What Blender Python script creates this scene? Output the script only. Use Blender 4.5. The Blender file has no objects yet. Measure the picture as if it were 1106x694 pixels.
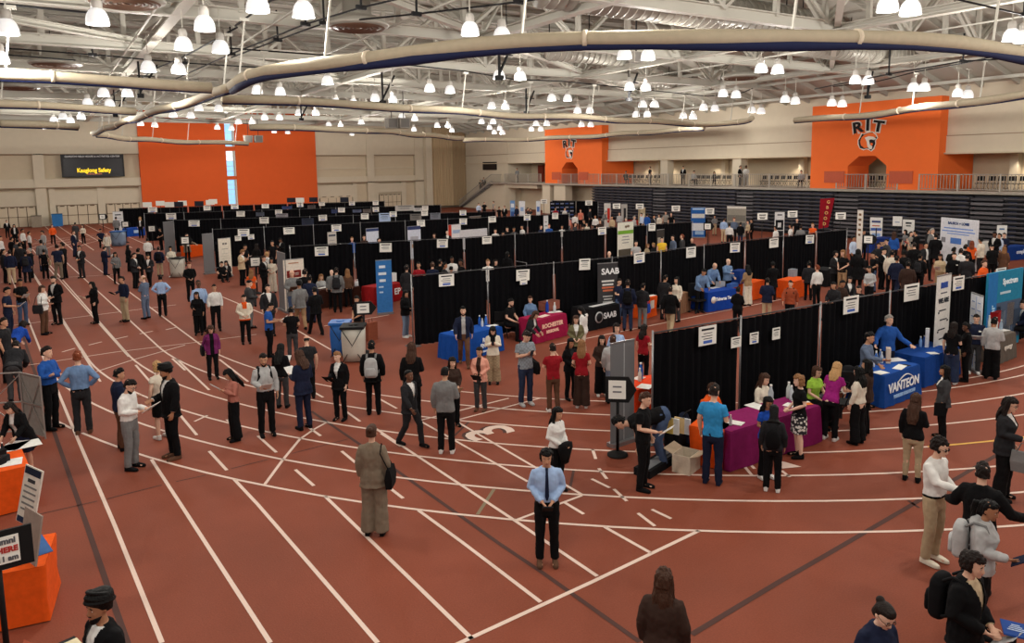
import bpy, bmesh, math, random
from mathutils import Vector, Matrix
R = random.Random(7)
SC = bpy.context.scene
COL = SC.collection
PI = math.pi
# ------------------------------------------------------------------ camera
F, CX, CY, TH, ROLL, H, YAW = 805.0, 553.0, 279.0, math.radians(7.04), 0.0153, 5.6, math.radians(32.0)
def ray(x, y):
    u = (x-CX)/F; v = (y-CY)/F
    cr, sr = math.cos(ROLL), math.sin(ROLL)
    u, v = u*cr-v*sr, u*sr+v*cr
    c, s = math.cos(TH), math.sin(TH)
    X, Y, Z = u, c-v*s, -s-v*c
    cy, sy = math.cos(YAW), math.sin(YAW)
    return Vector((X*cy+Y*sy, -X*sy+Y*cy, Z))
def G(x, y, z=0.0):                     # where the view ray through a pixel meets the height z
    r = ray(x, y); t = (z-H)/r.z
    return Vector((r.x*t, r.y*t, z))
def PX(x, y, X):
    r = ray(x, y); t = X/r.x
    return Vector((X, r.y*t, H+r.z*t))
def PY(x, y, Y):
    r = ray(x, y); t = Y/r.y
    return Vector((r.x*t, Y, H+r.z*t))
cam_d = bpy.data.cameras.new('camera'); cam = bpy.data.objects.new('camera', cam_d); COL.objects.link(cam)
f0 = ray(CX, CY).normalized(); rt = (ray(CX+100, CY)-ray(CX, CY)).normalized(); up = -(ray(CX, CY+100)-ray(CX, CY)).normalized()
m = Matrix((rt, up, -f0)).transposed().to_4x4(); m.translation = (0, 0, H)
cam.matrix_world = m
cam_d.sensor_fit = 'HORIZONTAL'; cam_d.sensor_width = 36.0
cam_d.lens = 36.0*F/1106.0
cam_d.shift_y = -(347.0-CY)/1106.0
cam_d.clip_start = 0.1; cam_d.clip_end = 500
SC.camera = cam
SC.view_settings.view_transform = 'Standard'
SC.view_settings.exposure = 0.0
SC.cycles.use_denoising = True
SC.cycles.max_bounces = 5; SC.cycles.diffuse_bounces = 3; SC.cycles.glossy_bounces = 2; SC.cycles.transmission_bounces = 3
SC.cycles.sample_clamp_indirect = 4.0
# ------------------------------------------------------------------ materials
def lin(c):
    return tuple(((v/255.0)/12.92 if v/255.0 <= .04045 else (((v/255.0)+.055)/1.055)**2.4) for v in c)
MATS = {}
def mat(name, rgb, rough=.8, noise=0.0, scale=8.0, metal=0.0, emit=0.0, bump=0.0, alpha=1.0, spec=.3):
    if name in MATS: return MATS[name]
    M = bpy.data.materials.new(name); M.use_nodes = True
    nt = M.node_tree; b = nt.nodes['Principled BSDF']
    c = lin(rgb)
    b.inputs['Base Color'].default_value = (*c, 1); b.inputs['Roughness'].default_value = rough
    b.inputs['Metallic'].default_value = metal; b.inputs['Specular IOR Level'].default_value = spec
    if emit:
        b.inputs['Emission Color'].default_value = (*c, 1); b.inputs['Emission Strength'].default_value = emit
    if alpha < 1: b.inputs['Alpha'].default_value = alpha
    if noise or bump:
        tc = nt.nodes.new('ShaderNodeTexCoord'); n = nt.nodes.new('ShaderNodeTexNoise')
        n.inputs['Scale'].default_value = scale; n.inputs['Detail'].default_value = 4
        nt.links.new(tc.outputs['Object'], n.inputs['Vector'])
        if noise:
            mx = nt.nodes.new('ShaderNodeMix'); mx.data_type = 'RGBA'
            mx.inputs['A'].default_value = (*[v*(1-noise) for v in c], 1); mx.inputs['B'].default_value = (*[min(1, v*(1+noise)) for v in c], 1)
            nt.links.new(n.outputs['Fac'], mx.inputs['Factor']); nt.links.new(mx.outputs['Result'], b.inputs['Base Color'])
        if bump:
            bp = nt.nodes.new('ShaderNodeBump'); bp.inputs['Strength'].default_value = bump; bp.inputs['Distance'].default_value = .01
            nt.links.new(n.outputs['Fac'], bp.inputs['Height']); nt.links.new(bp.outputs['Normal'], b.inputs['Normal'])
    MATS[name] = M
    return M
def cloth(rgb, name=None):
    return mat(name or 'cloth_%d_%d_%d' % tuple(rgb), rgb, .9, .22, 11.0, spec=.15, bump=.35)
def floor_mat():
    M = bpy.data.materials.new('red_track_rubber'); M.use_nodes = True
    nt = M.node_tree; b = nt.nodes['Principled BSDF']; b.inputs['Roughness'].default_value = .75; b.inputs['Specular IOR Level'].default_value = .25
    tc = nt.nodes.new('ShaderNodeTexCoord')
    n1 = nt.nodes.new('ShaderNodeTexNoise'); n1.inputs['Scale'].default_value = 45; n1.inputs['Detail'].default_value = 3
    n2 = nt.nodes.new('ShaderNodeTexNoise'); n2.inputs['Scale'].default_value = .35; n2.inputs['Detail'].default_value = 4
    r1 = nt.nodes.new('ShaderNodeMix'); r1.data_type = 'RGBA'
    r1.inputs['A'].default_value = (*lin((120, 60, 42)), 1); r1.inputs['B'].default_value = (*lin((150, 79, 56)), 1)
    r2 = nt.nodes.new('ShaderNodeMix'); r2.data_type = 'RGBA'; r2.blend_type = 'MULTIPLY'; r2.inputs['Factor'].default_value = 1
    cr = nt.nodes.new('ShaderNodeValToRGB'); cr.color_ramp.elements[0].color = (.82, .82, .82, 1); cr.color_ramp.elements[1].color = (1.08, 1.05, 1.05, 1)
    cr.color_ramp.elements[0].position = .3; cr.color_ramp.elements[1].position = .7
    for n in (n1, n2): nt.links.new(tc.outputs['Object'], n.inputs['Vector'])
    nt.links.new(n1.outputs['Fac'], r1.inputs['Factor']); nt.links.new(n2.outputs['Fac'], cr.inputs['Fac'])
    nt.links.new(r1.outputs['Result'], r2.inputs['A']); nt.links.new(cr.outputs['Color'], r2.inputs['B']); nt.links.new(r2.outputs['Result'], b.inputs['Base Color'])
    bp = nt.nodes.new('ShaderNodeBump'); bp.inputs['Strength'].default_value = .25; bp.inputs['Distance'].default_value = .01
    nt.links.new(n1.outputs['Fac'], bp.inputs['Height']); nt.links.new(bp.outputs['Normal'], b.inputs['Normal'])
    return M
# ------------------------------------------------------------------ mesh builder
class MB:
    def __init__(s): s.v = []; s.f = []; s.mi = []; s.sm = []
    def add(s, vs, fs, mi=0, smooth=False):
        o = len(s.v); s.v += [tuple(v) for v in vs]
        s.f += [tuple(i+o for i in f) for f in fs]; s.mi += [mi]*len(fs); s.sm += [smooth]*len(fs)
    def box(s, c, size, mi=0, rot=None, taper=1.0):
        x, y, z = (d/2 for d in size); t = taper
        vs = [Vector(p) for p in ((-x, -y, -z), (x, -y, -z), (x, y, -z), (-x, y, -z), (-x*t, -y*t, z), (x*t, -y*t, z), (x*t, y*t, z), (-x*t, y*t, z))]
        if rot is not None: vs = [rot @ v for v in vs]
        c = Vector(c)
        s.add([v+c for v in vs], [(0, 3, 2, 1), (4, 5, 6, 7), (0, 1, 5, 4), (1, 2, 6, 5), (2, 3, 7, 6), (3, 0, 4, 7)], mi)
    def quad(s, a, b, c, d, mi=0): s.add([a, b, c, d], [(0, 1, 2, 3)], mi)
    def bar(s, a, b, w, h, mi=0):                    # box section bar from a to b
        a, b = Vector(a), Vector(b); d = b-a; L = d.length
        if L < 1e-6: return
        z = d/L; x = Vector((0, 0, 1)).cross(z)
        if x.length < 1e-3: x = Vector((1, 0, 0))
        x.normalize(); y = z.cross(x)
        s.box((a+b)/2, (w, h, L), mi, Matrix((x, y, z)).transposed())
    def tube(s, pts, rad, n=8, mi=0, cap=True, sx=1.0):
        pts = [Vector(p) for p in pts]; k = len(pts)
        rad = rad if isinstance(rad, (list, tuple)) else [rad]*k
        vs = []; prev = None
        for i, p in enumerate(pts):
            d = (pts[min(i+1, k-1)]-pts[max(i-1, 0)])
            d = d.normalized() if d.length > 1e-9 else Vector((0, 0, 1))
            x = prev-d*prev.dot(d) if prev is not None else (Vector((0, 0, 1)).cross(d) if abs(d.z) < .95 else Vector((1, 0, 0)).cross(d))
            x.normalize(); y = d.cross(x); prev = x
            for j in range(n):
                a = 2*PI*j/n; vs.append(p+x*(math.cos(a)*rad[i]*sx)+y*(math.sin(a)*rad[i]))
        fs = [(i*n+j, i*n+(j+1) % n, (i+1)*n+(j+1) % n, (i+1)*n+j) for i in range(k-1) for j in range(n)]
        if cap: fs += [tuple(range(n-1, -1, -1)), tuple((k-1)*n+j for j in range(n))]
        s.add(vs, fs, mi, True)
    def lathe(s, prof, c=(0, 0, 0), n=16, mi=0, cap=True):     # prof: (r, z)
        c = Vector(c); k = len(prof)
        vs = [c+Vector((r*math.cos(2*PI*j/n), r*math.sin(2*PI*j/n), z)) for r, z in prof for j in range(n)]
        fs = [(i*n+j, i*n+(j+1) % n, (i+1)*n+(j+1) % n, (i+1)*n+j) for i in range(k-1) for j in range(n)]
        if cap: fs += [tuple(range(n-1, -1, -1)), tuple((k-1)*n+j for j in range(n))]
        s.add(vs, fs, mi, True)
    def loft(s, rings, mi=0, cap=True, smooth=True):           # rings of equally many points
        n = len(rings[0]); k = len(rings)
        vs = [p for r in rings for p in r]
        fs = [(i*n+j, i*n+(j+1) % n, (i+1)*n+(j+1) % n, (i+1)*n+j) for i in range(k-1) for j in range(n)]
        if cap: fs += [tuple(range(n-1, -1, -1)), tuple((k-1)*n+j for j in range(n))]
        s.add(vs, fs, mi, smooth)
    def ball(s, c, r, mi=0, n=12, k=8):
        c = Vector(c); r = r if isinstance(r, (list, tuple)) else (r, r, r)
        rings = []
        for i in range(1, k):
            t = PI*i/k
            rings.append([c+Vector((r[0]*math.sin(t)*math.cos(2*PI*j/n), r[1]*math.sin(t)*math.sin(2*PI*j/n), -r[2]*math.cos(t))) for j in range(n)])
        s.loft(rings, mi)
    def prism(s, poly, a, b, mi=0):                            # poly: list of Vectors at a; extruded by vector b
        n = len(poly); p2 = [Vector(p)+Vector(b) for p in poly]
        s.add(list(poly)+p2, [tuple(range(n-1, -1, -1)), tuple(range(n, 2*n))]+[(i, (i+1) % n, n+(i+1) % n, n+i) for i in range(n)], mi)
    def mesh(s, name):
        me = bpy.data.meshes.new(name); me.from_pydata(s.v, [], s.f)
        me.polygons.foreach_set('material_index', s.mi); me.polygons.foreach_set('use_smooth', s.sm)
        bm = bmesh.new(); bm.from_mesh(me); bmesh.ops.recalc_face_normals(bm, faces=bm.faces); bm.to_mesh(me); bm.free()
        me.update(); return me
def link(name, me, mats=(), parent=None, loc=None, rotz=None, mw=None):
    o = bpy.data.objects.new(name, me); COL.objects.link(o)
    if me is not None:
        ms = mats if isinstance(mats, (list, tuple)) else [mats]
        if not me.materials:
            for q in ms: me.materials.append(q)
        else:
            for i, q in enumerate(ms):
                if i < len(o.material_slots) and me.materials[i] is not q:
                    o.material_slots[i].link = 'OBJECT'; o.material_slots[i].material = q
    if parent is not None: o.parent = parent
    if mw is not None: o.matrix_local = mw
    else:
        if loc is not None: o.location = loc
        if rotz is not None: o.rotation_euler = (0, 0, rotz)
    return o
def obj(name, mb, mats, parent=None, loc=None, rotz=None): return link(name, mb.mesh(name), mats, parent, loc, rotz)
def tag(o, label, cat, group=None):
    o['label'] = label; o['category'] = cat
    if group: o['group'] = group
    return o
def struct(name, mb, mats, parent=None):
    o = obj(name, mb, mats, parent)
    if parent is None: o['kind'] = 'structure'
    return o
def empty(name, label, cat, loc=(0, 0, 0), rotz=0.0, group=None):
    o = bpy.data.objects.new(name, None); COL.objects.link(o); o.location = loc; o.rotation_euler = (0, 0, rotz); o.empty_display_size = .1
    return tag(o, label, cat, group)
def dup(root, loc=None, rotz=None, label=None, group=None, mw=None):
    r = root.copy(); COL.objects.link(r)
    if mw is not None: r.matrix_world = mw
    else:
        if loc is not None: r.location = loc
        if rotz is not None: r.rotation_euler = (0, 0, rotz)
    if label: r['label'] = label
    if group: r['group'] = group
    for ch in list(root.children):
        c = ch.copy(); COL.objects.link(c); c.parent = r; c.matrix_parent_inverse = ch.matrix_parent_inverse.copy()
        for g in list(ch.children):
            d = g.copy(); COL.objects.link(d); d.parent = c
    return r
def text(name, body, size, m_, parent, mw, align='CENTER', offset=0.0, ext=0.004, sx=1.0):
    c = bpy.data.curves.new(name, 'FONT'); c.body = body; c.size = size; c.align_x = align; c.align_y = 'CENTER'; c.extrude = ext; c.offset = offset
    c.resolution_u = 3
    c.materials.append(m_)
    tmp = bpy.data.objects.new('tmp', c); COL.objects.link(tmp)
    me = bpy.data.meshes.new_from_object(tmp.evaluated_get(bpy.context.evaluated_depsgraph_get()))
    bpy.data.objects.remove(tmp); bpy.data.curves.remove(c)
    o = bpy.data.objects.new(name, me); COL.objects.link(o)
    if parent is not None: o.parent = parent
    o.matrix_local = mw @ Matrix.Diagonal((sx, 1, 1, 1))
    return o
def frame(o, x, y):                        # matrix with local x = x, local y = y
    x = Vector(x).normalized(); y = Vector(y).normalized(); z = x.cross(y).normalized(); y = z.cross(x)
    M = Matrix((x, y, z)).transposed().to_4x4(); M.translation = o
    return M
WHITE = mat('white_paint', (236, 234, 228), .6)
BLACK = mat('black_matte', (14, 14, 16), .7)
STEEL = mat('grey_steel', (170, 168, 164), .4, metal=.6)
DARKMETAL = mat('dark_metal', (34, 34, 36), .5)
PAPER = mat('white_paper', (240, 238, 230), .8)
INK = mat('black_ink', (28, 28, 32), .8)
BLUEINK = mat('blue_ink', (70, 105, 190), .8)
# ------------------------------------------------------------------ floor with its painted lines
def poly_strip(mb, pts, w, z, mi):
    pts = [Vector((p[0], p[1], 0)) for p in pts]
    L, Rr = [], []
    for i, p in enumerate(pts):
        d = (pts[min(i+1, len(pts)-1)]-pts[max(i-1, 0)]).normalized(); n = Vector((-d.y, d.x, 0))
        L.append(p+n*w/2+Vector((0, 0, z))); Rr.append(p-n*w/2+Vector((0, 0, z)))
    for i in range(len(pts)-1): mb.quad(Rr[i], Rr[i+1], L[i+1], L[i], mi)
fl = MB()
fl.quad((-40, -12, 0), (75, -12, 0), (75, 110, 0), (-40, 110, 0), 0)
def gl(px, w=.055, mi=1, z=.004): poly_strip(fl, [G(*p) for p in px], w, z, mi)
def arc(cx, cy, r, a0, a1, w=.055, mi=1, z=.004):
    n = max(6, int(abs(a1-a0)/2))
    poly_strip(fl, [(cx+r*math.cos(math.radians(a0+(a1-a0)*i/n)), cy+r*math.sin(math.radians(a0+(a1-a0)*i/n))) for i in range(n+1)], w, z, mi)
TD = Vector((-.065, 1, 0)).normalized()           # direction of the straights
for (cx, cy, r, lane) in ((22.95, 26.91, 24.25, 0), (23.41, 27.35, 23.8, 1), (23.29, 27.21, 22.59, 1), (22.98, 27.01, 21.2, 1), (23.34, 27.4, 20.62, 1), (23.06, 27.08, 19.17, 1)):
    arc(cx, cy, r, 183 if lane else 201, 300, .06)
    if lane:                                       # the straight this lane runs into, then the far bend
        p0 = Vector((cx+r*math.cos(math.radians(183)), cy+r*math.sin(math.radians(183)), 0))
        p1 = p0+TD*33
        poly_strip(fl, [p0, p1], .06, .004, 1)
        c2 = Vector((cx, cy, 0))+TD*35
        poly_strip(fl, [p1]+[c2+Vector((r*math.cos(math.radians(a)), r*math.sin(math.radians(a)), 0)) for a in range(180, 90, -4)], .06, .004, 1)
arc(23.0, 27.0, 18.1, 215, 300, .055)
arc(22.6, 26.0, 16.6, 240, 300, .05)
arc(22.98, 27.01, 21.2, 246, 296, .065, 3, .0055)  # the yellow one
for i, px in enumerate(([(62, 421), (81, 467), (123, 565), (175, 694)], [(163.6, 496), (200, 552), (292, 694)], [(253, 517.6), (278.6, 544.8), (408, 694)], [(351, 535.7), (510, 690)], [(452, 551), (500, 586), (584, 650)],
          [(653, 569), (703, 597)], [(406, 462.8), (556, 562), (645, 622)])): gl(px, .06)
gl([(497, 694), (640, 628), (755, 573)], .065); gl([(440, 720), (497, 694)], .065)
for x0, y0, x1, y1 in ((33.5, 293, 108.5, 412), (63, 300.5, 139, 385)): gl([(x0, y0), (x1, y1)])
for x in (2.2, 3.4, 4.6, 5.9, 7.2): poly_strip(fl, [(x-.6, 62), (x-1.9-.4, 93.5)], .07, .004, 1)
poly_strip(fl, [(-.95, 51), (-3.0, 93.5)], .07, .004, 1); poly_strip(fl, [(.3, 46.5), (-1.0, 66)], .06, .004, 1)
gl([(49, 448), (78, 463)], .06)
for px in ([(493, 455), (628.6, 534)], [(454.6, 455), (570, 520)], [(556, 562), (628.6, 535)], [(493, 453.7), (583, 430)], [(454.6, 453.7), (549.5, 430)], [(406, 462.8), (556, 562)]): gl(px, .055, 1, .005)
for px in ([(226, 487), (245, 507.7)], [(278.6, 470.6), (298.5, 488.4)], [(319, 507), (339, 524.5)], [(369, 487), (387, 502)], [(194.5, 448), (212.6, 469.7)], [(333.8, 461.6), (346.4, 470.6)], [(336.5, 422), (349, 429)], [(373.5, 444), (389, 455)],
           [(414, 521.5), (435.4, 538)], [(411.6, 468), (433, 482)], [(410.5, 431), (428.6, 441)], [(640, 485), (643.5, 495.5)], [(646.8, 505.7), (655.4, 517)], [(639, 517), (658.6, 526.6)], [(663, 528), (677, 541)], [(689, 554), (707.3, 568)], [(704, 550), (725, 560)], [(609, 542), (630.5, 555)],
           [(801, 500), (812, 513)], [(806, 497), (815, 506)], [(210, 455), (224, 448.5)], [(245, 453), (256, 462)], [(237, 388), (268, 412)], [(190, 387), (226, 421)], [(146.5, 394), (165.5, 416)], [(186, 387), (200, 399.7)], [(239, 320), (306, 348), (360, 379)], [(844, 508), (853, 515)]): gl(px, .06)
gl([(286, 523), (305, 497), (324, 474), (340, 463), (354.5, 455)], .06)
for px in ([(67, 380), (81, 376)], [(96, 372.5), (110, 369)], [(125, 366), (138, 363)], [(151, 360.5), (165, 357.5)], [(179, 356), (192, 353)]): gl(px, .07)
for px in ([(25, 395), (72, 388), (125, 380), (200, 371), (277, 361)], [(103, 401.5), (145, 388), (200, 372.5)], [(0, 305), (60, 300), (130, 296)]): gl(px, .05)
gl([(883, 415), (915, 404)], .05)
for px in ([(8, 352), (190, 329)], [(350, 352), (420, 340)], [(600, 372), (680, 356), (760, 340), (870, 318)], [(560, 345), (625, 340)], [(505, 312), (412, 322)]): gl(px, .06)
for px, w in (([(22, 354), (58, 465), (93, 565), (125, 658), (150, 730)], .075), ([(336.5, 444), (389, 480), (538, 586), (587, 619), (691, 693)], .07), ([(747, 685), (840, 629), (896, 597), (984, 545.5), (1049, 507), (1077, 491)], .08), ([(43, 555), (105, 541)], .03), ([(116, 538.5), (175, 523.5)], .03),
              ([(190, 520), (222.5, 513)], .03), ([(249.7, 506), (289.5, 496)], .03), ([(315, 489.6), (376, 474)], .03), ([(615, 529.5), (619.6, 508)], .05), ([(981, 540.5), (993, 548.5)], .05), ([(487, 474), (507, 455)], .05)): gl(px, w, 2, .0035)
gl([(515.6, 555.5), (533.7, 528)], .06, 4, .0035)
fl.add([G(843.5, 500)+Vector((0, 0, .005)), G(843.5, 506)+Vector((0, 0, .005)), G(865.6, 504)+Vector((0, 0, .005)), G(845, 498)+Vector((0, 0, .005))], [(0, 1, 2, 3)], 1)
fobj = struct('floor', fl, [floor_mat(), mat('line_white', (228, 204, 190), .7, .06, 20), mat('line_dark', (78, 50, 44), .8), mat('line_yellow', (226, 176, 84), .7), mat('line_olive', (134, 120, 96), .8)])
c3 = G(530, 466); ah = (G(505, 462)-c3); ah.normalize()
for off, mm, z in ((Vector((-.06, .05, 0)), MATS['line_dark'], .004), (Vector((0, 0, 0)), MATS['line_white'], .0055)):
    text('lane_number', '3', 1.5, mm, fobj, frame(c3+off+Vector((0, 0, z)), TD, Vector((-1, -.065, 0))), offset=.02, ext=0)
# ------------------------------------------------------------------ walls
BEIGE = mat('beige_wall_paint', (212, 200, 178), .85, .05, 2)
BEIGE2 = mat('beige_wall_panel', (208, 192, 166), .85, .05, 2)
BEIGED = mat('darker_beige_trim', (160, 140, 118), .85)  # darker beige for ledge lines and push bars
ORANGE = mat('orange_wall_paint', (226, 96, 40), .8, .04, 1.5)
ORANGE_B = mat('bright_orange_wall_paint', (250, 118, 52), .8, .04, 1.5)
w = MB(); Y0 = 94.0
w.quad((-25, Y0+.5, 0), (52, Y0+.5, 0), (52, Y0+.5, 15), (-25, Y0+.5, 15), 1)
def wb(x0, x1, z0, z1, d=.5, mi=0): w.box(((x0+x1)/2, Y0+.5-d/2, (z0+z1)/2), (x1-x0, d, z1-z0), mi)
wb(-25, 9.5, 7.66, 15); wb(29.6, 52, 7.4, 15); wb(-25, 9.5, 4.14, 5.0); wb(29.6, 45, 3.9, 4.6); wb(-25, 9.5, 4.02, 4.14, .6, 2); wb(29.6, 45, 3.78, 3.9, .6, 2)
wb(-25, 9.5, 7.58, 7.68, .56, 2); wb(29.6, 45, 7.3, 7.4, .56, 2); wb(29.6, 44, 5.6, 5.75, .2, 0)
for x in (-12.5, -.7, ): wb(x, x+1.0, 0, 7.7, .56)
for x0, x1 in ((36.4, 37.4), (43.3, 45.2)): wb(x0, x1, 0, 15, .6)
for x0, x1 in ((-11, -9.9), (-4.9, -4.2), (1.0-.5, 1.05), (5.05, 5.75), (9.2, 9.5), (29.6, 29.9), (34.4, 35.0), (37.4, 38), (41.3, 42)): wb(x0, x1, 0, 4.1, .3)
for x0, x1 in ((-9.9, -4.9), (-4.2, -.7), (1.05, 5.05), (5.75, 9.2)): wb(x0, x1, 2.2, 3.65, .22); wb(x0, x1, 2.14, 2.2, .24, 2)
wb(29.9, 34.4, 1.9, 3.5, .3); wb(38, 41.3, 2.4, 3.6, .3)
wall_end = struct('wall_back', w, [BEIGE, BEIGE2, BEIGED])
o = MB(); o.box((14.1, Y0+.2, 6.5), (9.3, .8, 17.0-4)); o.box((24.7, Y0+.2, 6.5), (9.8, .8, 13)); o.box((19.28, Y0+.2, .8), (1.1, .8, 1.6)); o.box((19.28, Y0+.2, 4.75), (1.1, .8, .4)); o.box((19.28, Y0+.2, 8.2), (1.1, .8, .5))
struct('trim_1', o, ORANGE)
SKY = mat('bright_sky_glass', (150, 205, 245), .2, emit=.85)
SKYW = mat('bright_cloud_glass', (235, 240, 245), .2, emit=.8)
MULL = mat('white_window_frame', (225, 222, 214), .6)
for i, (z0, z1) in enumerate(((1.6, 4.55), (4.95, 7.95), (8.45, 12.5))):
    g = MB(); n = 5
    g.quad((18.77, Y0+.1, z0), (19.6, Y0+.1, z0), (19.6, Y0+.1, z1), (18.77, Y0+.1, z1), 0)
    if i: g.quad((18.77, Y0+.08, z1-1.0-.2*i), (19.6, Y0+.08, z1-1.0-.2*i), (19.6, Y0+.08, z1), (18.77, Y0+.08, z1), 1)
    wo = struct('window_%d' % (i+1), g, [SKY, SKYW])
    fr = MB()
    for k in range(n+1): fr.box((19.18, Y0+.02, z0+(z1-z0)*k/n), (.84, .06, .06))
    for x in (18.76, 19.6): fr.box((x, Y0+.02, (z0+z1)/2), (.07, .1, z1-z0))
    fr.box((19.74, Y0-.15, (z0+z1)/2), (.16, .1, z1-z0))
    obj('window_frame', fr, MULL, wo)
# doors of the end wall
DOOR = mat('beige_door_panel', (214, 198, 172), .7, .04, 3); DGAP = mat('door_gap', (86, 70, 56), .9)
dn = 0
for x0, x1, k in ((-9.8, -5.0, 4), (-4.1, -.8, 4), (1.15, 4.95, 4), (5.85, 9.1, 4), (30, 34.3, 4), (38.1, 41.2, 5)):
    dn += 1
    d = MB(); ww = (x1-x0)/k
    d.box(((x0+x1)/2, Y0+.32, 1.07), (x1-x0, .1, 2.14), 1)
    for j in range(k):
        d.box((x0+ww*(j+.5), Y0+.24, 1.6), (ww-.07, .1, 1.0)); d.box((x0+ww*(j+.5), Y0+.24, .54), (ww-.07, .1, 1.0))
    do = struct('door_%d' % dn, d, [DOOR, DGAP])
    hb = MB()
    for j in range(k): hb.box((x0+ww*(j+.5), Y0+.15, 2.06), (ww*.45, .08, .07))
    obj('door_closer', hb, mat('brown_closer', (92, 70, 52), .6), do)
    pb = MB()
    for j in range(k): pb.box((x0+ww*(j+.5), Y0+.15, 1.06), (ww*.8, .06, .05))
    obj('push_bar', pb, BEIGED, do)
# ------------------------------------------------------------------ right wall with its balcony
XW = 50.9
w = MB()
w.quad((54.5, 10, 0), (54.5, 94.5, 0), (54.5, 94.5, 15), (54.5, 10, 15), 1)             # wall behind the balcony
w.box((XW+.3, 52, 10.6), (.6, 84, 9.3-.02), 0)                                                # upper wall
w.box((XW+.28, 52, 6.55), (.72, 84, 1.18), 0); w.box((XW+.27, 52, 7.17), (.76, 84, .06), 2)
w.box((52.6, 52, 6.02), (4, 84, .1), 1)                                                   # soffit
for yc in (44.5, 53.4): w.box((XW+.25, yc, 4.8), (.8, .95, 2.6), 0)
for yc in (57.8, 48.9, 40.4, 24.2): w.box((54.2, yc, 4.8), (.5, .5, 2.5), 0)
w.box((52.2, 88.2, 2.9), (2.8, 12.5, 5.8+6), 0)                                           # plain wall beyond the stair
w.box((52.2, 88.2, 7.15), (2.9, 12.5, .08), 2)
w.box((52.9, 82.3, 4.8), (4, .5, 2.5), 0)
w.box((53.2, 78.5, 1.8), (1, 8, 3.4), 1); w.box((50.6, 72.4, 1.75), (1.0, 1.6, 3.4), 0); w.box((50.6, 69.7, 1.75), (1.0, 2.2, 3.4), 0); w.box((53, 66, 1.75), (1, 8, 3.4), 1)
w.box((51.0, 79.2, 3.15), (1.2, 9.0, .5), 0)
struct('wall_right', w, [BEIGE, BEIGE2, BEIGED])
d = MB(); d.box((52.4, 52, 3.5), (5.0, 66, .2), 0)
struct('trim_2', d, mat('deck_edge_grey', (168, 158, 146), .8, .04, 2))
dd = MB(); dd.box((53.9, 80.0, 1.05), (.3, 1.1, 2.1)); struct('door_7', dd, mat('red_door', (138, 52, 32), .6))
dd = MB(); dd.box((54.3, 79.5, 4.65), (.3, 1.1, 2.1)); struct('door_8', dd, MATS['red_door'])
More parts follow.
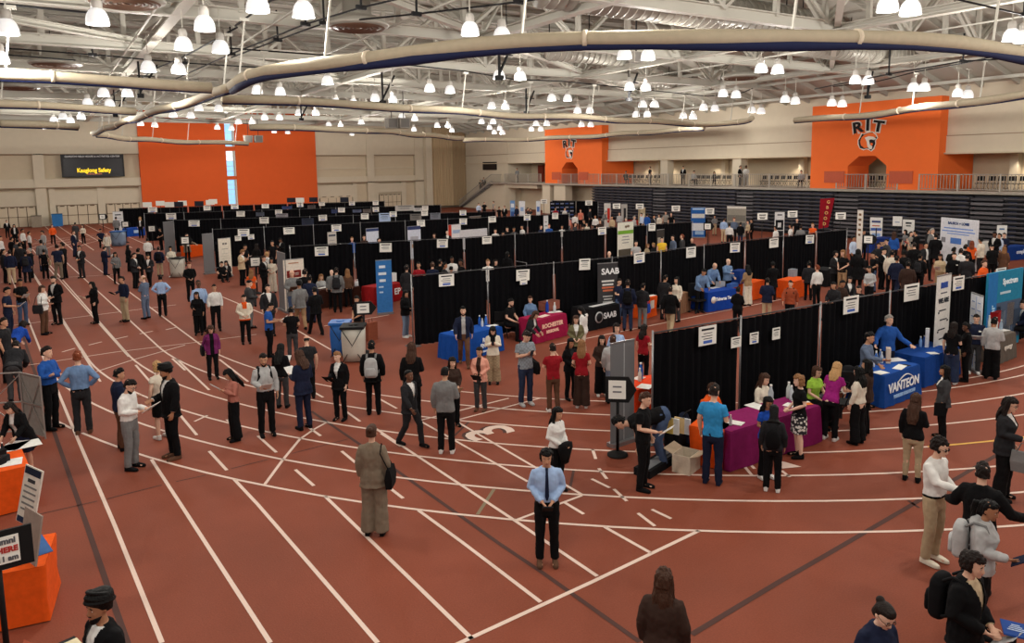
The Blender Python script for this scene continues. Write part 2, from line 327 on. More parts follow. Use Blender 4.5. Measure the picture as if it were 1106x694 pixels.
# orange blocks with their eight-sided openings
def block(n, y0, y1, yc):
    XF = 50.0; b = MB(); hw = 1.48; z0, z1 = 3.6, 9.75; zt, zs = 5.95, 5.25; hc = .62
    P = lambda y, z, x=XF: (x, y, z)
    b.quad(P(y0, z0), P(yc-hw, z0), P(yc-hw, z1), P(y0, z1)); b.quad(P(yc+hw, z0), P(y1, z0), P(y1, z1), P(yc+hw, z1))
    b.add([P(yc-hw, zs), P(yc-hc, zt), P(yc+hc, zt), P(yc+hw, zs), P(yc+hw, z1), P(yc-hw, z1)], [(0, 1, 2, 3, 4, 5)])
    for y in (y0, y1): b.quad(P(y, z0), P(y, z0, 54.4), P(y, z1, 54.4), P(y, z1))
    b.quad(P(y0, z1), P(y1, z1), P(y1, z1, 54.4), P(y0, z1, 54.4))
    path = [(yc-hw, z0), (yc-hw, zs), (yc-hc, zt), (yc+hc, zt), (yc+hw, zs), (yc+hw, z0)]
    for (a, za), (c, zc) in zip(path, path[1:]): b.quad(P(a, za), P(c, zc), P(c, zc, 52.6), P(a, za, 52.6))
    struct(n, b, ORANGE_B)
    LW, LK = mat('logo_white', (238, 230, 220), .7), mat('logo_black', (26, 22, 24), .7)
    em = empty('wall_emblem', 'RIT letters over a jagged orange, black and white emblem on the %s orange block' % ('nearer' if yc < 40 else 'farther'), 'emblem', (XF-.02, yc, 6.98))
    s = 1.0
    for k, (ch, dy, dz, tilt) in enumerate((('R', .8, .98, .16), ('I', .02, 1.1, 0), ('T', -.78, .98, -.16))):
        c, sn = math.cos(tilt), math.sin(tilt)
        for nm, mt, of, xo in (('letter_outline', LW, .11, 0), ('letter', LK, .035, -.02)):
            text(nm, ch, 1.05, mt, em, frame((xo, dy, dz), (0, -c, -sn if False else sn), (0, -sn, c)), offset=of, ext=.01, sx=1.25)
    e = MB()
    def disc(cy, cz, ry, rz, x, mi, jag=0, n=28):
        vs = []
        for i in range(n):
            a = 2*PI*i/n; q = 1+(jag if i % 2 else 0)
            vs.append((x, cy+ry*q*math.cos(a), cz+rz*q*math.sin(a)))
        e.add(vs, [tuple(range(n))], mi)
    def patch(pts, x, mi):
        vs = [Vector((x, -(px-240)*.00819, -(py-278)*.00819)) for px, py in pts]; c = sum(vs, Vector())/len(vs)
        e.add(vs+[c], [(i, (i+1) % len(vs), len(vs)) for i in range(len(vs))], mi)
    OUT = [(180, 200), (200, 213), (240, 193), (285, 195), (320, 218), (336, 250), (318, 272), (320, 302), (306, 347), (280, 366), (255, 352), (232, 344), (205, 354), (168, 337), (148, 302), (148, 265), (164, 235)]
    patch(OUT, -.005, 0)
    patch([(240+(x-240)*(.93 if i % 2 else .88), 278+(y-278)*(.93 if i % 2 else .86)) for i, (x, y) in enumerate(OUT)], -.012, 1)
    patch([(204, 224), (245, 206), (290, 207), (316, 228), (318, 246), (290, 244), (240, 246), (228, 275), (238, 305), (248, 334), (212, 334), (182, 312), (172, 278), (182, 246)], -.02, 2)
    patch([(214, 246), (250, 234), (296, 240), (322, 260), (302, 266), (272, 262), (258, 275), (266, 308), (290, 326), (284, 348), (260, 344), (242, 318), (234, 278)], -.028, 0)
    patch([(256, 268), (276, 262), (304, 270), (300, 300), (282, 318), (266, 304)], -.036, 1)
    patch([(274, 290), (296, 298), (286, 318), (272, 308)], -.042, 2)
    obj('emblem_patch', e, [LW, LK, ORANGE_B], em)
    for k, y in enumerate((yc+hw+.25, yc-hw-1.9)):
        g = MB(); g.box((XF-.04, y+.8, 4.45), (.06, 1.65, .85))
        tag(obj('wall_plaque', g, mat('faded_orange_plaque', (196, 92, 62), .6, .1, 9)), 'faded square plaque on the %s orange block, %s its opening' % ('nearer' if yc < 40 else 'farther', 'left of' if k == 0 else 'right of'), 'plaque')
block('trim_3', 61.9, 72.4, 67.6); block('trim_4', 26.95, 36.6, 32.0)
# balcony railing in runs
RAIL = mat('rail_grey', (160, 152, 142), .5)
for k, (ya, yb, what) in enumerate(((73.2, 81.5, 'beyond the farther orange block'), (62.3, 69.8, 'across the far orange block'), (52.0, 62.0, 'from far orange block to columns'), (44.0, 52.0, 'between the two wall columns'), (36.8, 44.0, 'beside the nearer orange block'), (29.6, 34.4, 'across the nearer orange block'), (18.0, 28.2, 'right of the nearer orange block'))):
    t = empty('balcony_railing', 'pale grey picket railing on the balcony edge, '+what, 'railing', (49.98, ya+.06, 3.6))
    L = yb-ya-.12
    h = MB(); h.bar((0, 0, 1.05), (0, L, 1.05), .06, .05); h.bar((0, 0, .1), (0, L, .1), .04, .04); obj('handrail', h, RAIL, t)
    b = MB(); n = int(L/.2)
    for i in range(n): b.bar((0, L*i/n, .1), (0, L*i/n, 1.05), .035, .03)
    obj('baluster_pattern', b, RAIL, t)
    n = max(2, int(L/2.4))
    for i in range(n+1):
        q = MB(); q.bar((0, L*i/n, 0), (0, L*i/n, 1.08), .08, .08); obj('post', q, mat('rail_post', (186, 178, 166), .5), t)
# retracted bleachers
NAVY1 = mat('bleacher_dark_navy', (34, 34, 40), .6, .1, 6); NAVY2 = mat('bleacher_grey_edge', (74, 72, 76), .6); NAVY3 = mat('bleacher_blue_seat', (34, 40, 66), .6); AISLE = mat('aisle_step_grey', (104, 102, 106), .7)
names = ['farthest', 'second farthest', 'middle', 'second nearest', 'nearest']
for k, (ya, yb) in enumerate(((53.6, 62.9), (43.4, 51.8), (34.2, 41.6), (24.6, 32.2), (14, 22.6))):
    t = empty('bleacher', 'folded dark navy bleacher bank under the balcony, the %s of five banks' % names[k], 'bleacher', (49.6, ya, 0))
    L = yb-ya
    q = MB(); q.box((.5, L/2, 1.65), (.5, L, 3.3)); obj('backing', q, NAVY1, t)
    for i in range(11):
        z = .32+i*.285
        q = MB(); q.box((.06, L/2, z), (.5, L, .1), 1); q.box((.12, L/2, z-.1), (.34, L, .1), 0)
        n = int(L/.9)
        for j in range(n): q.box((.08, L*(j+.5)/n, z+.075), (.3, .5, .045), 2)
        obj('seat_row', q, [NAVY1, NAVY2, NAVY3], t)
    if k < 4 or True:
        y2 = (53.6, 43.4, 34.2, 24.6, 14)[k]; y1 = (51.8, 41.6, 32.2, 22.6, 12.5)[k]
        t2 = empty('bleacher_aisle', 'grey stepped aisle beside the %s folded bleacher bank' % names[k], 'stairs', (49.6, y1, 0))
        for i in range(11):
            z = .32+i*.285; q = MB(); q.box((.18+.02, (y2-y1)/2, z-.06), (.55, y2-y1-.1, .16)); obj('step', q, AISLE if i % 2 else NAVY2, t2)
        q = MB(); q.box((.55, (y2-y1)/2, 1.65), (.3, y2-y1-.1, 3.3)); obj('backing', q, NAVY1, t2)
# stair in the far corner
t = empty('staircase', 'beige staircase with grey railing climbing the far corner to the balcony', 'staircase', (50.0, 92.9, 0))
q = MB(); q.prism([Vector((0, 0, 0)), Vector((0, -8.9, 3.55)), Vector((0, -11.4, 3.55)), Vector((0, -11.4, 0))], None, Vector((1.6, 0, 0))); obj('stair_wall', q, BEIGE, t)
q = MB()
for i in range(20): q.box((.4, -i*.445-.2, .17*(i+1)+.02), (1.9, .46, .1))
obj('tread_pattern', q, AISLE, t)
q = MB(); q.bar((-.5, 0, 1.0), (-.5, -8.9, 4.6), .07, .07); q.bar((-.5, -8.9, 4.6), (-.5, -11.4, 4.6), .07, .07); q.bar((-.5, 0, .15), (-.5, -8.9, 3.7), .2, .22)
for i in range(40): yy = -8.9*i/40; q.bar((-.5, yy, .12-yy*.4), (-.5, yy, 1.0-yy*.404), .03, .03)
for i in range(10): yy = -8.9-.25*i; q.bar((-.5, yy, 3.6), (-.5, yy, 4.6), .03, .03)
obj('stair_railing', q, RAIL, t)
q = MB(); q.box((-.2, -10.2, 3.5), (1.4, 2.6, .18)); obj('landing', q, MATS['deck_edge_grey'], t)
q = MB(); q.box((50.7, 86.4, 5.7), (.2, 3.4, 1.05)); tag(obj('wall_screen', q, mat('dark_screen', (30, 26, 28), .4)), 'long black display screen on the wall above the stairs', 'screen')
# folded divider curtain in the far corner
t = empty('divider_curtain', 'tall folded beige divider curtain gathered in the far corner', 'curtain', (44.6, 93.2, 0))
def pleat(x0, x1, z0, z1, amp, n, th=0):
    mb = MB(); k = n*6; a = []; b = []
    for i in range(k+1):
        x = x0+(x1-x0)*i/k; y = amp*math.sin(2*PI*n*i/k)+amp*.4*math.sin(2.7*PI*n*i/k+1)
        a.append(Vector((x, y, z0))); b.append(Vector((x, y*.8, z1)))
    vs = a+b
    mb.add(vs, [(i, i+1, k+2+i, k+1+i) for i in range(k)], 0, True)
    return mb
CURT = mat('tan_curtain', (196, 172, 138), .85, .06, 3)
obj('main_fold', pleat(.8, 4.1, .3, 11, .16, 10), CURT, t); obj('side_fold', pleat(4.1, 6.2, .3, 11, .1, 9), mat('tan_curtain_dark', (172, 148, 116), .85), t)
q = MB(); q.box((.35, .1, 5.5), (.9, .9, 11)); obj('guide_column', q, BEIGE, t)
# display board on the end wall
t = empty('display_board', 'black display board reading Gordon Field House with yellow letters on the beige back wall', 'sign', (4.85, Y0-.36, 6.38))
q = MB(); q.box((0, 0, 0), (6.0, .2, 2.45)); obj('board_case', q, mat('sign_black', (28, 26, 28), .5), t)
q = MB(); q.box((0, -.11, -.2), (5.6, .02, 1.9)); obj('board_screen', q, mat('sign_screen', (38, 36, 40), .3), t)
fx = lambda x, y, z: frame((x, y, z), (1, 0, 0), (0, 0, 1))
text('heading', 'GORDON FIELD HOUSE & ACTIVITIES CENTER', .26, mat('sign_letter_grey', (214, 210, 210), .6, emit=.25), t, fx(0, -.12, .98), sx=.97)
YEL = mat('sign_yellow', (250, 215, 40), .5, emit=.8)
text('message', 'Kauglong Safety', .62, YEL, t, fx(.05, -.13, -.52), offset=.02, sx=.82)
text('message_small', 'A DRIVER DIVISION', .17, mat('sign_orange', (245, 150, 110), .5, emit=.5), t, fx(.05, -.13, -.92))
# sundry by the end wall
V3 = lambda p: Vector((p.x*93.2/p.y, 93.2, 0)) if p.y > 93.2 else p
def box_thing(name, label, cat, c, size, rgb, extra=None):
    b = MB(); b.box((0, 0, size[2]/2), size); o = tag(obj(name, b, cloth(rgb), None, c), label, cat); return o
for nm, lab, cat, px, s, rgb in (('bin', 'grey rectangular bin against the beige back wall', 'bin', (40, 245), (.9, .6, 1.15), (150, 138, 122)), ('bin', 'bright blue square recycling bin against the beige back wall', 'bin', (62.5, 243.5), (.95, .6, 1.25), (58, 118, 178))):
    t = empty(nm, lab, cat, V3(G(*px))); b = MB(); b.box((0, 0, s[2]/2), s, taper=1.05); obj('bin_body', b, cloth(rgb), t); b = MB(); b.box((0, 0, s[2]+.04), (s[0]*1.08, s[1]*1.1, .08)); obj('lid', b, cloth(tuple(int(v*.8) for v in rgb)), t)
t = empty('traffic_cone', 'dark red cone beside the blue bin at the back wall', 'cone', G(56, 243)); b = MB(); b.lathe([(.34, .04), (.1, 1.0), (.07, 1.2)], n=12); obj('cone_body', b, cloth((150, 34, 44)), t); b = MB(); b.box((0, 0, .03), (.8, .8, .06)); obj('base', b, cloth((110, 28, 36)), t)
# ------------------------------------------------------------------ roof
CEIL = mat('ceiling_deck', (188, 184, 174), .85, .08, .6); TR = mat('truss_paint', (200, 197, 186), .6); TRD = mat('truss_paint_dim', (184, 182, 172), .65)
c = MB(); c.quad((-40, -12, 14.6), (75, -12, 14.6), (75, 110, 14.6), (-40, 110, 14.6))
for i in range(58): c.box((17.5, -11+i*2.1, 14.5), (115, .5, .16))
c.quad((36, -12, 14.55), (51.0, -12, 10.35), (51.0, 110, 10.35), (36, 110, 14.55)); c.quad((51.0, -12, 10.35), (56, -12, 10.35), (56, 110, 10.35), (51.0, 110, 10.35))
co_ = struct('ceiling', c, CEIL)
rf = MB()
for i in range(44): y = 6+2.1*i; rf.bar((36.5, y, 14.25), (50.8, y, 10.25), .14, .34)
for x in (39, 42.5, 46, 49): zz = 14.25-(x-36.5)*.28-.3; rf.bar((x, 4, zz), (x, 93, zz), .12, .2)
obj('rafter_pattern', rf, TRD, co_)
ORD = ['first', 'second', 'third', 'fourth', 'fifth', 'sixth', 'seventh', 'eighth', 'ninth', 'tenth', 'eleventh', 'twelfth', 'thirteenth', 'fourteenth']
XB = (-8.0, 4.5, 17.0, 29.5, 42.0, 50.5)
def ibeam(mb, a, b, h=.36, w=.3):
    a, b = Vector(a), Vector(b); mb.bar(a+Vector((0, 0, h/2)), b+Vector((0, 0, h/2)), w, .05); mb.bar(a-Vector((0, 0, h/2)), b-Vector((0, 0, h/2)), w, .05); mb.bar(a, b, .05, h)
proto = None
for k in range(10):
    y = 11.5+9*k
    if proto is None:
        t = empty('roof_truss', '', 'truss', (0, y, 0))
        q = MB(); ibeam(q, (-12, 0, 11.3), (50.5, 0, 11.3), .42, .34); obj('bottom_chord', q, TR, t)
        q = MB(); ibeam(q, (-12, 0, 14.1), (50.5, 0, 14.1), .4, .34); obj('top_chord', q, TRD, t)
        q = MB(); n = 20; x0 = -12; dx = 62.5/n
        for i in range(n):
            a = x0+dx*i
            q.bar((a, 0, 11.4), (a, 0, 14), .2, .2)
            q.bar((a, .1, 11.4 if i % 2 else 14), (a+dx, .1, 14 if i % 2 else 11.4), .16, .18); q.bar((a, -.12, 11.4 if i % 2 else 14), (a+dx, -.12, 14 if i % 2 else 11.4), .1, .12)
        obj('web_lattice', q, TR, t); proto = t
    else: t = dup(proto, (0, y, 0))
    t['label'] = 'pale steel roof truss spanning the hall, %s from the camera' % ORD[k]
for k, x in enumerate(XB[:5]):
    t = empty('roof_beam', 'pale steel beam running lengthwise under the trusses, %s from the left' % ORD[k], 'beam', (x, 2, 11.25))
    q = MB(); ibeam(q, (0, 0, 0), (0, 92, 0), .3, .4); obj('beam_section', q, TR, t)
    q = MB()
    for j in range(9): yy = 9.5+9*j; q.bar((0, yy, .1), (2.3, yy+1.5, 2.6), .12, .12); q.bar((0, yy, .1), (-2.3, yy+1.5, 2.6), .12, .12)
    obj('brace_lattice', q, TRD, t)
nb = 0
for i in range(4):
    for k in range(9):
        if (i+k) % 2: continue
        y0 = 11.5+9*k; x0, x1 = XB[i], XB[i+1]
        q = MB(); ibeam(q, (0, 0, 0), (x1-x0, 9, 0), .24, .26); nb += 1
        tag(obj('roof_brace', q, TR, None, (x0, y0, 11.45)), 'pale steel diagonal brace laid flat between roof trusses', 'brace', 'diagonal braces under the roof')
# open web joists up in the roof
for k in range(22):
    q = MB(); y = 7+4.2*k
    q.bar((-12, 0, 14.25), (50, 0, 14.25), .1, .1); q.bar((-12, 0, 13.6), (50, 0, 13.6), .1, .1)
    for i in range(40): a = -12+1.55*i; q.bar((a, 0, 13.6 if i % 2 else 14.25), (a+1.55, 0, 14.25 if i % 2 else 13.6), .05, .05)
    tag(obj('roof_joist', q, TRD, None, (0, y, 0)), 'thin open web joist under the roof deck', 'joist', 'open web joists under the roof deck')
# ducts
DUCT = mat('duct_metal', (168, 164, 154), .4, metal=.1); DIFF = mat('diffuser_brown', (112, 86, 70), .6)
for k, (x0, x1, y, r, lab) in enumerate(((15.5, 31, 22.6, .7, 'large ribbed spiral duct crossing above the near curtain roll'), (33, 50, 26.3, .66, 'large ribbed spiral duct above the nearer orange block'), (20, 31, 34.2, .55, 'ribbed spiral duct behind the near curtain roll'), (-4, 4, 50, .4, 'ribbed spiral duct high over the lane lines'), (34, 46, 43, .5, 'ribbed spiral duct over the balcony side'))):
    t = empty('air_duct', lab, 'duct', (x0, y, 11.9))
    q = MB(); q.tube([(0, 0, 0), (x1-x0, .4, 0)], r, 20); obj('duct_pipe', q, DUCT, t)
    q = MB(); n = int((x1-x0)/.4)
    for i in range(n): q.tube([((x1-x0)*i/n, .4*i/n, 0), ((x1-x0)*i/n+.07, .4*i/n, 0)], r+.045, 20)
    obj('rib_pattern', q, DUCT, t)
    for i in range(4): q = MB(); q.bar(((x1-x0)*(i+.5)/4, .2, r), ((x1-x0)*(i+.5)/4, .2, 2.4), .04, .04); obj('hanger', q, DARKMETAL, t)
dproto = None
for k, (px, z, lab) in enumerate((((135, 2), 10.9, 'round ringed air diffuser at the top left, nearest the camera'), ((386, 29), 10.9, 'round ringed air diffuser above the near curtain roll'), ((60, 70), 10.9, 'round ringed air diffuser behind the left curtain roll'), ((20, 95), 10.9, 'round ringed air diffuser farthest along the left side'), ((800, 84), 10.9, 'round ringed air diffuser before the nearer orange block'))):
    p = G(*px, z)
    t = empty('air_diffuser', lab, 'diffuser', p)
    q = MB(); q.lathe([(1.15, 0), (1.2, .08), (.9, .3), (.55, .45), (.5, 1.3)], n=28); obj('diffuser_hood', q, DUCT, t)
    q = MB()
    for r in (.95, .72, .5, .28): q.lathe([(r+.08, -.04), (r+.02, -.09), (r-.06, -.04)], n=28, cap=False)
    q.lathe([(.14, -.06), (.02, -.1)], n=12)
    obj('ring_pattern', q, DIFF, t)
# rolled divider curtains hung round the oval, height 8.5
ROLL_T = mat('rolled_net_tan', (182, 170, 146), .8, .12, 5); ROLL_B = mat('rolled_net_navy', (24, 32, 68), .8, .1, 5); CAB = mat('black_cable', (22, 22, 24), .6)
def roll(label, px, r, navy=.3, z=8.5, rods=True, pts=None):
    P = pts or [G(*p, z) for p in px]
    base = P[0].copy()
    P = [p-base for p in P]
    D = []                                   # resample
    for a, b in zip(P, P[1:]):
        n = max(1, int((b-a).length/1.2))
        D += [a+(b-a)*i/n for i in range(n)]
    D.append(P[-1])
    S = D[:]
    for it in range(3): S = [S[0]]+[(S[i-1]+S[i]*2+S[i+1])/4 for i in range(1, len(S)-1)]+[S[-1]]
    S = [p+Vector((0, 0, .1*math.sin(i*.9)*(.5))) for i, p in enumerate(S)]
    t = empty('curtain_roll', label, 'rolled curtain', base)
    q = MB(); q.tube(S, [r*(1+.07*math.sin(i*1.7)) for i in range(len(S))], 12); obj('net_roll', q, ROLL_T, t)
    if navy:
        q = MB(); q.tube([p+Vector((0, 0, -r*1.0)) for p in S], [r*navy*(1+.25*math.sin(i*1.1)+.1*math.sin(i*2.1)) for i in range(len(S))], 10); obj('vinyl_hem', q, ROLL_B, t)
    for i in range(2, len(S)-1, 4):
        d = (S[i+1]-S[i-1]).normalized()*.05; q = MB(); q.tube([S[i]-d, S[i]+d], r*1.12, 12); obj('strap', q, mat('strap_tan', (222, 208, 184), .8), t)
    if rods:
        for i in range(1, len(S)-1, 4):
            q = MB(); q.bar(S[i]+Vector((0, 0, r)), S[i]+Vector((.25, 0, 1.9)), .05, .05); q.box(S[i]+Vector((.25, 0, 1.95)), (.3, .12, .1)); obj('hanger', q, TR, t)
        q = MB(); q.tube([p+Vector((.25, 0, 2.05)) for p in S[::3]], .035, 5); obj('lift_cable', q, CAB, t)
    return t
roll('long tan curtain roll with navy hem sweeping across the hall nearest the camera', [(250, 93), (268, 82), (300, 72), (350, 66), (450, 55), (553, 47), (640, 41), (700, 38.5), (780, 36.5), (860, 37), (930, 39), (990, 43), (1040, 48), (1106, 56), (1180, 66)], .18, navy=.62)
roll('tan curtain roll running from the navy-hemmed roll toward the left back corner', [(252, 94), (225, 104), (200, 111), (165, 121), (130, 133), (100, 144)], .17)
roll('tan curtain roll sagging before the big orange panel on the back wall', [(104, 145), (130, 148.5), (155, 150.5), (200, 153), (240, 154), (268, 154.5)], .2)
roll('tan curtain roll at the left edge, the nearer of two cross rolls', [(-40, 79), (0, 81), (100, 87), (228, 93)], .17)
roll('tan curtain roll at the left edge, the farther of two cross rolls', [(-40, 111), (0, 113), (80, 116), (146, 119)], .16)
roll('tan curtain roll crossing the middle of the hall behind the navy-hemmed roll', [(240, 107), (320, 110), (400, 113), (480, 119), (550, 124.5), (640, 127), (700, 131), (770, 134.5), (800, 133), (812, 127)], .17)
roll('tan curtain roll hanging before the nearer orange block', [(1180, 92), (1106, 102.5), (1060, 108), (1014, 113.5), (960, 121.5), (900, 127.5), (858, 130)], .19)
roll('thin tan curtain roll far off before the orange panel and back wall', [(270, 137), (340, 138.5), (400, 140), (450, 145), (500, 149)], .2, rods=False)
roll('thin tan curtain roll far off toward the farther orange block', [(500, 151), (560, 150.5), (640, 147), (690, 143), (760, 138)], .2, rods=False)
roll('tan curtain roll over the farther half of the left straight', [(0, 133), (40, 135), (84, 137)], .2, rods=False)
# black cables and cable trays
for lab, px, z in (('black overhead cable stretched across the upper left', [(-20, 50), (100, 59), (200, 68), (300, 74)], 10.95), ('black overhead cable rising to the top centre', [(250, 62), (300, 43), (350, 25), (450, 15), (560, 2), (600, -4)], 10.95), ('black overhead cable meeting the navy-hemmed curtain roll', [(190, 85), (250, 58), (330, 26), (390, 8), (450, -6)], 10.9), ('black overhead cable at the upper right corner', [(880, 96), (960, 80), (1040, 66), (1110, 62)], 9.9), ('black overhead cable crossing the top right corner', [(1020, -4), (1106, 16), (1150, 22)], 10.6)):
    P = [G(*p, z) for p in px]; q = MB(); q.tube(P, .035, 5)
    for p in P[1:-1]: q.box(p, (.35, .12, .14)); q.bar(p, p+Vector((0, 0, 1.2)), .06, .06)
    tag(obj('overhead_cable', q, CAB), lab, 'cable')
for k, (x, y) in enumerate(((4.5, 42), (17, 28), (17, 41), (29.5, 45), (29.5, 34), (42, 27), (4.5, 57), (17, 57))):
    q = MB(); q.bar((0, 0, 0), (0, 0, 1.6), .09, .09); q.bar((0, 0, .1), (.9, .3, 1.5), .08, .08); q.box((0, 0, -.08), (.3, .25, .2)); q.bar((-.1, 0, .9), (.7, 0, .9), .05, .05)
    tag(obj('winch_bracket', q, BLACK, None, (x, y, 9.46)), 'black angled bracket hanging from the roof steel', 'bracket', 'black brackets under the roof')
TRAYM = mat('tray_metal', (178, 172, 162), .5)
for k, (a, b, y) in enumerate(((-6, 7, 31), (7, 18, 32), (20, 40, 30.8), (-5, 20, 48), (20, 44, 49))):
    q = MB(); L = b-a
    q.bar((0, -.2, 0), (L, -.2, 0), .04, .12); q.bar((0, .2, 0), (L, .2, 0), .04, .12)
    for i in range(int(L/.35)): q.bar((i*.35, -.2, 0), (i*.35, .2, 0), .05, .04); q.bar((i*.35, 0, -.05), (i*.35, 0, .12), .06, .06)
    tag(obj('cable_tray', q, TRAYM, None, (a, y, 11.6)), ['cable tray along the upper left, nearest the camera', 'cable tray above the left end of the navy-hemmed roll', 'cable tray right of the hall middle', 'cable tray farther off on the left half', 'cable tray farther off on the right half'][k], 'cable tray')
# small speaker cabinets up under the roof and thin conduits
for k, (px, lab) in enumerate((((268, 150), 'grey hanging loudspeaker cluster before the big orange panel, left box'), ((279, 150), 'grey hanging loudspeaker cluster before the big orange panel, right box'), ((423, 133), 'grey hanging loudspeaker far off, left of a pair'), ((436, 133), 'grey hanging loudspeaker far off, right of a pair'), ((687, 62), 'pale grey hanging box between two lamps near the top centre'))):
    p = G(*px, 9.0 if k < 4 else 10.4); t = empty('hanging_speaker', lab, 'speaker', p)
    s = .8 if k < 4 else .5
    q = MB(); q.box((0, 0, 0), (s, .7*s, .95*s), taper=1.12); obj('cabinet', q, mat('speaker_grey', (128, 122, 114), .7), t); q = MB(); q.box((0, -.37*s, 0), (.85*s, .03, .8*s)); obj('grille', q, mat('speaker_grille', (96, 92, 88), .8), t)
    q = MB(); q.bar((0, 0, .45*s), (0, 0, 2.4), .05, .05); obj('suspension_rod', q, DARKMETAL, t)
for k in range(14):
    x = -4.6+4.15*k
    if k in (1, 5, 6, 7, 10, 12): continue
    q = MB(); q.bar((0, 0, 0), (0, 84, 0), .06, .06)
    tag(obj('conduit', q, TRD, None, (x, 8, 11.07)), 'thin pale conduit running lengthwise under the roof steel', 'conduit', 'conduits under the roof steel')
# pendant lights
LP = [(7.6,28),(0,61),(105,17),(220.6,24),(197.8,46),(238,49.5),(160,71),(193,73),(278,3),(327.6,9),(507.6,30),(542,35.5),(353.7,86),(302.5,97.6),(277.6,96),(405,104.5),(424,106),(464,94),(486,96),(539,80),(562,81),(531,113),(546,114),(323,120.5),(341,121),(285.7,126),(301.7,126),(296,141),(310.6,142),(355,134),(368,135),(390,131),(370,144),(380,144),(434,125),(448,127),(472,134.4),(484,135),(520,130.6),(532.5,130.6),(488,140),(528.7,137),(539.6,138),(533.8,142),(543,142.5),(447,139),(362.6,109),(381.6,110),(111.6,99),(137.7,99.4),(94.6,109.6),(118.4,110.6),(68,124.8),(87.7,125),(58,128.6),(76,129),(49,136.4),(65,137),(186.7,123),(206,123.5),(214.6,115.4),(236,116),(151.7,132.6),(167,134),(257.4,130.6),(272.6,131),(234.6,137),(250,137.7),
(674.4,57),(700,58),(680,92),(697.7,93),(595.8,104.7),(613,105),(694,111.6),(707,111.6),(623.7,118.4),(637,118.4),(781,99.7),(795,101),(760,115),(772,116),(738,124),(748.7,125),(687,122.5),(699,122.5),(812,118),(822,119),(822,72.5),(840,73.5),(579,132.6),(590.7,132.6),(574,138.7),(584,138.7),(628,134),(638,134),(542.5,142),(959,3),(983.7,7),(1092.8,36.8),(1105,38.5),(924,85),(937.6,85.7),(986.5,93),(998.5,93),(1034.7,99.4),(1045.4,100.7),(898.5,110),(909.7,111),(848,106),(859,107.8)]
LAMP = mat('lamp_glow', (255, 252, 246), .4, emit=6.0); GLASS = mat('lamp_glass', (240, 240, 240), .25, emit=.55); HOUS = mat('lamp_housing', (206, 202, 194), .45)
lp = None; LPOS = []
for k, px in enumerate(LP):
    x11 = G(px[0], px[1], 11).x
    z = 10.15-.75*min(1, max(0, (abs(x11-24)-12)/30))
    p = G(px[0], px[1], z)
    if p.x > 49.5 or p.y > 92: continue
    LPOS.append(p)
    if lp is None:
        lp = empty('pendant_light', 'white bell shaped pendant light glowing under the roof steel', 'light', p, 0, 'pendant lights under the roof')
        q = MB(); q.lathe([(.3, -.24), (.305, -.2), (.29, -.06), (.25, .06), (.19, .15), (.14, .19)], n=20, cap=False); obj('shade', q, GLASS, lp)
        q = MB(); q.lathe([(.285, -.22), (.27, -.06), (.225, .05), (.15, .12), (.04, .14)], n=16); obj('bulb', q, LAMP, lp)
        q = MB(); q.lathe([(.145, .17), (.15, .34), (.12, .44), (.03, .48)], n=14); obj('ballast', q, HOUS, lp)
        q = MB(); q.bar((0, 0, .5), (0, 0, 1.35), .03, .03); q.bar((-.3, 0, 1.36), (.3, 0, 1.36), .05, .05); obj('stem', q, TR, lp)
    else: dup(lp, p)
# point lights near a spread of those fixtures, plus added ones on a grid
sel = []
for p in LPOS:
    if p.y < 86 and all((p-s).length > 8.5 for s in sel): sel.append(p)
for gx in (-8, 2, 12, 22, 32, 42):  # added lights over a grid, with no fixtures of their own
    for gy in (-4, 5, 14, 40, 60, 80):
        p = Vector((gx, gy, 9.9))
        if all((p-s).length > 8 for s in sel): sel.append(p)
for p in sel:
    l = bpy.data.lights.new('hall_point_light', 'POINT'); l.energy = 660; l.shadow_soft_size = .35; l.color = (1, .96, .89)
    o = bpy.data.objects.new('hall_point_light', l); COL.objects.link(o); o.location = p-Vector((0, 0, .75))
for y in (59.5, 56, 50, 47.5, 41, 38.5, 32, 23.5, 20): 
    l = bpy.data.lights.new('alcove_lamp', 'SPOT'); l.energy = 160; l.spot_size = 1.9; l.spot_blend = .6; l.shadow_soft_size = .1; l.color = (1, .86, .68)
    o = bpy.data.objects.new('alcove_lamp', l); COL.objects.link(o); o.location = (53.6, y, 5.85)
W = bpy.data.worlds.new('world'); SC.world = W; W.use_nodes = True
W.node_tree.nodes['Background'].inputs['Color'].default_value = (1.0, .93, .86, 1); W.node_tree.nodes['Background'].inputs['Strength'].default_value = .16
# ------------------------------------------------------------------ pipe and drape
DRAPE = mat('black_drape', (13, 13, 16), .92, .35, 6, spec=.08); POLE = mat('drape_pole', (150, 150, 152), .35, metal=.7)
HD = 2.28; KD = (5.6-HD)/(5.6-2.44)
def drape_mesh(wd, ht=2.22, seed=0):
    r = random.Random(seed); k = max(12, int(wd*26)); n = wd*4.4
    ph = r.random()*6; mb = MB(); rows = ((ht, .55), (ht*.6, .9), (.02, 1.15)); vs = []
    for z, am in rows:
        for i in range(k+1):
            x = .03+(wd-.06)*i/k; a = 2*PI*n*x/wd
            vs.append((.03+x*(wd-.06)/wd, am*(.036*math.sin(a+ph)+.022*math.sin(a*.37+ph*2)+.012*math.sin(a*2.3)), z))
    W_ = k+1
    mb.add(vs, [(j*W_+i, j*W_+i+1, (j+1)*W_+i+1, (j+1)*W_+i) for j in range(2) for i in range(k)], 0, True)
    return mb
pole_proto = [None]
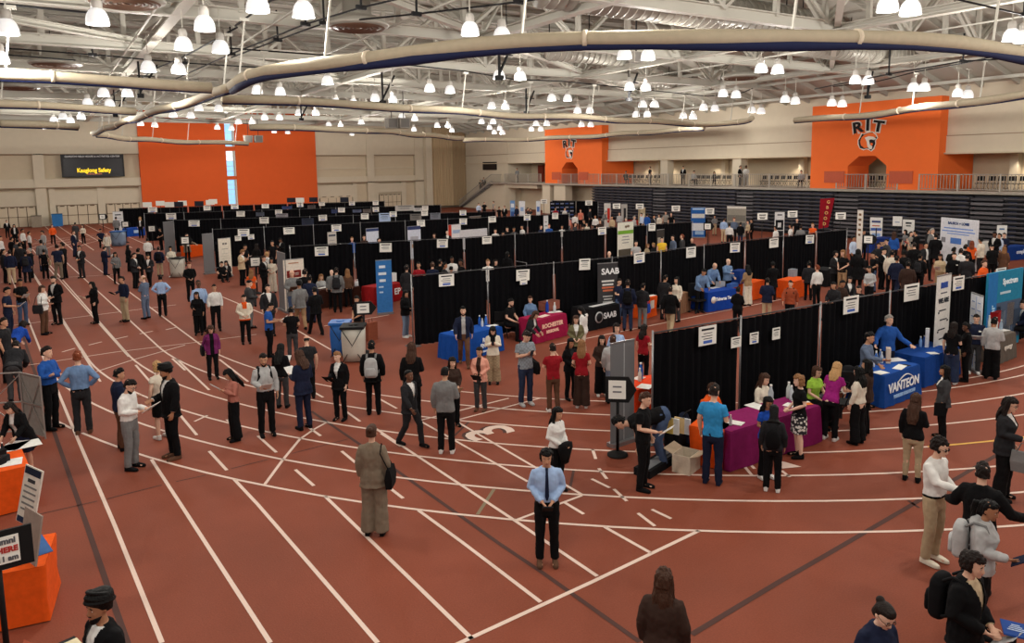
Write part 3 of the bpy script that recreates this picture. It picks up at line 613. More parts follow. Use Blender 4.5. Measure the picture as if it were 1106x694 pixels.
def pole(p, label, group=None):
    if pole_proto[0] is None:
        t = empty('drape_pole', label, 'pole', p)
        q = MB(); q.tube([(0, 0, .01), (0, 0, HD+.02)], .02, 10); obj('upright', q, POLE, t)
        q = MB(); q.box((0, 0, .008), (.4, .4, .016)); obj('base_plate', q, mat('plate_steel', (92, 92, 94), .6), t)
        pole_proto[0] = t; r = t
    else: r = dup(pole_proto[0], p, 0, label)
    if group: r['group'] = group
    return r
NTH = ORD+['fifteenth', 'sixteenth']
def drape_row(name, pts, seed, skip=(), first='left'):
    for i, p in enumerate(pts):
        pole(p, 'slim silver upright pole, %s from the left in the %s' % (NTH[i], name))
    for i in range(len(pts)-1):
        if i in skip: continue
        a, b = pts[i], pts[i+1]; d = b-a; L = d.length
        t = empty('booth_drape', 'black pleated drape, %s from the left in the %s' % (NTH[i], name), 'drape', a, math.atan2(d.y, d.x))
        obj('drape_cloth', drape_mesh(L, seed=seed*31+i), DRAPE, t)
        q = MB(); q.tube([(.028, 0, HD-.03), (L-.028, 0, HD-.03)], .018, 8); obj('crossbar', q, mat('drape_crossbar', (60, 60, 62), .5), t)
def xs(a, b, X_):
    X = [x*KD if i and x != b.x else x for i, x in enumerate(X_)] if X_[0] == a.x else [x*KD if x != b.x else x for x in X_]
    return [Vector((x, a.y+(b.y-a.y)*(x-a.x)/(b.x-a.x), 0)) for x in X]
def xs_old(a, b, X):   # points on the line a-b at given X
    return [Vector((x, a.y+(b.y-a.y)*(x-a.x)/(b.x-a.x), 0)) for x in X]
V = lambda x, y: Vector((x, y, 0))
gz = lambda x, y: V(*G(x, y, HD-.01)[:2])
A0, A1 = gz(705, 358.5), gz(1100, 290)
rowA = xs(A0, A1, [A0.x, 12.07, 14.7, 17.4, 20.1, 22.8, 25.5, 28.2])
drape_row('nearest long drape row', rowA, 1)
B0, Bm, B1 = gz(444, 297), gz(657, 278), gz(915, 247)
rowB = [B0]+xs(B0, Bm, [11.65, 14.11, 16.5])+[V(19.21*KD, 20.32*KD), V(21.9*KD, 20.75*KD)]+xs(V(22*KD, 20.8*KD), B1, [24.5, 27.1, 29.6, B1.x])
drape_row('second long drape row', rowB, 2)
C0, Cm, C1 = gz(313, 265.5), gz(502, 256), gz(748, 239)
rowC = [C0]+xs(C0, Cm, [11.2, 13.7, 16.08])+xs(Cm, C1, [18.8, 21.5, 24.2, 27.0, C1.x])
drape_row('third long drape row', rowC, 3)
D0, D1 = gz(229.4, 247.2), gz(615, 230.3)
rowD = xs(D0, D1, [D0.x, 10.4, 13.1, 15.8, 18.5, 21.2, 23.9, 26.6, D1.x]); drape_row('fourth long drape row', rowD, 4)
E0, E1 = gz(187.3, 237.4), gz(536, 228)
rowE = xs(E0, E1, [E0.x, 9.9, 12.6, 15.3, 18.0, 20.7, 23.4, E1.x]); drape_row('fifth long drape row', rowE, 5)
F0, F1 = gz(155.6, 230.4), gz(476, 220.8)
rowF = xs(F0, F1, [F0.x, 9.2, 12, 14.8, 17.6, 20.4, 23.2, F1.x]); drape_row('sixth long drape row', rowF, 6)
G0, G1 = gz(128, 224.8), gz(415.7, 216.8)
rowG = xs(G0, G1, [G0.x, 8.4, 11.1, 13.9, 16.6, 19.5, 22.4, G1.x]); drape_row('seventh and farthest drape row', rowG, 7)
drape_row('far corner row', [gz(596, 216), gz(622, 216.5), gz(646, 217)], 8)
drape_row('stairs side row', [gz(500, 229), gz(536, 227.5)][:0] or [gz(560, 232.5), gz(592, 231), gz(614, 230)], 9, skip=(0, 1))
ROWS_ = [rowA, rowB, rowC, rowD, rowE, rowF, rowG]
def row_dist(p, row):               # signed distance to a drape row, negative on the camera side; None beside it
    for a, b in zip(row, row[1:]):
        d = b-a; L = d.length; f = (p-a).dot(d)/L/L
        if -.03 <= f <= 1.03:
            n = Vector((-d.y, d.x, 0))/L
            if n.y < 0: n = -n
            return (Vector((p.x, p.y, 0))-a).dot(n)
    return None
def clear_shift(pts, gap, want=None, far=1.6):   # shift along the line of sight that takes a set of points off every drape row
    c = sum(pts, Vector())/len(pts); u = Vector((c.x, c.y, 0)).normalized()
    for k in range(0, int(far/.05)+1):
        for sg in ((-1, 1) if want is None else (want,)):
            s_ = u*(.05*k*sg); ok = True
            for row in ROWS_:
                ds = [row_dist(p+s_, row) for p in pts]; ds = [d for d in ds if d is not None]
                if ds and (min(ds) < gap and max(ds) > -gap): ok = False; break
            if ok: return s_
    return Vector((0, 0, 0))
# returns (side drapes) at the left ends
for nm, p, d in (('middle of the third drape row', rowC[4], V(.05, -1)),):
    q = p+d*.95
    t = empty('side_drape', 'low black drape divider standing out from the '+nm, 'drape', p, math.atan2(d.y, d.x))
    obj('drape_cloth', drape_mesh(.95, .86, 77), DRAPE, t); b = MB(); b.tube([(0, 0, .9), (.95, 0, .9)], .018, 8); b.tube([(.95, 0, .9), (.95, 0, .01)], .02, 8); obj('divider_frame', b, POLE, t)
# ------------------------------------------------------------------ booth signs pinned on the drapes
SGN = [0]
def sign_on_row(px, w_, h_, row, where, tilt=0.0, blue=True):
    # nearest row segment that the ray through the pixel meets
    best = None
    r_ = ray(*px)
    for a, b in zip(row, row[1:]):
        d = b-a; n = Vector((d.y, -d.x, 0)).normalized()
        den = r_.x*n.x+r_.y*n.y
        t_ = (a.x*n.x+a.y*n.y)/den
        if t_ <= 0: continue
        p = Vector((r_.x*t_, r_.y*t_, H+r_.z*t_)); s_ = (p-a).dot(d)/d.length_squared
        if -.02 <= s_ <= 1.02: best = (p, d.normalized(), n, t_*r_.length); break
    if best is None: return
    p, d, n, dist = best
    sw, sh = w_*dist/F/max(.45, abs(ray(*px).normalized().dot(n))), h_*dist/F
    if n.dot(p-Vector((0, 0, 0))) > 0: n = -n
    dep = .09
    SGN[0] += 1; dep += .02*(SGN[0] % 3)
    t = empty('booth_sign', 'white booth sign, '+where, 'sign', p+n*dep)
    x = d if d.cross(Vector((0, 0, 1))).dot(n) > 0 else -d
    t.matrix_world = frame(p+n*dep, x+Vector((0, 0, tilt)), Vector((0, 0, 1)))
    q = MB(); q.box((0, 0, 0), (sw, sh, .012)); obj('card', q, PAPER, t)
    q = MB()
    q.box((0, sh*.33, .008), (sw*.72, sh*.1, .004), 0)
    if sh > .2:
        for i in range(3): q.box((-sw*.05*(i % 2), sh*(.12-.14*i), .008), (sw*(.5+.12*(i % 2)), sh*.035, .004), 0)
    if blue: q.box((0, -sh*.33, .008), (sw*.5, sh*.15, .004), 1)
    obj('print', q, [INK, BLUEINK], t)
    return t
SG = [(rowA, 'nearest drape row', [(760, 361, 17, 20), (790, 368, 9.5, 11), (811, 364, 8, 11.5), (834, 359, 7, 12), (914, 328, 13, 17), (981, 315, 12, 16), (1031, 305, 8.5, 13), (1076, 293, 8, 7)], ['first from the left', 'second from the left and small', 'third from the left and small', 'fourth from the left and small', 'fifth from the left', 'sixth from the left', 'seventh, beside the tall white banner', 'eighth, above the blue display wall']),
      (rowB, 'second drape row', [(481, 302, 16, 13), (563, 296.5, 14, 12), (563.5, 303.5, 7.5, 6), (630, 285, 11.5, 12), (688, 278, 11, 11), (743.5, 272, 9.5, 11), (792, 267, 9.5, 10), (833.6, 262, 8.5, 9.5), (872, 258, 7.5, 8.5)], None),
      (rowC, 'third drape row', [(347, 271, 13.5, 9.5), (416, 267, 12.5, 9.5), (477, 262.5, 11.5, 9), (525, 259, 10, 8), (649, 249, 8.5, 8), (702.5, 245, 7, 8)], None),
      (rowD, 'fourth drape row', [(263, 251, 11, 7.5), (257, 257, 6, 5), (271, 255.5, 6, 5), (312, 249, 11, 7), (363, 246, 10, 7), (454, 241, 8.5, 7), (499.8, 239, 8, 6.5), (531, 236.7, 8, 6.5), (568.5, 234.5, 7, 6.5), (599, 233, 6.5, 6.5)], None),
      (rowE, 'fifth drape row', [(210, 241, 10, 6), (285.6, 237.7, 9, 6.5), (348.7, 235, 8.5, 6), (394, 233.5, 8, 6), (424.6, 231, 7.5, 5.5), (458.5, 230, 7, 5.5), (499.8, 229.5, 7, 5.5)], None),
      (rowF, 'sixth drape row', [(185, 233.4, 9, 6), (260, 230.8, 8, 5.5), (301, 229, 7, 5), (368.7, 226.6, 7, 5), (405.8, 226, 6.5, 5), (459, 224.5, 6.5, 5)], None),
      (rowG, 'farthest drape row', [(165, 226.3, 8, 5), (224, 224.3, 7, 5), (253.6, 223, 7, 4.5), (286.6, 222.4, 7, 4.5), (324, 221, 6.5, 4.5), (347.5, 220, 6, 4), (380, 219.5, 6, 4), (405.6, 219, 6, 4.5)], None)]
for row, nm, L_, wh in SG:
    for i, s_ in enumerate(L_):
        sign_on_row(s_[:2], s_[2], s_[3], row, wh[i]+' on the '+nm if wh else '%s from the left on the %s' % (NTH[i], nm), R.uniform(-.04, .04) if row is not rowA else 0, i % 2 == 0)
# ------------------------------------------------------------------ tables
WOOD = mat('table_wood', (150, 112, 84), .6)
def wordmark(par, body, sz, rgb, mw, off=.008, sx=1.0): return text('lettering', body, sz, mat('glow_ink_%d_%d_%d' % rgb, rgb, .7, emit=.08), par, mw, offset=off, sx=sx)  # printed lettering, given a faint glow of its own
TABLES = {}; TSHIFT = {}
def table(key, fl_, fr_, depth, rgb, label, kind='drop', hgt=.75, logo=None, L=None, top=None):
    a, b = G(*fl_, hgt), G(*fr_, hgt); a.z = b.z = 0
    d = b-a; Ln = L or d.length; d.normalize(); n = Vector((-d.y, d.x, 0))
    if n.dot(a) < 0: n = -n
    sh_ = clear_shift([a, b, a+n*depth, b+n*depth], .12, None if key == 'redorange' else -1)
    TSHIFT[key] = sh_; a = a+sh_; b = b+sh_
    t = empty('draped_table', label, 'table', a, math.atan2(d.y, d.x))
    flip = 1 if n.dot(Vector((-d.y, d.x, 0))) > 0 else -1
    D = depth*flip
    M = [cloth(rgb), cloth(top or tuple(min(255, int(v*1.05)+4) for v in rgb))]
    mb = MB()
    def ring(z, e, wav=0, n_=10):
        P = []
        cs = [(0, 0), (Ln, 0), (Ln, D), (0, D)]
        for (x0, y0), (x1, y1) in zip(cs, cs[1:]+cs[:1]):
            for i in range(n_):
                f = i/n_; x = x0+(x1-x0)*f; y = y0+(y1-y0)*f
                cx, cy = Ln/2, D/2
                ox = (1 if x > cx else -1); oy = (1 if y > cy else -1)
                ex = e*(abs(x-cx)/(Ln/2))**6*ox; ey = e*(abs(y-cy)/abs(D/2))**6*oy
                wv = wav*math.sin(i*1.9+x*3)
                if kind == 'stretch': k_ = -.10*math.sin(PI*f)*(1 if z < .3 else 0); 
                P.append(Vector((x+ex+(wv if abs(ex) > .8*abs(e) else 0), y+ey+(wv if abs(ey) > .8*abs(e) else 0), z)))
        return P
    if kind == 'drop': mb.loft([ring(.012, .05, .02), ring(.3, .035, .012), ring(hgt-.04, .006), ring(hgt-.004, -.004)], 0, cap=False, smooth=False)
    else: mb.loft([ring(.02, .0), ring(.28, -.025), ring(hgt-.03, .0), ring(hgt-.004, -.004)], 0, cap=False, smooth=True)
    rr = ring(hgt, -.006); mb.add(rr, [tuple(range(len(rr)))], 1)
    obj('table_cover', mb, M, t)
    if logo:
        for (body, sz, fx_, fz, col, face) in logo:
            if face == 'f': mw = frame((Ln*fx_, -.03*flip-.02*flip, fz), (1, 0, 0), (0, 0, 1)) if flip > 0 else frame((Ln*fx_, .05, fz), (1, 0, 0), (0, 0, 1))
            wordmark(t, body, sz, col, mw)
    TABLES[key] = (a, d, n, Ln, depth, hgt)
    return t
def bars(t_key, root, L_):          # unreadable print on a cover: thin bars (fx, z, w, h, rgb)
    for fx_, z, w_, h_, rgb in L_:
        q = MB(); q.box((TABLES[t_key][3]*fx_, -.045, z), (w_, .006, h_)); obj('print', q, cloth(rgb), root)
OR = (222, 84, 22); BL = (24, 62, 140)
t = table('vanteon', (955.7, 406), (993.5, 393), .85, (24, 70, 146), 'royal blue covered table with the white word VANTEON on its front', logo=[('VANTEON', .3, .5, .42, (235, 238, 240), 'f'), ('WIRELESS SOLUTIONS', .1, .52, .2, (150, 185, 225), 'f')])
q = MB(); Ln = TABLES['vanteon'][3]; q.tube([(Ln*.32+Ln*.45*i/10, -.05, .52+.13*math.sin(PI*i/10)) for i in range(11)], .012, 6); obj('arc_logo', q, WHITE, t)
t = table('epi', (999, 386), (1036, 373.5), .8, (22, 66, 142), 'royal blue covered table with white letters, behind the person in wide jeans', logo=[('EPI', .34, .72, .4, (235, 238, 240), 'f')])
t = table('taupe', (1078.5, 364.5), (1097, 358), .75, (100, 92, 84), 'grey brown covered table before the turquoise display wall', logo=[('synergy', .17, .5, .42, (215, 208, 196), 'f')])
t = table('orange_mid', (744, 459), (780, 466), .62, OR, 'bright orange stretch covered table at the end of the magenta table', 'stretch')
t = table('magenta', (789, 466), (886, 438), .78, (124, 24, 84), 'long deep magenta covered table where seated staff meet visitors')
t = table('redorange', (686, 421), (742, 411), .8, (216, 62, 24), 'red orange covered table partly hidden behind the nearest drape row', 'stretch')
t = table('blue_b', (494, 363.8), (542, 352.5), .8, (22, 74, 158), 'royal blue covered table behind the person in dark cardigan', logo=[('RAM', .17, .62, .48, (225, 232, 240), 'f'), ('ENGINE', .17, .64, .31, (225, 232, 240), 'f'), ('learn more with us', .09, .6, .15, (205, 216, 232), 'f')])
t = table('rochester', (579, 346), (611.5, 338), .75, (150, 24, 66), 'crimson covered table with pale lettering beginning ROCHESTER', logo=[('ROCHESTER', .19, .5, .5, (240, 190, 170), 'f'), ('REGIONAL', .13, .5, .3, (240, 190, 170), 'f')])
t = table('saab', (636, 333.5), (668.5, 327), .8, (20, 20, 23), 'black covered table with white SAAB letters and a round crest', logo=[('SAAB', .28, .66, .42, (225, 225, 225), 'f')])
q = MB(); q.lathe([(.2, 0), (.2, .01)], n=24); q2 = obj('round_crest', q, cloth((196, 196, 198)), t); q2.matrix_local = frame((TABLES['saab'][3]*.3, -.045, .42), (1, 0, 0), (0, 0, 1))
q = MB(); q.lathe([(.15, 0), (.15, .012)], n=24); q3 = obj('crest_centre', q, cloth((40, 40, 44)), q2); q3.location = (0, 0, .006)
t = table('orange_s', (696.5, 322.5), (710, 318.5), .7, OR, 'small orange covered table with a white notice, behind the person with blue bags', 'stretch'); bars('orange_s', t, [(.5, .5, .28, .3, (238, 228, 216))])
t = table('blue_c', (764.8, 316), (795, 311.5), .8, (18, 60, 150), 'bright blue covered table where three staff in blue shirts work', logo=[('Telverna Tech', .17, .56, .45, (232, 236, 242), 'f')])
q = MB(); q.lathe([(.13, 0), (.13, .01)], n=20); q2 = obj('round_logo', q, WHITE, t); q2.matrix_local = frame((TABLES['blue_c'][3]*.16, -.05, .45), (1, 0, 0), (0, 0, 1))
t = table('orange_c', (808, 306.5), (826, 302), .75, OR, 'orange stretch covered table just right of the blue staff table', 'stretch')
t = table('orange_d', (858, 304), (874.5, 299.5), .8, OR, 'orange stretch covered table by the right end of the second drape row', 'stretch')
t = table('brown', (342.5, 313.5), (389, 309), .75, (58, 30, 22), 'long dark brown covered table at the third drape row')
t = table('red_ep', (404, 310.5), (434, 305), .75, (150, 24, 26), 'red covered table with white letters EP beside a rusty printed stand', logo=[('EP', .36, .8, .42, (238, 236, 232), 'f')])
t = table('orange_l', (203, 266), (219.5, 264), .75, OR, 'small orange stretch covered table before the fifth drape row', 'stretch')
t = table('blue_l', (137.5, 246.5), (156, 245), .75, (28, 72, 160), 'blue covered table with a pale logo before the sixth drape row'); bars('blue_l', t, [(.5, .42, .5, .26, (180, 205, 236))])
t = table('fore1', (-42, 519), (32, 502.5), 1.45, OR, 'orange stretch covered table at the left edge, strewn with papers', 'stretch')
t = table('fore2', (-30, 626), (48.8, 610.5), .95, OR, 'orange stretch covered table at the left edge under a blue leaflet', 'stretch')
t = table('bandl', (1014.5, 260), (1030.5, 259), .7, (226, 222, 214), 'white counter with letters before the white display wall', hgt=.9, logo=[('BAUSCH', .24, .5, .45, (60, 84, 120), 'f')])
t = table('sessler', (942, 258.5), (965, 256), .75, (28, 52, 120), 'blue covered table with pale orange lettering under the bleachers', hgt=.85, logo=[('SESSLER', .36, .52, .48, (240, 196, 150), 'f')])
t = table('blue_r', (1089.5, 267), (1112, 265), .8, (24, 58, 130), 'blue covered table at the right edge below the grey wall', logo=[('oneplus', .3, .6, .45, (220, 226, 240), 'f')])
t = table('wood_t', (735, 317.5), (744.5, 315), .6, (136, 100, 76), 'small bare wooden topped table left of the blue staff table')
t = table('red_f', (672, 238.8), (690, 237.6), .7, (150, 38, 32), 'low red covered table among the crowd near the bleachers')
t = table('black_r1', (893, 292), (905, 289), .7, (24, 24, 27), 'black covered table by the right end of the second drape row')
t = table('black_r2', (922, 284), (938, 281), .7, (26, 26, 30), 'black covered table amid the crowd on the right, strewn with papers')
t = table('white_f', (1068, 262), (1080, 261), .7, (214, 212, 206), 'pale covered table under the bleachers beside the white poster')
# ------------------------------------------------------------------ things on the tables
def on(px, h=.752):
    p = G(*px, h); best = None
    for k, (a, d, n, Ln, dp, hg) in TABLES.items():
        q = Vector((p.x, p.y, 0))+TSHIFT[k]-a; u, v = q.dot(d), q.dot(n)
        cu, cv = min(max(u, .1), Ln-.1), min(max(v, .1), dp-.1)
        dist = math.hypot(u-cu, v-cv)
        if best is None or dist < best[0]: best = (dist, a+d*cu+n*cv, hg)
    if best[0] < 1.5: p = Vector((best[1].x, best[1].y, best[2]+.003))
    return p
PLACED = []
def spot(px, h, r):
    p = on(px, h); base = p.copy()
    for k in range(40):
        if all((p-q).length > r+r2 or abs(p.z-q.z) > .2 for q, r2 in PLACED): break
        a_ = k*2.4; p = base+Vector((math.cos(a_), math.sin(a_), 0))*(.03+.014*k)
    PLACED.append((p, r)); return p
def sheet(px, w_, l_, rgb, label, h=.757, ang=None, group=None, name='paper_sheet', cat='paper', th=.006):
    q = MB(); q.box((0, 0, th/2), (w_, l_, th)); o = obj(name, q, cloth(rgb), None, on(px, h), R.uniform(-.5, .5) if ang is None else ang)
    return tag(o, label, cat, group)
bott = [None]
def bottle(px, rgb, label, h=.752, s=1.0, group=None):
    t = empty('bottle', label, 'bottle', spot(px, h, .045*s), 0, group)
    q = MB(); q.lathe([(.034*s, 0), (.036*s, .02*s), (.036*s, .15*s), (.018*s, .2*s), (.015*s, .23*s)], n=12); obj('bottle_body', q, cloth(rgb), t)
    q = MB(); q.lathe([(.018*s, .23*s), (.018*s, .255*s)], n=10); obj('cap', q, WHITE, t)
    return t
def carton(px, size, rgb, label, h=.752, ang=0.0, name='carton', cat='box'):
    t = empty(name, label, cat, spot(px, h, max(size[0], size[1])*.5), ang)
    q = MB(); q.box((0, 0, size[2]/2), size); obj('box_body', q, cloth(rgb), t)
    q = MB(); q.box((0, 0, size[2]+.006), (size[0]*1.03, size[1]*1.03, .012)); obj('lid', q, cloth(tuple(int(v*.9) for v in rgb)), t)
    return t
W_ = (236, 234, 228)
for px, w_, l_, rgb, lab in (((807, 435), .3, .4, W_, 'white open booklet lying on the magenta table'), ((794, 456), .22, .3, W_, 'white sheet on the magenta table near the orange table'), ((853, 437), .25, .2, W_, 'white notepad before the person in white sweater'), ((880, 429), .3, .22, W_, 'white forms by the person in lime top'), ((862, 432), .16, .14, (180, 200, 90), 'yellow green card on the magenta table'), ((884.5, 432.5), .16, .12, (230, 130, 60), 'orange card at the far end of the magenta table'),
        ((951, 402), .32, .24, W_, 'white leaflet at the left front of the VANTEON table'), ((972, 396), .5, .2, W_, 'white leaflets in the middle of the VANTEON table'), ((966, 388), .5, .3, (225, 226, 228), 'row of white handouts at the back of the VANTEON table'), ((979, 394), .12, .16, (40, 44, 50), 'dark card holder on the VANTEON table'),
        ((1010, 381), .24, .2, W_, 'white leaflet on the table with letters EPI'), ((1035, 366), .3, .2, W_, 'white handout at the right of the table with letters EPI'),
        ((483, 354), .3, .2, (190, 206, 226), 'pale leaflet at the left of the blue table behind the cardigan person'), ((533, 351), .35, .2, W_, 'white leaflets at the right of that blue table'),
        ((587, 341), .5, .22, (240, 216, 200), 'pale leaflets on the crimson ROCHESTER table'), ((601, 336), .5, .25, W_, 'white papers on the right of the crimson ROCHESTER table'), ((650, 328), 1.2, .2, (226, 226, 228), 'long row of white brochures on the SAAB table'),
        ((704, 318), .4, .2, W_, 'white papers on the small orange table'), ((771, 310.5), .5, .25, (206, 208, 214), 'grey papers on the blue staff table'), ((789, 301), .7, .3, (90, 170, 226), 'light blue mat at the back of the blue staff table'), ((795, 300), .4, .25, W_, 'white papers on the light blue mat'),
        ((349, 310.5), .5, .2, W_, 'white papers at the left of the dark brown table'), ((5, 500), .5, .35, W_, 'white papers fanned at the edge of the near orange table'), ((12, 483), .9, .4, W_, 'long white leaflet across the left orange table'), ((24, 479), .35, .5, (214, 208, 204), 'pale folder on the orange table corner'),
        ((37, 590), .3, .62, (66, 104, 160), 'blue leaflet with a picture on the lower left orange table'), ((8, 610), .3, .2, W_, 'crumpled white paper on the lower left orange table'), ((697, 417), .35, .3, W_, 'white sheet on the red orange table'), ((690, 408), .3, .2, (240, 226, 214), 'pale card on the red orange table'),
        ((1084, 355), .4, .3, W_, 'white sheets on the grey brown table'), ((930, 280), .4, .25, W_, 'white papers on the black table amid the crowd'), ((899, 289), .3, .2, W_, 'white papers on the black table at the second row end')):
    sheet(px, w_, l_, rgb, lab)
for px, rgb, lab, s in (((817, 430), (170, 178, 184), 'tall grey bottle standing on the magenta table', 1.5), ((848.5, 428), (196, 204, 200), 'clear bottle with green label on the magenta table', 1.35), ((849, 420), (190, 200, 206), 'clear water bottle behind the green labelled one', 1.2), ((789, 459), (200, 200, 196), 'small clear cup bottle on the magenta table corner', .8),
        ((946, 392), (60, 110, 190), 'blue labelled bottle at the left back of the VANTEON table', 1.1), ((949.5, 389), (90, 130, 200), 'blue bottle second from left on the VANTEON table', 1.1), ((952, 392), (190, 200, 214), 'clear bottle third from left on the VANTEON table', 1.1), ((943, 396), (210, 214, 220), 'clear bottle nearest the VANTEON table edge', 1.0), ((941, 390), (200, 206, 212), 'clear bottle farthest left on the VANTEON table', 1.1),
        ((994, 374), (120, 160, 216), 'blue bottle at the left of the table with letters EPI', 1.1), ((998, 372), (70, 110, 190), 'dark blue bottle on the table with letters EPI', 1.0), ((692, 409), (36, 92, 180), 'blue bottle on the red orange table', 1.5), ((691, 411.5), (214, 214, 206), 'clear bottle on the red orange table', 1.2),
        ((591, 337), (30, 66, 160), 'blue tumbler on the crimson ROCHESTER table', 1.6), ((602.5, 336), (200, 205, 206), 'clear bottle on the crimson ROCHESTER table', 1.3), ((518, 351), (40, 90, 170), 'dark blue bottle on the blue table behind the cardigan person', 1.2), ((526, 350), (60, 110, 190), 'second dark blue bottle on that blue table', 1.2), ((521, 352.5), (206, 212, 220), 'clear bottle on that blue table', 1.0),
        ((381, 309), (214, 216, 220), 'first clear bottle on the dark brown table', 1.1), ((384, 309), (214, 216, 220), 'second clear bottle on the dark brown table', 1.1), ((386.5, 309), (214, 216, 220), 'third clear bottle on the dark brown table', 1.1), ((1069, 354), (232, 232, 228), 'white flask on the grey brown table', 1.5), ((1086, 352), (226, 226, 220), 'white tall bottle on the grey brown table', 1.4), ((1090, 352), (160, 180, 200), 'clear bottle on the grey brown table', 1.2),
        ((3, 488), (40, 40, 44), 'dark bottle standing among papers on the left orange table', .7)):
    bottle(px, rgb, lab, s=s)
carton((959, 391), (.26, .1, .34), (214, 196, 178), 'tan printed stand up booklet on the VANTEON table', ang=.6, name='booklet_stand', cat='booklet')
carton((1001, 374), (.14, .08, .48), (228, 230, 232), 'tall white upright display card on the table with letters EPI', ang=.4, name='display_card', cat='card')
carton((603, 334), (.7, .35, .28), (142, 84, 70), 'brown wooden raffle box on the crimson ROCHESTER table', ang=.25)
carton((430, 301.5), (.6, .2, .35), (220, 226, 226), 'pale teal and white box on the red table', ang=.1)
carton((772, 306), (.3, .25, .2), (170, 174, 182), 'grey device box on the blue staff table', ang=.2)
carton((783, 307), (.6, .2, .14), (60, 100, 176), 'blue tray on the blue staff table', ang=.25)
carton((794, 306), (.7, .4, .5), (26, 58, 130), 'navy plinth at the right of the blue staff table', ang=.25, name='plinth', cat='plinth')
carton((147, 241), (.5, .3, .35), (150, 205, 240), 'bright laptop screen on the left blue table', ang=.1, name='monitor', cat='screen')
carton((1068.5, 347), (.5, .3, .45), (158, 28, 30), 'red box behind the person in navy polo', ang=.3)
carton((868, 295), (.35, .25, .3), (140, 150, 160), 'grey laptop on the orange table at the second row end', ang=.2, name='laptop', cat='laptop')
for k, (px, rgb) in enumerate((((3, 492), (30, 30, 32)), ((6, 498), (44, 44, 46)), ((2, 501), (24, 24, 26)))):
    carton(px, (.12, .08, .1), rgb, ['small black gadget farthest back on the left orange table', 'small dark grey gadget on the left orange table', 'small black gadget nearest on the left orange table'][k], name='gadget', cat='gadget', ang=.4*k)
# ------------------------------------------------------------------ banners and display walls
def plane_frame(pl, pr, ztop=None):
    d = (pr-pl); d.z = 0; return d.normalized()
def banner(label, tl, tr, ht, rgb, prints=(), z0=.05, words=(), name='retractable_banner', cat='banner', stand=True, base_px=None, back=False, thick=.02, tilt=0):
    """tl, tr: pixels of the top corners, ht: height of the top edge above the floor."""
    a, b = G(*tl, ht), G(*tr, ht); a.z = b.z = 0
    for row in ROWS_:                       # a banner caught in or just behind a drape row stands in front of it
        q_ = row_dist((a+b)/2, row)
        if q_ is not None and -.2 < q_ < 1.7:
            r1 = ray((tl[0]+tr[0])/2, (tl[1]+tr[1])/2); D0 = ((a+b)/2).length; k_ = 1.0
            while k_ > .7:
                q_ = row_dist((a+b)/2*k_, row)
                if q_ is None or q_ < -.22: break
                k_ -= .004
            a, b, ht = a*k_, b*k_, H+(ht-H)*k_
            break
    d = b-a; Ln = d.length; d.normalize(); n = Vector((d.y, -d.x, 0))
    if n.dot(a) > 0: n = -n
    t = empty(name, label, cat, a)
    t.matrix_world = frame(a, d, Vector((0, 0, 1)))      # local x along, local y up, local z toward the viewer
    q = MB(); q.box((Ln/2, (ht+z0)/2, 0), (Ln, ht-z0, thick)); obj('panel', q, cloth(rgb) if not back else mat('banner_back', rgb, .55, .05, 3), t)
    if prints:
        byc = {}
        for fx_, fy, fw, fh, c in prints: byc.setdefault(c, []).append((fx_, fy, fw, fh))
        for c, L_ in byc.items():
            q = MB()
            for fx_, fy, fw, fh in L_: q.box((Ln*fx_, z0+(ht-z0)*fy, thick/2+.004), (Ln*fw, (ht-z0)*fh, .006))
            obj('print', q, cloth(c), t)
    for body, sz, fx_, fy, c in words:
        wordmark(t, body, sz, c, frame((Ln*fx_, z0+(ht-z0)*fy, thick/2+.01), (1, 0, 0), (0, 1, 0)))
    if z0 > .2:
        q = MB(); q.box((Ln/2, z0/2+.15, -.05), (.05, z0+.3, .04)); q.box((Ln/2, .012, -.03), (.5, .024, .4)); obj('support_pole', q, DARKMETAL, t)
    if stand:
        q = MB(); q.box((Ln/2, .04, 0), (Ln*1.02, .08, .2)); obj('base', q, POLE, t)
        q = MB(); q.box((Ln/2, ht+.01, 0), (Ln*1.01, .03, .03)); obj('top_rail', q, POLE, t)
    return t
DK = (40, 44, 52); LB = (120, 150, 200)
lines = lambda x, w_, y0, y1, n, c, h=.02: [(x, y0+(y1-y0)*i/max(1, n-1), w_*(.8+.2*(i % 2)), h, c) for i in range(n)]
t = banner('grey banner seen from behind, beside the upright sign post', (659.5, 372), (685, 366.5), 2.1, (110, 110, 112), back=True, prints=[(.55, .5, .03, .98, (176, 176, 178))], thick=.015)
banner('dark grey SAAB banner standing behind the black SAAB table', (645.5, 285), (667, 283.5), 2.15, (62, 60, 62), prints=[(.5, .7, .62, .03, (220, 218, 214)), (.5, .64, .55, .03, (220, 218, 214)), (.5, .59, .6, .03, (200, 110, 80)), (.5, .54, .5, .03, (200, 110, 80))]+lines(.5, .5, .2, .44, 6, (190, 188, 186)), words=[('SAAB', .3, .62, .86, (235, 235, 235))])
banner('white and green banner showing people, in the third drape row', (667, 240.5), (684, 239), 2.35, (226, 224, 210), prints=[(.5, .78, .98, .08, (120, 170, 60)), (.5, .15, .98, .1, (120, 170, 60)), (.5, .32, .9, .18, (86, 80, 70)), (.5, .03, .98, .05, (230, 230, 220))]+lines(.5, .5, .55, .68, 3, (150, 150, 150)), words=[('aptiv', .2, .6, .91, (110, 90, 70))])
banner('small dark picture banner beside the green and white banner', (709.5, 248.5), (717.5, 247.5), 2.1, (60, 56, 54), prints=[(.5, .7, .8, .2, (170, 160, 150)), (.5, .4, .8, .18, (220, 170, 60))])
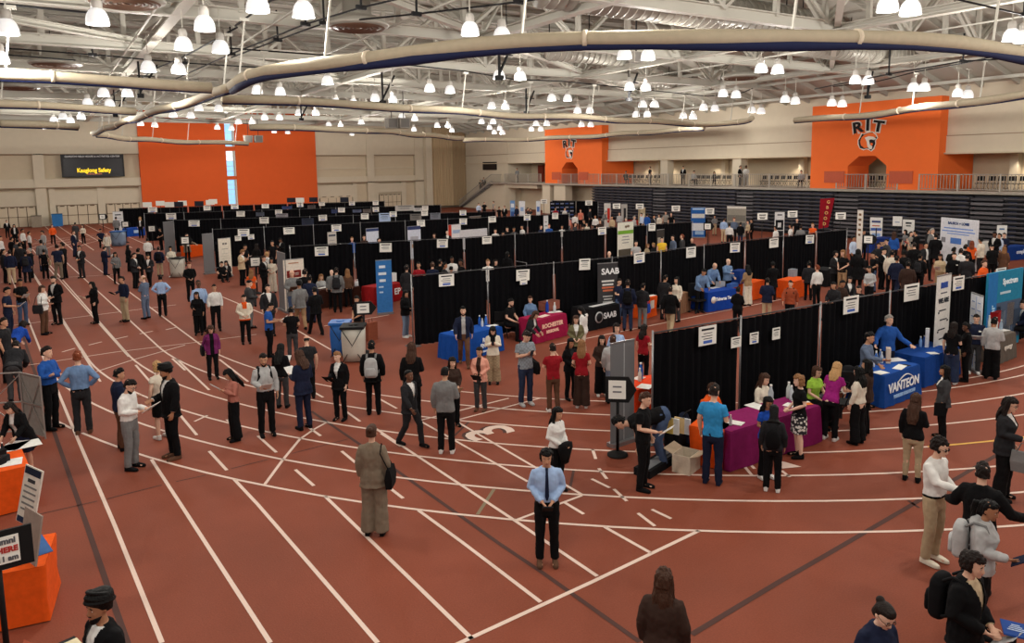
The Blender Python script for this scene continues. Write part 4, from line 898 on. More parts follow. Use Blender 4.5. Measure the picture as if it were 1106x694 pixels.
banner('tall white vertical banner leaning before the nearest drape row', (1012.5, 299), (1027.5, 295.5), 2.6, (226, 224, 218), prints=[(.5, .9, .5, .06, (60, 90, 160)), (.5, .82, .45, .012, (90, 90, 100))]+[(.45+.1*(i % 2), .64-.1*i, .5, .012, DK) for i in range(6)]+[(.2+.65*(i % 2), .62-.1*i, .08, .02, DK) for i in range(6)], words=[('RGZ', .2, .5, .9, (40, 70, 150)), ('WE ARE', .17, .5, .74, (40, 44, 52))])
banner('white two column panel behind the person in navy polo', (1049.5, 316), (1062, 320.5), 2.05, (224, 226, 232), prints=[(.5, .5, .03, .95, (150, 170, 214))]+lines(.25, .3, .1, .9, 9, LB, .01)+lines(.75, .3, .1, .9, 9, LB, .01))
t = banner('turquoise display wall with photographs at the right edge', (1067, 295.5), (1104.5, 288.5), 2.35, (40, 132, 168), prints=[(.13, .5, .26, 1.0, (44, 118, 184)), (.62, .35, .72, .5, (78, 96, 120)), (.45, .3, .16, .36, (150, 168, 190)), (.68, .42, .2, .3, (170, 160, 150)), (.86, .3, .18, .34, (46, 60, 84)), (.6, .2, .2, .2, (196, 200, 204)), (.5, .72, .3, .03, (190, 220, 232)), (.33, .4, .12, .3, (24, 34, 52))], words=[('Spectrum', .24, .62, .86, (226, 240, 244))], name='exhibit_display', cat='display', stand=False, thick=.06)
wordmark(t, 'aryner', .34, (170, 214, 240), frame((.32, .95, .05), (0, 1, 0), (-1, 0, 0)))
banner('blue banner with white words behind the rusty printed stand', (405.5, 281.5), (422.5, 280.5), 2.1, (54, 112, 176), prints=lines(.4, .5, .62, .88, 3, (214, 226, 238), .05)+lines(.3, .3, .4, .5, 2, (180, 205, 230), .03))
banner('rusty grey printed stand with red letters before the red table', (407, 296), (422.5, 295), 1.35, (104, 92, 84), prints=[(.5, .14, .98, .26, (170, 34, 30)), (.3, .5, .4, .1, (150, 140, 130)), (.6, .4, .5, .1, (70, 62, 58)), (.55, .72, .5, .07, (60, 54, 50))], words=[('EP', .3, .5, .8, (214, 60, 40)), ('Cafe', .26, .5, .46, (200, 196, 190))], stand=False, name='printed_stand', cat='stand', thick=.3)
banner('white poster banner with a dark red picture block behind the grey sweater person', (305.5, 281), (327.5, 279), 2.1, (226, 214, 200), prints=[(.5, .72, .7, .14, (120, 34, 30)), (.35, .72, .2, .08, (226, 206, 196)), (.65, .72, .2, .06, (226, 206, 196)), (.5, .93, .5, .02, (180, 130, 100)), (.5, .6, .75, .02, (120, 70, 60)), (.5, .03, .9, .05, (90, 90, 92))]+lines(.5, .6, .2, .5, 4, (200, 190, 180)))
banner('white back of a banner beside the poster with dark red block', (299, 271.5), (307.5, 274), 2.35, (206, 206, 208), back=True, thick=.03)
banner('white banner with round symbol and faint lines at the fourth drape row', (235.3, 258), (248.5, 256.7), 2.05, (224, 216, 200), prints=[(.4, .86, .16, .05, (120, 116, 110)), (.6, .86, .16, .05, (120, 116, 110)), (.5, .72, .5, .015, (150, 146, 140))]+lines(.5, .6, .2, .6, 7, (196, 190, 178), .012))
banner('dark grey back of a banner at the left end of the fourth drape row', (218, 253), (229.5, 252), 2.2, (92, 92, 96), back=True)
banner('pale grey banner back at the left end of the fifth drape row', (176, 240), (187, 238.5), 2.25, (170, 170, 172), back=True)
banner('white sign board beside the blue table at the sixth row', (121.5, 228.7), (132.5, 228.3), 2.05, (220, 222, 222), prints=[(.5, .86, .6, .05, DK)]+lines(.5, .7, .4, .7, 4, (150, 160, 175)))
banner('pale banner with lines in the fourth row, right of its white sign', (353.6, 251), (363, 250.2), 1.95, (196, 192, 184), prints=[(.5, .9, .8, .06, (80, 84, 96))]+lines(.5, .7, .2, .75, 7, (130, 130, 134), .015))
banner('blue topped white banner in the fourth row, middle', (395.2, 247), (408.5, 246), 2.0, (206, 214, 228), prints=[(.5, .95, 1, .08, (58, 70, 112)), (.5, .5, .7, .12, (150, 170, 206)), (.5, .25, .8, .2, (90, 130, 190))])
banner('blue topped white banner in the fourth row, right of the middle', (440, 244.8), (454, 243.8), 2.05, (206, 212, 226), prints=[(.5, .95, 1, .1, (54, 62, 104)), (.5, .6, .6, .18, (170, 170, 180)), (.4, .4, .2, .12, (190, 150, 120)), (.65, .45, .2, .12, (120, 140, 180))])
banner('red and white banner with blue block in the fourth row', (484, 243), (497.5, 241.8), 1.9, (224, 224, 226), prints=[(.12, .5, .24, 1, (196, 60, 40)), (.65, .3, .6, .3, (50, 90, 160)), (.65, .75, .6, .12, (160, 180, 210))])
t = banner('long white blank board leaning over the third drape row', (496.5, 248.5), (526, 246.2), 2.1, (196, 196, 200), name='blank_board', cat='board', stand=False, z0=1.0)
banner('beige banner with a tan and red figure in the fourth row', (507, 234), (519.5, 233), 2.2, (120, 104, 92), prints=[(.5, .85, .8, .2, (200, 190, 176)), (.5, .4, .6, .45, (196, 160, 130)), (.62, .4, .2, .3, (176, 80, 60))])
banner('white tall banner with blue mark below the corner stairs', (560.5, 217), (567, 217), 2.1, (226, 228, 232), prints=[(.5, .6, .5, .2, (150, 180, 220)), (.5, .15, .7, .15, (60, 110, 180))])
banner('blue tall banner left of the white one below the corner stairs', (551, 216.5), (556, 216.5), 2.1, (110, 150, 200), prints=[(.5, .75, .7, .2, (220, 228, 236)), (.5, .3, .7, .3, (60, 90, 150))])
banner('slim white banner before the short far drape row', (579, 217), (583.5, 217), 2.1, (222, 226, 230), prints=[(.5, .6, .6, .25, (90, 130, 200)), (.5, .2, .7, .15, (220, 120, 60))])
banner('slim white banner behind the third drape row near the aisle', (587, 233), (592, 232.7), 2.1, (216, 216, 216), prints=lines(.5, .5, .3, .8, 5, (110, 110, 116), .03))
bw = banner('black display wall patterned with small blue and white logos', (594, 217.5), (620, 217), 2.25, (22, 23, 30), prints=[((i+.5)/5, .9-.16*j, .14, .05, (70, 90, 150) if (i+j) % 2 else (150, 154, 170)) for i in range(5) for j in range(6)], name='exhibit_display', cat='display', stand=False, thick=.08)
for lab, tl, tr, ht, rgb, pr in (('white banner with a red figure near the bleachers', (652.5, 219.5), (659.5, 219.5), 2.2, (206, 202, 196), [(.7, .5, .4, .6, (190, 50, 40)), (.3, .6, .3, .2, (150, 150, 150))]), ('grey and white banner with a dark figure near the bleachers', (671, 220.5), (677.5, 220.5), 2.2, (170, 166, 160), [(.6, .5, .4, .7, (50, 48, 50))]), ('tan picture banner near the bleachers', (689.5, 224), (697, 224), 2.1, (176, 160, 130), [(.5, .6, .7, .3, (220, 214, 200))]),
        ('blue banner with white patches below the middle bleachers', (746.5, 224), (762, 224), 2.3, (42, 92, 160), [(.5, .95, .8, .05, (170, 200, 230)), (.5, .72, .9, .14, (206, 206, 200)), (.5, .35, .95, .25, (206, 210, 214)), (.6, .15, .6, .12, (150, 180, 214))]), ('broad beige banner with a skyline below the middle bleachers', (785.5, 222.5), (806, 223), 2.3, (150, 144, 132), [(.5, .96, 1, .07, (220, 216, 206)), (.5, .6, .95, .2, (120, 116, 108)), (.5, .35, .95, .2, (90, 92, 94)), (.4, .5, .04, .3, (206, 196, 180))]),
        ('white banner with a black ring and figure below the bleachers', (837, 229), (847.5, 229), 2.3, (220, 220, 220), [(.5, .62, .8, .3, (26, 28, 32)), (.5, .62, .35, .14, (220, 220, 220)), (.62, .25, .6, .4, (30, 32, 36)), (.5, .92, .5, .04, (90, 90, 96))])):
    banner(lab, tl, tr, ht, rgb, pr)
p = G(889, 257); t = empty('feather_flag', 'slanted crimson feather flag with gold letters below the bleachers', 'flag', p)
q = MB(); q.tube([(0, 0, 0), (0, 0, 1.2), (.12, 0, 3.0)], .03, 6); obj('flag_pole', q, DARKMETAL, t)
dx = Vector((math.cos(-YAW), math.sin(-YAW), 0))
q = MB(); P0 = [dx*-.35+Vector((0, 0, .7)), dx*.35+Vector((0, 0, .8)), dx*.75+Vector((0, 0, 2.95)), dx*-.3+Vector((0, 0, 2.9))]; q.prism(P0, None, Vector((.01, .02, 0))); obj('flag_cloth', q, cloth((160, 30, 44)), t)
nrm = Vector((-math.sin(YAW), -math.cos(YAW), 0))
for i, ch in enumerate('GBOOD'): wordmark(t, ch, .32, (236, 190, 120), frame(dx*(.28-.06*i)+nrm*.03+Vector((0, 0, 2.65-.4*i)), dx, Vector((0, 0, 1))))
t = banner('tall narrow white banner with vertical letters below the nearer orange block', (926.5, 226.5), (932.5, 227), 2.9, (222, 216, 206), prints=lines(.5, .5, .45, .9, 5, (120, 90, 60), .05), z0=.4)
t = banner('white display wall headed BAUSCH + LOMB below the bleachers', (1017.5, 234.5), (1057, 238), 2.6, (214, 216, 222), prints=[(.5, .8, .8, .025, (120, 150, 210)), (.5, .74, .9, .025, (120, 150, 210)), (.5, .69, .6, .02, (120, 150, 210)), (.1, .55, .12, .1, (130, 130, 136)), (.85, .5, .16, .2, (90, 96, 104)), (.45, .55, .3, .12, (80, 120, 190))], words=[('BAUSCH + LOMB', .19, .5, .9, (40, 62, 110))], name='exhibit_display', cat='display', stand=False, thick=.1)
for lab, tl, tr, z0, z1, pr in (('white square poster with a dark logo under the bleachers', (940, 234.5), (953.5, 235), 1.75, 2.35, [(.5, .6, .7, .2, (60, 70, 120)), (.5, .2, .6, .1, (180, 90, 60))]), ('blue striped poster below the white square poster', (940, 242), (953, 242.3), 1.2, 1.75, [(.5, .8, .9, .15, (170, 60, 50)), (.5, .45, .9, .3, (70, 100, 170))]), ('white and blue poster lowest of three under the bleachers', (940, 248), (953, 248.3), .7, 1.25, [(.5, .5, .7, .5, (140, 170, 214))]),
        ('white blank poster between the posters and the display wall', (964.5, 233.3), (974.5, 233.7), 1.9, 2.45, [(.5, .4, .5, .12, (150, 160, 180))]), ('white poster with dark words left of the white display wall', (975.3, 236.8), (988, 237.3), 1.4, 2.2, [(.5, .75, .5, .12, DK), (.5, .55, .4, .08, DK)]), ('pale poster right of the white display wall', (1077, 243), (1088, 243.3), 1.3, 2.1, [(.5, .75, .5, .1, (80, 110, 150))])):
    a, b = G(*tl, z1), G(*tr, z1); d = (b-a); Ln = Vector((d.x, d.y, 0)).length
    banner(lab, tl, tr, z1, (222, 222, 218), pr, z0=z0, name='poster', cat='poster', stand=False)
for lab, px, row_y in (('white sign card hung before the bleachers, right of the blue banner', (766.5, 228), 0), ('white sign card hung before the bleachers, left of the ring banner', (823.5, 233.5), 0), ('white sign card hung before the bleachers, right of the ring banner', (856, 231), 0), ('white sign card hung before the bleachers, right of the crimson flag', (908, 233), 0), ('white sign card on the short far drape row, left', (587.5, 217.5), 0), ('white sign card on the short far drape row, right', (636, 219), 0), ('white sign card between two banners near the bleachers', (666, 222.5), 0), ('white sign card above the tan picture banner', (691, 222.7), 0), ('white sign card on a dark stand near the bleachers', (730, 225), 0)):
    p = G(px[0], px[1], 2.3); q = MB(); q.box((0, 0, 0), (.62, .02, .42)); b = MB(); b.box((0, -.015, .08), (.4, .006, .06)); b.box((0, -.015, -.04), (.36, .006, .03)); b.box((0, -.015, -.12), (.3, .006, .05))
    t = empty('sign_card', lab, 'sign', Vector((p.x, p.y, 0)), -YAW); o = obj('card', q, PAPER, t); o.location = (0, 0, 2.3); o = obj('print', b, INK, t); o.location = (0, 0, 2.3)
    q = MB(); q.tube([(0, .03, 0), (0, .03, 2.5)], .02, 6); q.box((0, .03, .01), (.4, .4, .02)); obj('card_stand', q, DARKMETAL, t)
# small cards peeping over the farthest row
for k, (x, y, c) in enumerate(((159, 221, 0), (173, 219.5, 0), (183, 220.8, 0), (197, 219.3, 0), (193, 220.5, 1), (215, 219.8, 1), (227, 218.5, 0), (230, 217.5, 0), (314.5, 216, 1), (324, 216, 0), (338.5, 215.5, 1), (372, 215.5, 1))):
    p = G(x, y, 2.9); q = MB(); q.box((0, 0, 2.9), (.75, .03, .42))
    t = empty('sign_card', '', 'sign', Vector((p.x, p.y, 0)), -YAW); t['label'] = '%s card %s from the left peeping over the farthest drape row' % ('dark' if c else 'white', NTH[k]); obj('card', q, cloth((40, 42, 52)) if c else PAPER, t)
    q = MB(); q.tube([(0, .03, 0), (0, .03, 3.0)], .02, 6); q.box((0, .03, .01), (.4, .4, .02)); obj('card_stand', q, DARKMETAL, t)
# dark posters and small screens low on the far drapes
for k, (px, row, w_, h_, rgb) in enumerate((((332.5, 239.5), rowE, 12, 8, (52, 58, 76)), ((304.5, 233), rowF, 12, 5, (150, 150, 156)), ((281, 231), rowF, 8, 4, (90, 96, 110)), ((310, 224), rowG, 10, 3, (60, 74, 120)), ((336.5, 223.5), rowG, 8, 4, (90, 84, 84)), ((361, 228), rowF, 6, 4, (60, 70, 110)), ((385.5, 227.7), rowF, 9, 3, (96, 104, 130)), ((396, 227.5), rowF, 8, 4, (110, 104, 100)), ((415.5, 234.5), rowE, 12, 9, (170, 190, 220)), ((449, 234.5), rowE, 12, 7, (120, 116, 112)), ((470, 233.2), rowE, 11, 7, (120, 124, 134)), ((437, 224.5), rowF, 20, 6, (190, 188, 184)), ((451, 226), rowF, 9, 4, (200, 200, 198)), ((237.5, 262), rowD, 9, 3, (30, 30, 34)))):
    t = sign_on_row(px, w_, h_, row, '', 0, False)
    if t is None: continue
    t.name = 'drape_poster'; t['category'] = 'poster'; t['label'] = '%s poster at the %s drape row, %s of the far posters from the left' % ({0: 'dark slate', 1: 'pale grey', 2: 'slate', 3: 'navy', 4: 'brownish', 5: 'deep blue', 6: 'bluish', 7: 'taupe', 8: 'pale blue', 9: 'warm grey', 10: 'cool grey', 11: 'long white', 12: 'small white', 13: 'black'}[k], {id(rowE): 'fifth', id(rowF): 'sixth', id(rowG): 'seventh', id(rowD): 'fourth'}[id(row)], NTH[k])
    t.children[0].data.materials.clear(); t.children[0].data.materials.append(cloth(rgb))
# ------------------------------------------------------------------ upright sign posts
def sign_post(label, top_px, base_px=None, hgt=1.75, sw=.5, sh=.42, hexed=True, words=None):
    p = G(*base_px) if base_px else None
    if p is None:
        p = G(*top_px, hgt-.2); p.z = 0
    ang = math.atan2(-p.x, p.y)*-1
    t = empty('sign_post', label, 'sign', p, -math.atan2(p.x, p.y))
    q = MB(); q.tube([(0, 0, .04), (0, 0, hgt-.1)], .032, 10); obj('pole', q, BLACK, t)
    q = MB(); q.lathe([(.2, 0), (.2, .03), (.12, .07), (.04, .1)], n=20); obj('base', q, BLACK, t)
    q = MB(); zc = hgt-.22
    if hexed: P0 = [Vector((-sw*.56, -.05, zc-sh*.6)), Vector((sw*.5, -.05, zc-sh*.6)), Vector((sw*.85, -.05, zc)), Vector((sw*.5, -.05, zc+sh*.6)), Vector((-sw*.56, -.05, zc+sh*.6))]
    else: P0 = [Vector((-sw*.6, -.05, zc-sh*.62)), Vector((sw*.6, -.05, zc-sh*.62)), Vector((sw*.6, -.05, zc+sh*.62)), Vector((-sw*.6, -.05, zc+sh*.62))]
    q.prism(P0, None, Vector((0, .03, 0))); obj('sign_frame', q, BLACK, t)
    q = MB(); q.box((-.01, -.058, zc), (sw*.78, .01, sh*.86)); obj('notice', q, PAPER, t)
    if words is None:
        q = MB()
        for i in range(2): q.box((-.01, -.066, zc+.06-.1*i), (sw*.4, .004, .03))
        obj('print', q, cloth((120, 120, 124)), t)
    else:
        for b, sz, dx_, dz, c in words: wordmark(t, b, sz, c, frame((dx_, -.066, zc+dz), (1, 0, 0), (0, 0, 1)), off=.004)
    return t
sign_post('black upright sign post with a white notice before the grey banner back', (667, 392), (667, 491.5), 1.55, .42, .42)
sign_post('black upright sign post with arrow shaped board beside the clear bin', (393, 319), (394.5, 381), 1.62, .46, .34)
sign_post('black upright sign post among people by the fourth drape row', (276, 282), None, 1.7)
sign_post('black upright sign post near the blue table at the sixth row', (137, 239), (137, 262), 1.7)
sign_post('black upright sign post farthest left near the white sign board', (110.5, 230.5), (112.5, 256), 2.0)
sign_post('black upright sign post by the white counter before the fifth row', (164, 246.5), None, 1.75)
sign_post('black upright sign post held beside the small orange table', (200, 259), None, 1.75)
sign_post('black sign post with white notice in the crowd below the bleachers', (938, 258), None, 1.8)
sign_post('black sign post with white notice near the beige skyline banner', (764.5, 244), None, 1.7)
pf = G(4, 745); 
t = sign_post('black sign post at the lower left corner with red letters HERE', (-4, 592), None, 1.72, .56, .36, False, words=[('Alumni', .09, .05, .1, (90, 90, 94)), ('IN HERE', .085, .04, .0, (170, 50, 44)), ('10-11 am', .08, .04, -.1, (90, 90, 94))])
# ------------------------------------------------------------------ bins, boxes and other loose things
BAGW = mat('clear_bin_bag', (196, 192, 180), .35, .1, 9); BAGB = mat('blue_bin_bag', (44, 104, 180), .5, .12, 9)
def wire_bin(label, px, w_, h_, bag, lid=None):
    t = empty('bin', label, 'bin', G(*px), -.5)
    q = MB(); q.loft([[Vector((sx*w_/2*k+.02*math.sin(z*9+sx), sy*w_/2*k+.02*math.cos(z*7), z)) for sx, sy in ((-1, -1), (0, -1.08), (1, -1), (1.08, 0), (1, 1), (0, 1.08), (-1, 1), (-1.08, 0))] for z, k in ((.03, .86), (h_*.3, 1.0), (h_*.7, .95), (h_, 1.02))], 0); obj('bin_bag', q, bag, t)
    q = MB()
    for sx in (-1, 1):
        for sy in (-1, 1): q.tube([(sx*w_/2, sy*w_/2, 0), (-sx*w_/2*.95, sy*w_/2*1.06, h_)], .012, 6)
    obj('wire_frame', q, DARKMETAL, t)
    q = MB(); q.box((0, 0, h_+.03), (w_*1.12, w_*1.12, .07)); q.lathe([(w_*.22, h_+.066), (w_*.22, h_+.08)], n=16); obj('lid', q, lid or BLACK, t)
wire_bin('clear bagged wire bin with black lid beside the sign post', (383, 389), .62, 1.0, BAGW)
wire_bin('blue bagged recycling bin behind the clear bagged bin', (369, 383), .55, .98, BAGB, BAGB)
wire_bin('grey and blue bagged bin near the far blue table', (128.5, 265.5), .8, 1.1, mat('grey_blue_bag', (130, 150, 176), .5, .1, 8), BAGB)
wire_bin('clear bagged bin beside the person in cream top at the lanes', (192.5, 299), .6, 1.0, BAGW)
t = empty('paper_bag', 'brown paper carrier bag standing behind the sign post', 'bag', G(401, 367), .4)
q = MB(); q.box((0, 0, .3), (.42, .2, .6)); obj('bag_body', q, cloth((150, 84, 62)), t); q = MB(); q.tube([(-.08, 0, .6), (-.06, 0, .72), (.06, 0, .72), (.08, 0, .6)], .01, 6); obj('handle', q, cloth((130, 70, 50)), t)
t = empty('open_carton', 'white open cardboard box standing on the floor by the black bags', 'box', G(741, 507), .35)
q = MB()
for c, s_ in (((0, -.17, .17), (.44, .015, .34)), ((0, .17, .17), (.44, .015, .34)), ((-.22, 0, .17), (.015, .34, .34)), ((.22, 0, .17), (.015, .34, .34)), ((0, 0, .02), (.44, .34, .02))): q.box(c, s_)
obj('box_body', q, cloth((206, 192, 172)), t)
for r_, s_ in ((.8, 1), (-.8, -1)):
    q = MB(); q.box((0, s_*.26, .37), (.44, .2, .012), rot=Matrix.Rotation(r_*.5, 3, 'X')); obj('flap', q, cloth((186, 166, 142)), t)
for lab, px, s_, rgb in (('black bulging duffel bag by the bending person', (727, 485), (.5, .32, .6), (24, 24, 27)), ('navy backpack on the floor by the orange table', (738, 482), (.36, .28, .7), (30, 36, 54)), ):
    t = empty('duffel_bag', lab, 'bag', G(*px), .3); q = MB(); q.loft([[Vector((s_[0]/2.3*k*math.cos(a)*1.05, s_[1]/2*k*math.sin(a)*1.05, z*s_[2])) for a in [2*PI*i/12 for i in range(12)]] for z, k in ((0, .85), (.2, 1.0), (.7, .95), (.95, .6), (1, .3))], 0); obj('bag_body', q, cloth(rgb), t)
    q = MB(); q.tube([(-.15, -.05, s_[2]*.9), (-.1, -.1, s_[2]*1.08), (.1, -.1, s_[2]*1.08), (.15, -.05, s_[2]*.9)], .015, 6); obj('handle', q, BLACK, t)
    q = MB(); q.box((0, -s_[1]*.5, s_[2]*.4), (s_[0]*.6, .08, s_[2]*.4)); obj('front_pocket', q, cloth(tuple(int(v*1.3) for v in rgb)), t)
t = empty('open_case', 'flat open black case lying on the track by the bending person', 'case', G(712, 503), .3)
q = MB(); q.box((0, 0, .07), (1.25, .34, .14)); obj('case_tray', q, cloth((22, 22, 25)), t); q = MB(); q.box((0, 0, .142), (1.1, .2, .01)); q.box((.3, 0, .16), (.2, .1, .04)); obj('case_content', q, cloth((120, 122, 126)), t)
for k, (px, rgb) in enumerate((((722, 459), (230, 200, 110)), ((728, 460), (226, 226, 222)), ((734, 459), (220, 190, 140)), ((740, 460), (200, 204, 210)))):
    q = MB(); q.box((0, 0, 0), (.04, .2, .3)); tag(obj('file_folder', q, cloth(rgb), None, G(*px, .7), .4), ['yellow folder, leftmost of the files in the black bags', 'white folder, second of the files in the black bags', 'cream folder, third of the files in the black bags', 'pale grey folder, rightmost of the files in the black bags'][k], 'folder')
# rollator
t = empty('rollator', 'black wheeled walking frame between the magenta shirt and cream blouse people', 'walker', G(914, 462), .7)
for sx in (-.25, .25):
    q = MB(); q.tube([(sx, .3, .1), (sx, .05, .62), (sx, -.05, .92), (sx, .08, .95)], .014, 8); q.tube([(sx, -.28, .1), (sx, .05, .62)], .014, 8); obj('side_frame', q, DARKMETAL, t)
    for yy in (.3, -.28):
        q = MB(); n_ = 16
        q.tube([(sx+.03, yy+.1*math.cos(2*PI*i/n_), .1+.1*math.sin(2*PI*i/n_)) for i in range(n_+1)], .017, 6)
        for i in range(3): a = PI*i/3; q.bar((sx+.03, yy+.09*math.cos(a), .1+.09*math.sin(a)), (sx+.03, yy-.09*math.cos(a), .1-.09*math.sin(a)), .012, .012)
        obj('wheel', q, BLACK, t)
q = MB(); q.box((0, .05, .56), (.46, .26, .04)); obj('seat', q, BLACK, t); q = MB(); q.box((0, .18, .38), (.4, .14, .24)); obj('basket', q, DARKMETAL, t)
# chairs
def clearp(p, r):
    best = None; u = Vector((p.x, p.y, 0)).normalized(); w_ = Vector((u.y, -u.x, 0))
    for i in range(-18, 19):
        for j in range(-10, 11):
            q = p+u*(.06*i)+w_*(.06*j); c_ = math.hypot(i, j)
            if best is not None and c_ >= best[0]: continue
            ok = True
            for row in ROWS_:
                a_, b_ = row_dist(q, row), row_dist(p, row)
                if a_ is not None and (abs(a_) < r): ok = False
            for k_, (a, d, n, Ln, dp, hg) in TABLES.items():
                v = Vector((q.x, q.y, 0))-a; x_, y_ = v.dot(d), v.dot(n)
                if math.hypot(max(-x_, 0, x_-Ln), max(-y_, 0, y_-dp)) < r*.75: ok = False; break
            if ok: best = (c_, q)
    return best[1] if best else p
ch0 = [None]
def chair(label, px, ang, hgt=.0, group=None, p=None):
    if ch0[0] is None:
        t = empty('folding_chair', label, 'chair')
        q = MB(); q.box((0, 0, .45), (.44, .42, .04)); obj('seat', q, BLACK, t)
        q = MB(); q.box((0, .2, .76), (.44, .03, .3), rot=Matrix.Rotation(-.12, 3, 'X')); obj('backrest', q, BLACK, t)
        for sx in (-.2, .2):
            q = MB(); q.tube([(sx, -.2, 0), (sx, .16, .5), (sx, .22, .9)], .013, 6); obj('leg', q, DARKMETAL, t)
            q = MB(); q.tube([(sx, .24, 0), (sx, -.14, .44)], .013, 6); obj('leg', q, DARKMETAL, t)
        ch0[0] = t; r = t
        r.location = p or clearp(G(*px), .4); r.rotation_euler = (0, 0, ang)
    else: r = dup(ch0[0], p or clearp(G(*px), .4), ang, label)
    if group: r['group'] = group
    return r
chair('black folding chair with a navy jacket behind the magenta table', (799, 449), 2.3)
chair('black folding chair beside the person in orange top', (757, 458), 2.6)
chair('black folding chair heaped with a coat left of the VANTEON table', (914, 440), 2.4)
chair('black folding chair behind the right of the VANTEON table', (977, 386), 2.5)
chair('black folding chair behind the table with letters EPI', (1030, 366), 2.5)
chair('black folding chair behind the blue table, near the seated black shirt', (541, 364), 2.7)
CH = [o for o in SC.objects if o.name.startswith('folding_chair') and o.parent is None]
JP = {(800, 446): CH[0].location.copy(), (913, 436): CH[2].location.copy(), (1030, 364): CH[4].location.copy(), (978, 383): CH[3].location.copy(), (1046, 361): clearp(G(1046, 362), .4)}
for nm, lab, px, rgb, zz in (('jacket', 'navy jacket hung over the chair behind the magenta table', (800, 446), (28, 36, 64), .55), ('jacket', 'black coat heaped on the chair left of the VANTEON table', (913, 436), (20, 20, 23), .5), ('jacket', 'red jacket hung on a chair behind the person in navy polo', (1046, 361), (150, 26, 36), .5), ('jacket', 'black coat on the chair behind the table with letters EPI', (1030, 364), (22, 22, 26), .5), ('jacket', 'black coat on the chair behind the right of the VANTEON table', (978, 383), (20, 20, 24), .5)):
    q = MB(); r_ = random.Random(len(lab))
    q.loft([[Vector((.27*k*math.cos(a)*(1+.1*math.sin(3*a+z*9)), .17*k*math.sin(a)*(1+.12*math.cos(2*a+z*5)), z)) for a in [2*PI*i/14 for i in range(14)]] for z, k in ((0, .9), (.15, 1.05), (.3, 1.1), (.42, .9), (.5, .4))], 0)
    tag(obj(nm, q, cloth(rgb), None, JP[px]+Vector((0, 0, .48))), lab, 'jacket')
chair('red plastic chair behind the person in navy polo', (1046, 362), 2.6)
t = empty('office_chair', 'black wheeled office chair left of the blue staff table', 'chair', clearp(G(751, 334.5), .4))
q = MB(); q.tube([(0, 0, .1), (0, 0, .45)], .03, 8); obj('column', q, DARKMETAL, t); q = MB()
for i in range(5): a = 2*PI*i/5; q.bar((0, 0, .1), (.3*math.cos(a), .3*math.sin(a), .06), .04, .03); q.ball((.3*math.cos(a), .3*math.sin(a), .035), .035, n=8, k=6)
obj('wheel_base', q, DARKMETAL, t); q = MB(); q.box((0, 0, .48), (.48, .46, .07)); obj('seat', q, BLACK, t); q = MB(); q.box((0, .22, .85), (.44, .06, .5)); obj('backrest', q, BLACK, t)
# chairs along the balcony
kk = 0
for y0, y1 in ((54.5, 60.5), (46.2, 51.2), (38.0, 43.5), (30.8, 33.4), (19.5, 26.2)):
    n_ = int((y1-y0)/.62)
    for i in range(n_):
        kk += 1; chair('black folding chair set in a row along the balcony', None, -PI/2+R.uniform(-.15, .15), group='folding chairs along the balcony', p=Vector((51.6, y0+i*.62, 3.6)))
# pop up frame at the left edge
t = empty('popup_frame', 'silver folding display frame with grey fabric at the left edge', 'display frame', G(28, 470))
a_, b_ = G(20.5, 402, 1.35)-G(28, 470), G(43, 407, 1.35)-G(28, 470)
a_.z = b_.z = 0; c_ = a_+Vector((-1.2, .5, 0)); q = MB()
for p_ in (a_, b_, c_): q.bar(p_, p_+Vector((0, 0, 1.35)), .03, .03)
for p_, r_ in ((a_, b_), (a_, c_)):
    for z0, z1 in ((.05, 1.3), (1.3, .05)): q.bar(p_+Vector((0, 0, z0)), r_+Vector((0, 0, z1)), .018, .018)
    for z in (.05, .7, 1.35): q.bar(p_+Vector((0, 0, z)), r_+Vector((0, 0, z)), .025, .025)
obj('tube_frame', q, STEEL, t)
q = MB(); q.quad(a_+Vector((0, .05, .05)), b_+Vector((0, .05, .05)), b_+Vector((0, .05, 1.33)), a_+Vector((0, .05, 1.33))); obj('fabric', q, cloth((150, 146, 140)), t)
# poster boards on the left tables
def leaning(label, base, wdir, w_, h_, rgb, prints, lean=.35, z=.755, name='easel_card', rot=0):
    t = empty(name, label, 'sign', base+Vector((0, 0, 0)), rot)
    Mx = Matrix.Rotation(-lean, 3, 'X')
    q = MB(); q.box(Mx @ Vector((0, 0, h_/2)), (w_, .02, h_), rot=Mx); obj('card', q, cloth(rgb), t)
    for fx_, fz, fw, fh, c in prints:
        q = MB(); q.box(Mx @ Vector((w_*fx_, -.014, h_*(.5+fz))), (w_*fw, .006, h_*fh), rot=Mx); obj('print', q, cloth(c), t)
    q = MB(); q.bar((0, h_*math.sin(lean)*.6, h_*.5), (0, h_*math.sin(lean)*.7, .0), .03, .01); obj('strut', q, BLACK, t)
leaning('tall white poster card with dark heading standing on the left orange table', G(27, 566, .76), None, .5, .78, (214, 206, 194), [(0, .42, .9, .12, (34, 40, 56)), (0, -.44, .9, .1, (34, 44, 70)), (0, .26, .4, .06, (60, 60, 64))]+[(0, .15-.1*i, .7, .03, (120, 118, 116)) for i in range(5)], .25, rot=-1.15)
leaning('grey card standing behind the sign post on the lower orange table', G(30, 605, .76), None, .5, .62, (150, 136, 126), [], .2, rot=-1.2)
p = G(58, 706, .74); t = empty('clipboard_box', 'black tray holding a cream printed card at the bottom left corner', 'tray', Vector((p.x, p.y, 0)), .3)
q = MB(); q.box((0, 0, .71), (.5, .34, .06)); obj('tray_body', q, BLACK, t); q = MB(); q.box((.06, -.03, .745), (.38, .26, .01)); obj('card', q, cloth((226, 214, 180)), t); q = MB(); q.tube([(0, 0, 0), (0, 0, .7)], .05, 8); q.box((0, 0, .01), (.4, .4, .02)); obj('tray_stand', q, BLACK, t)
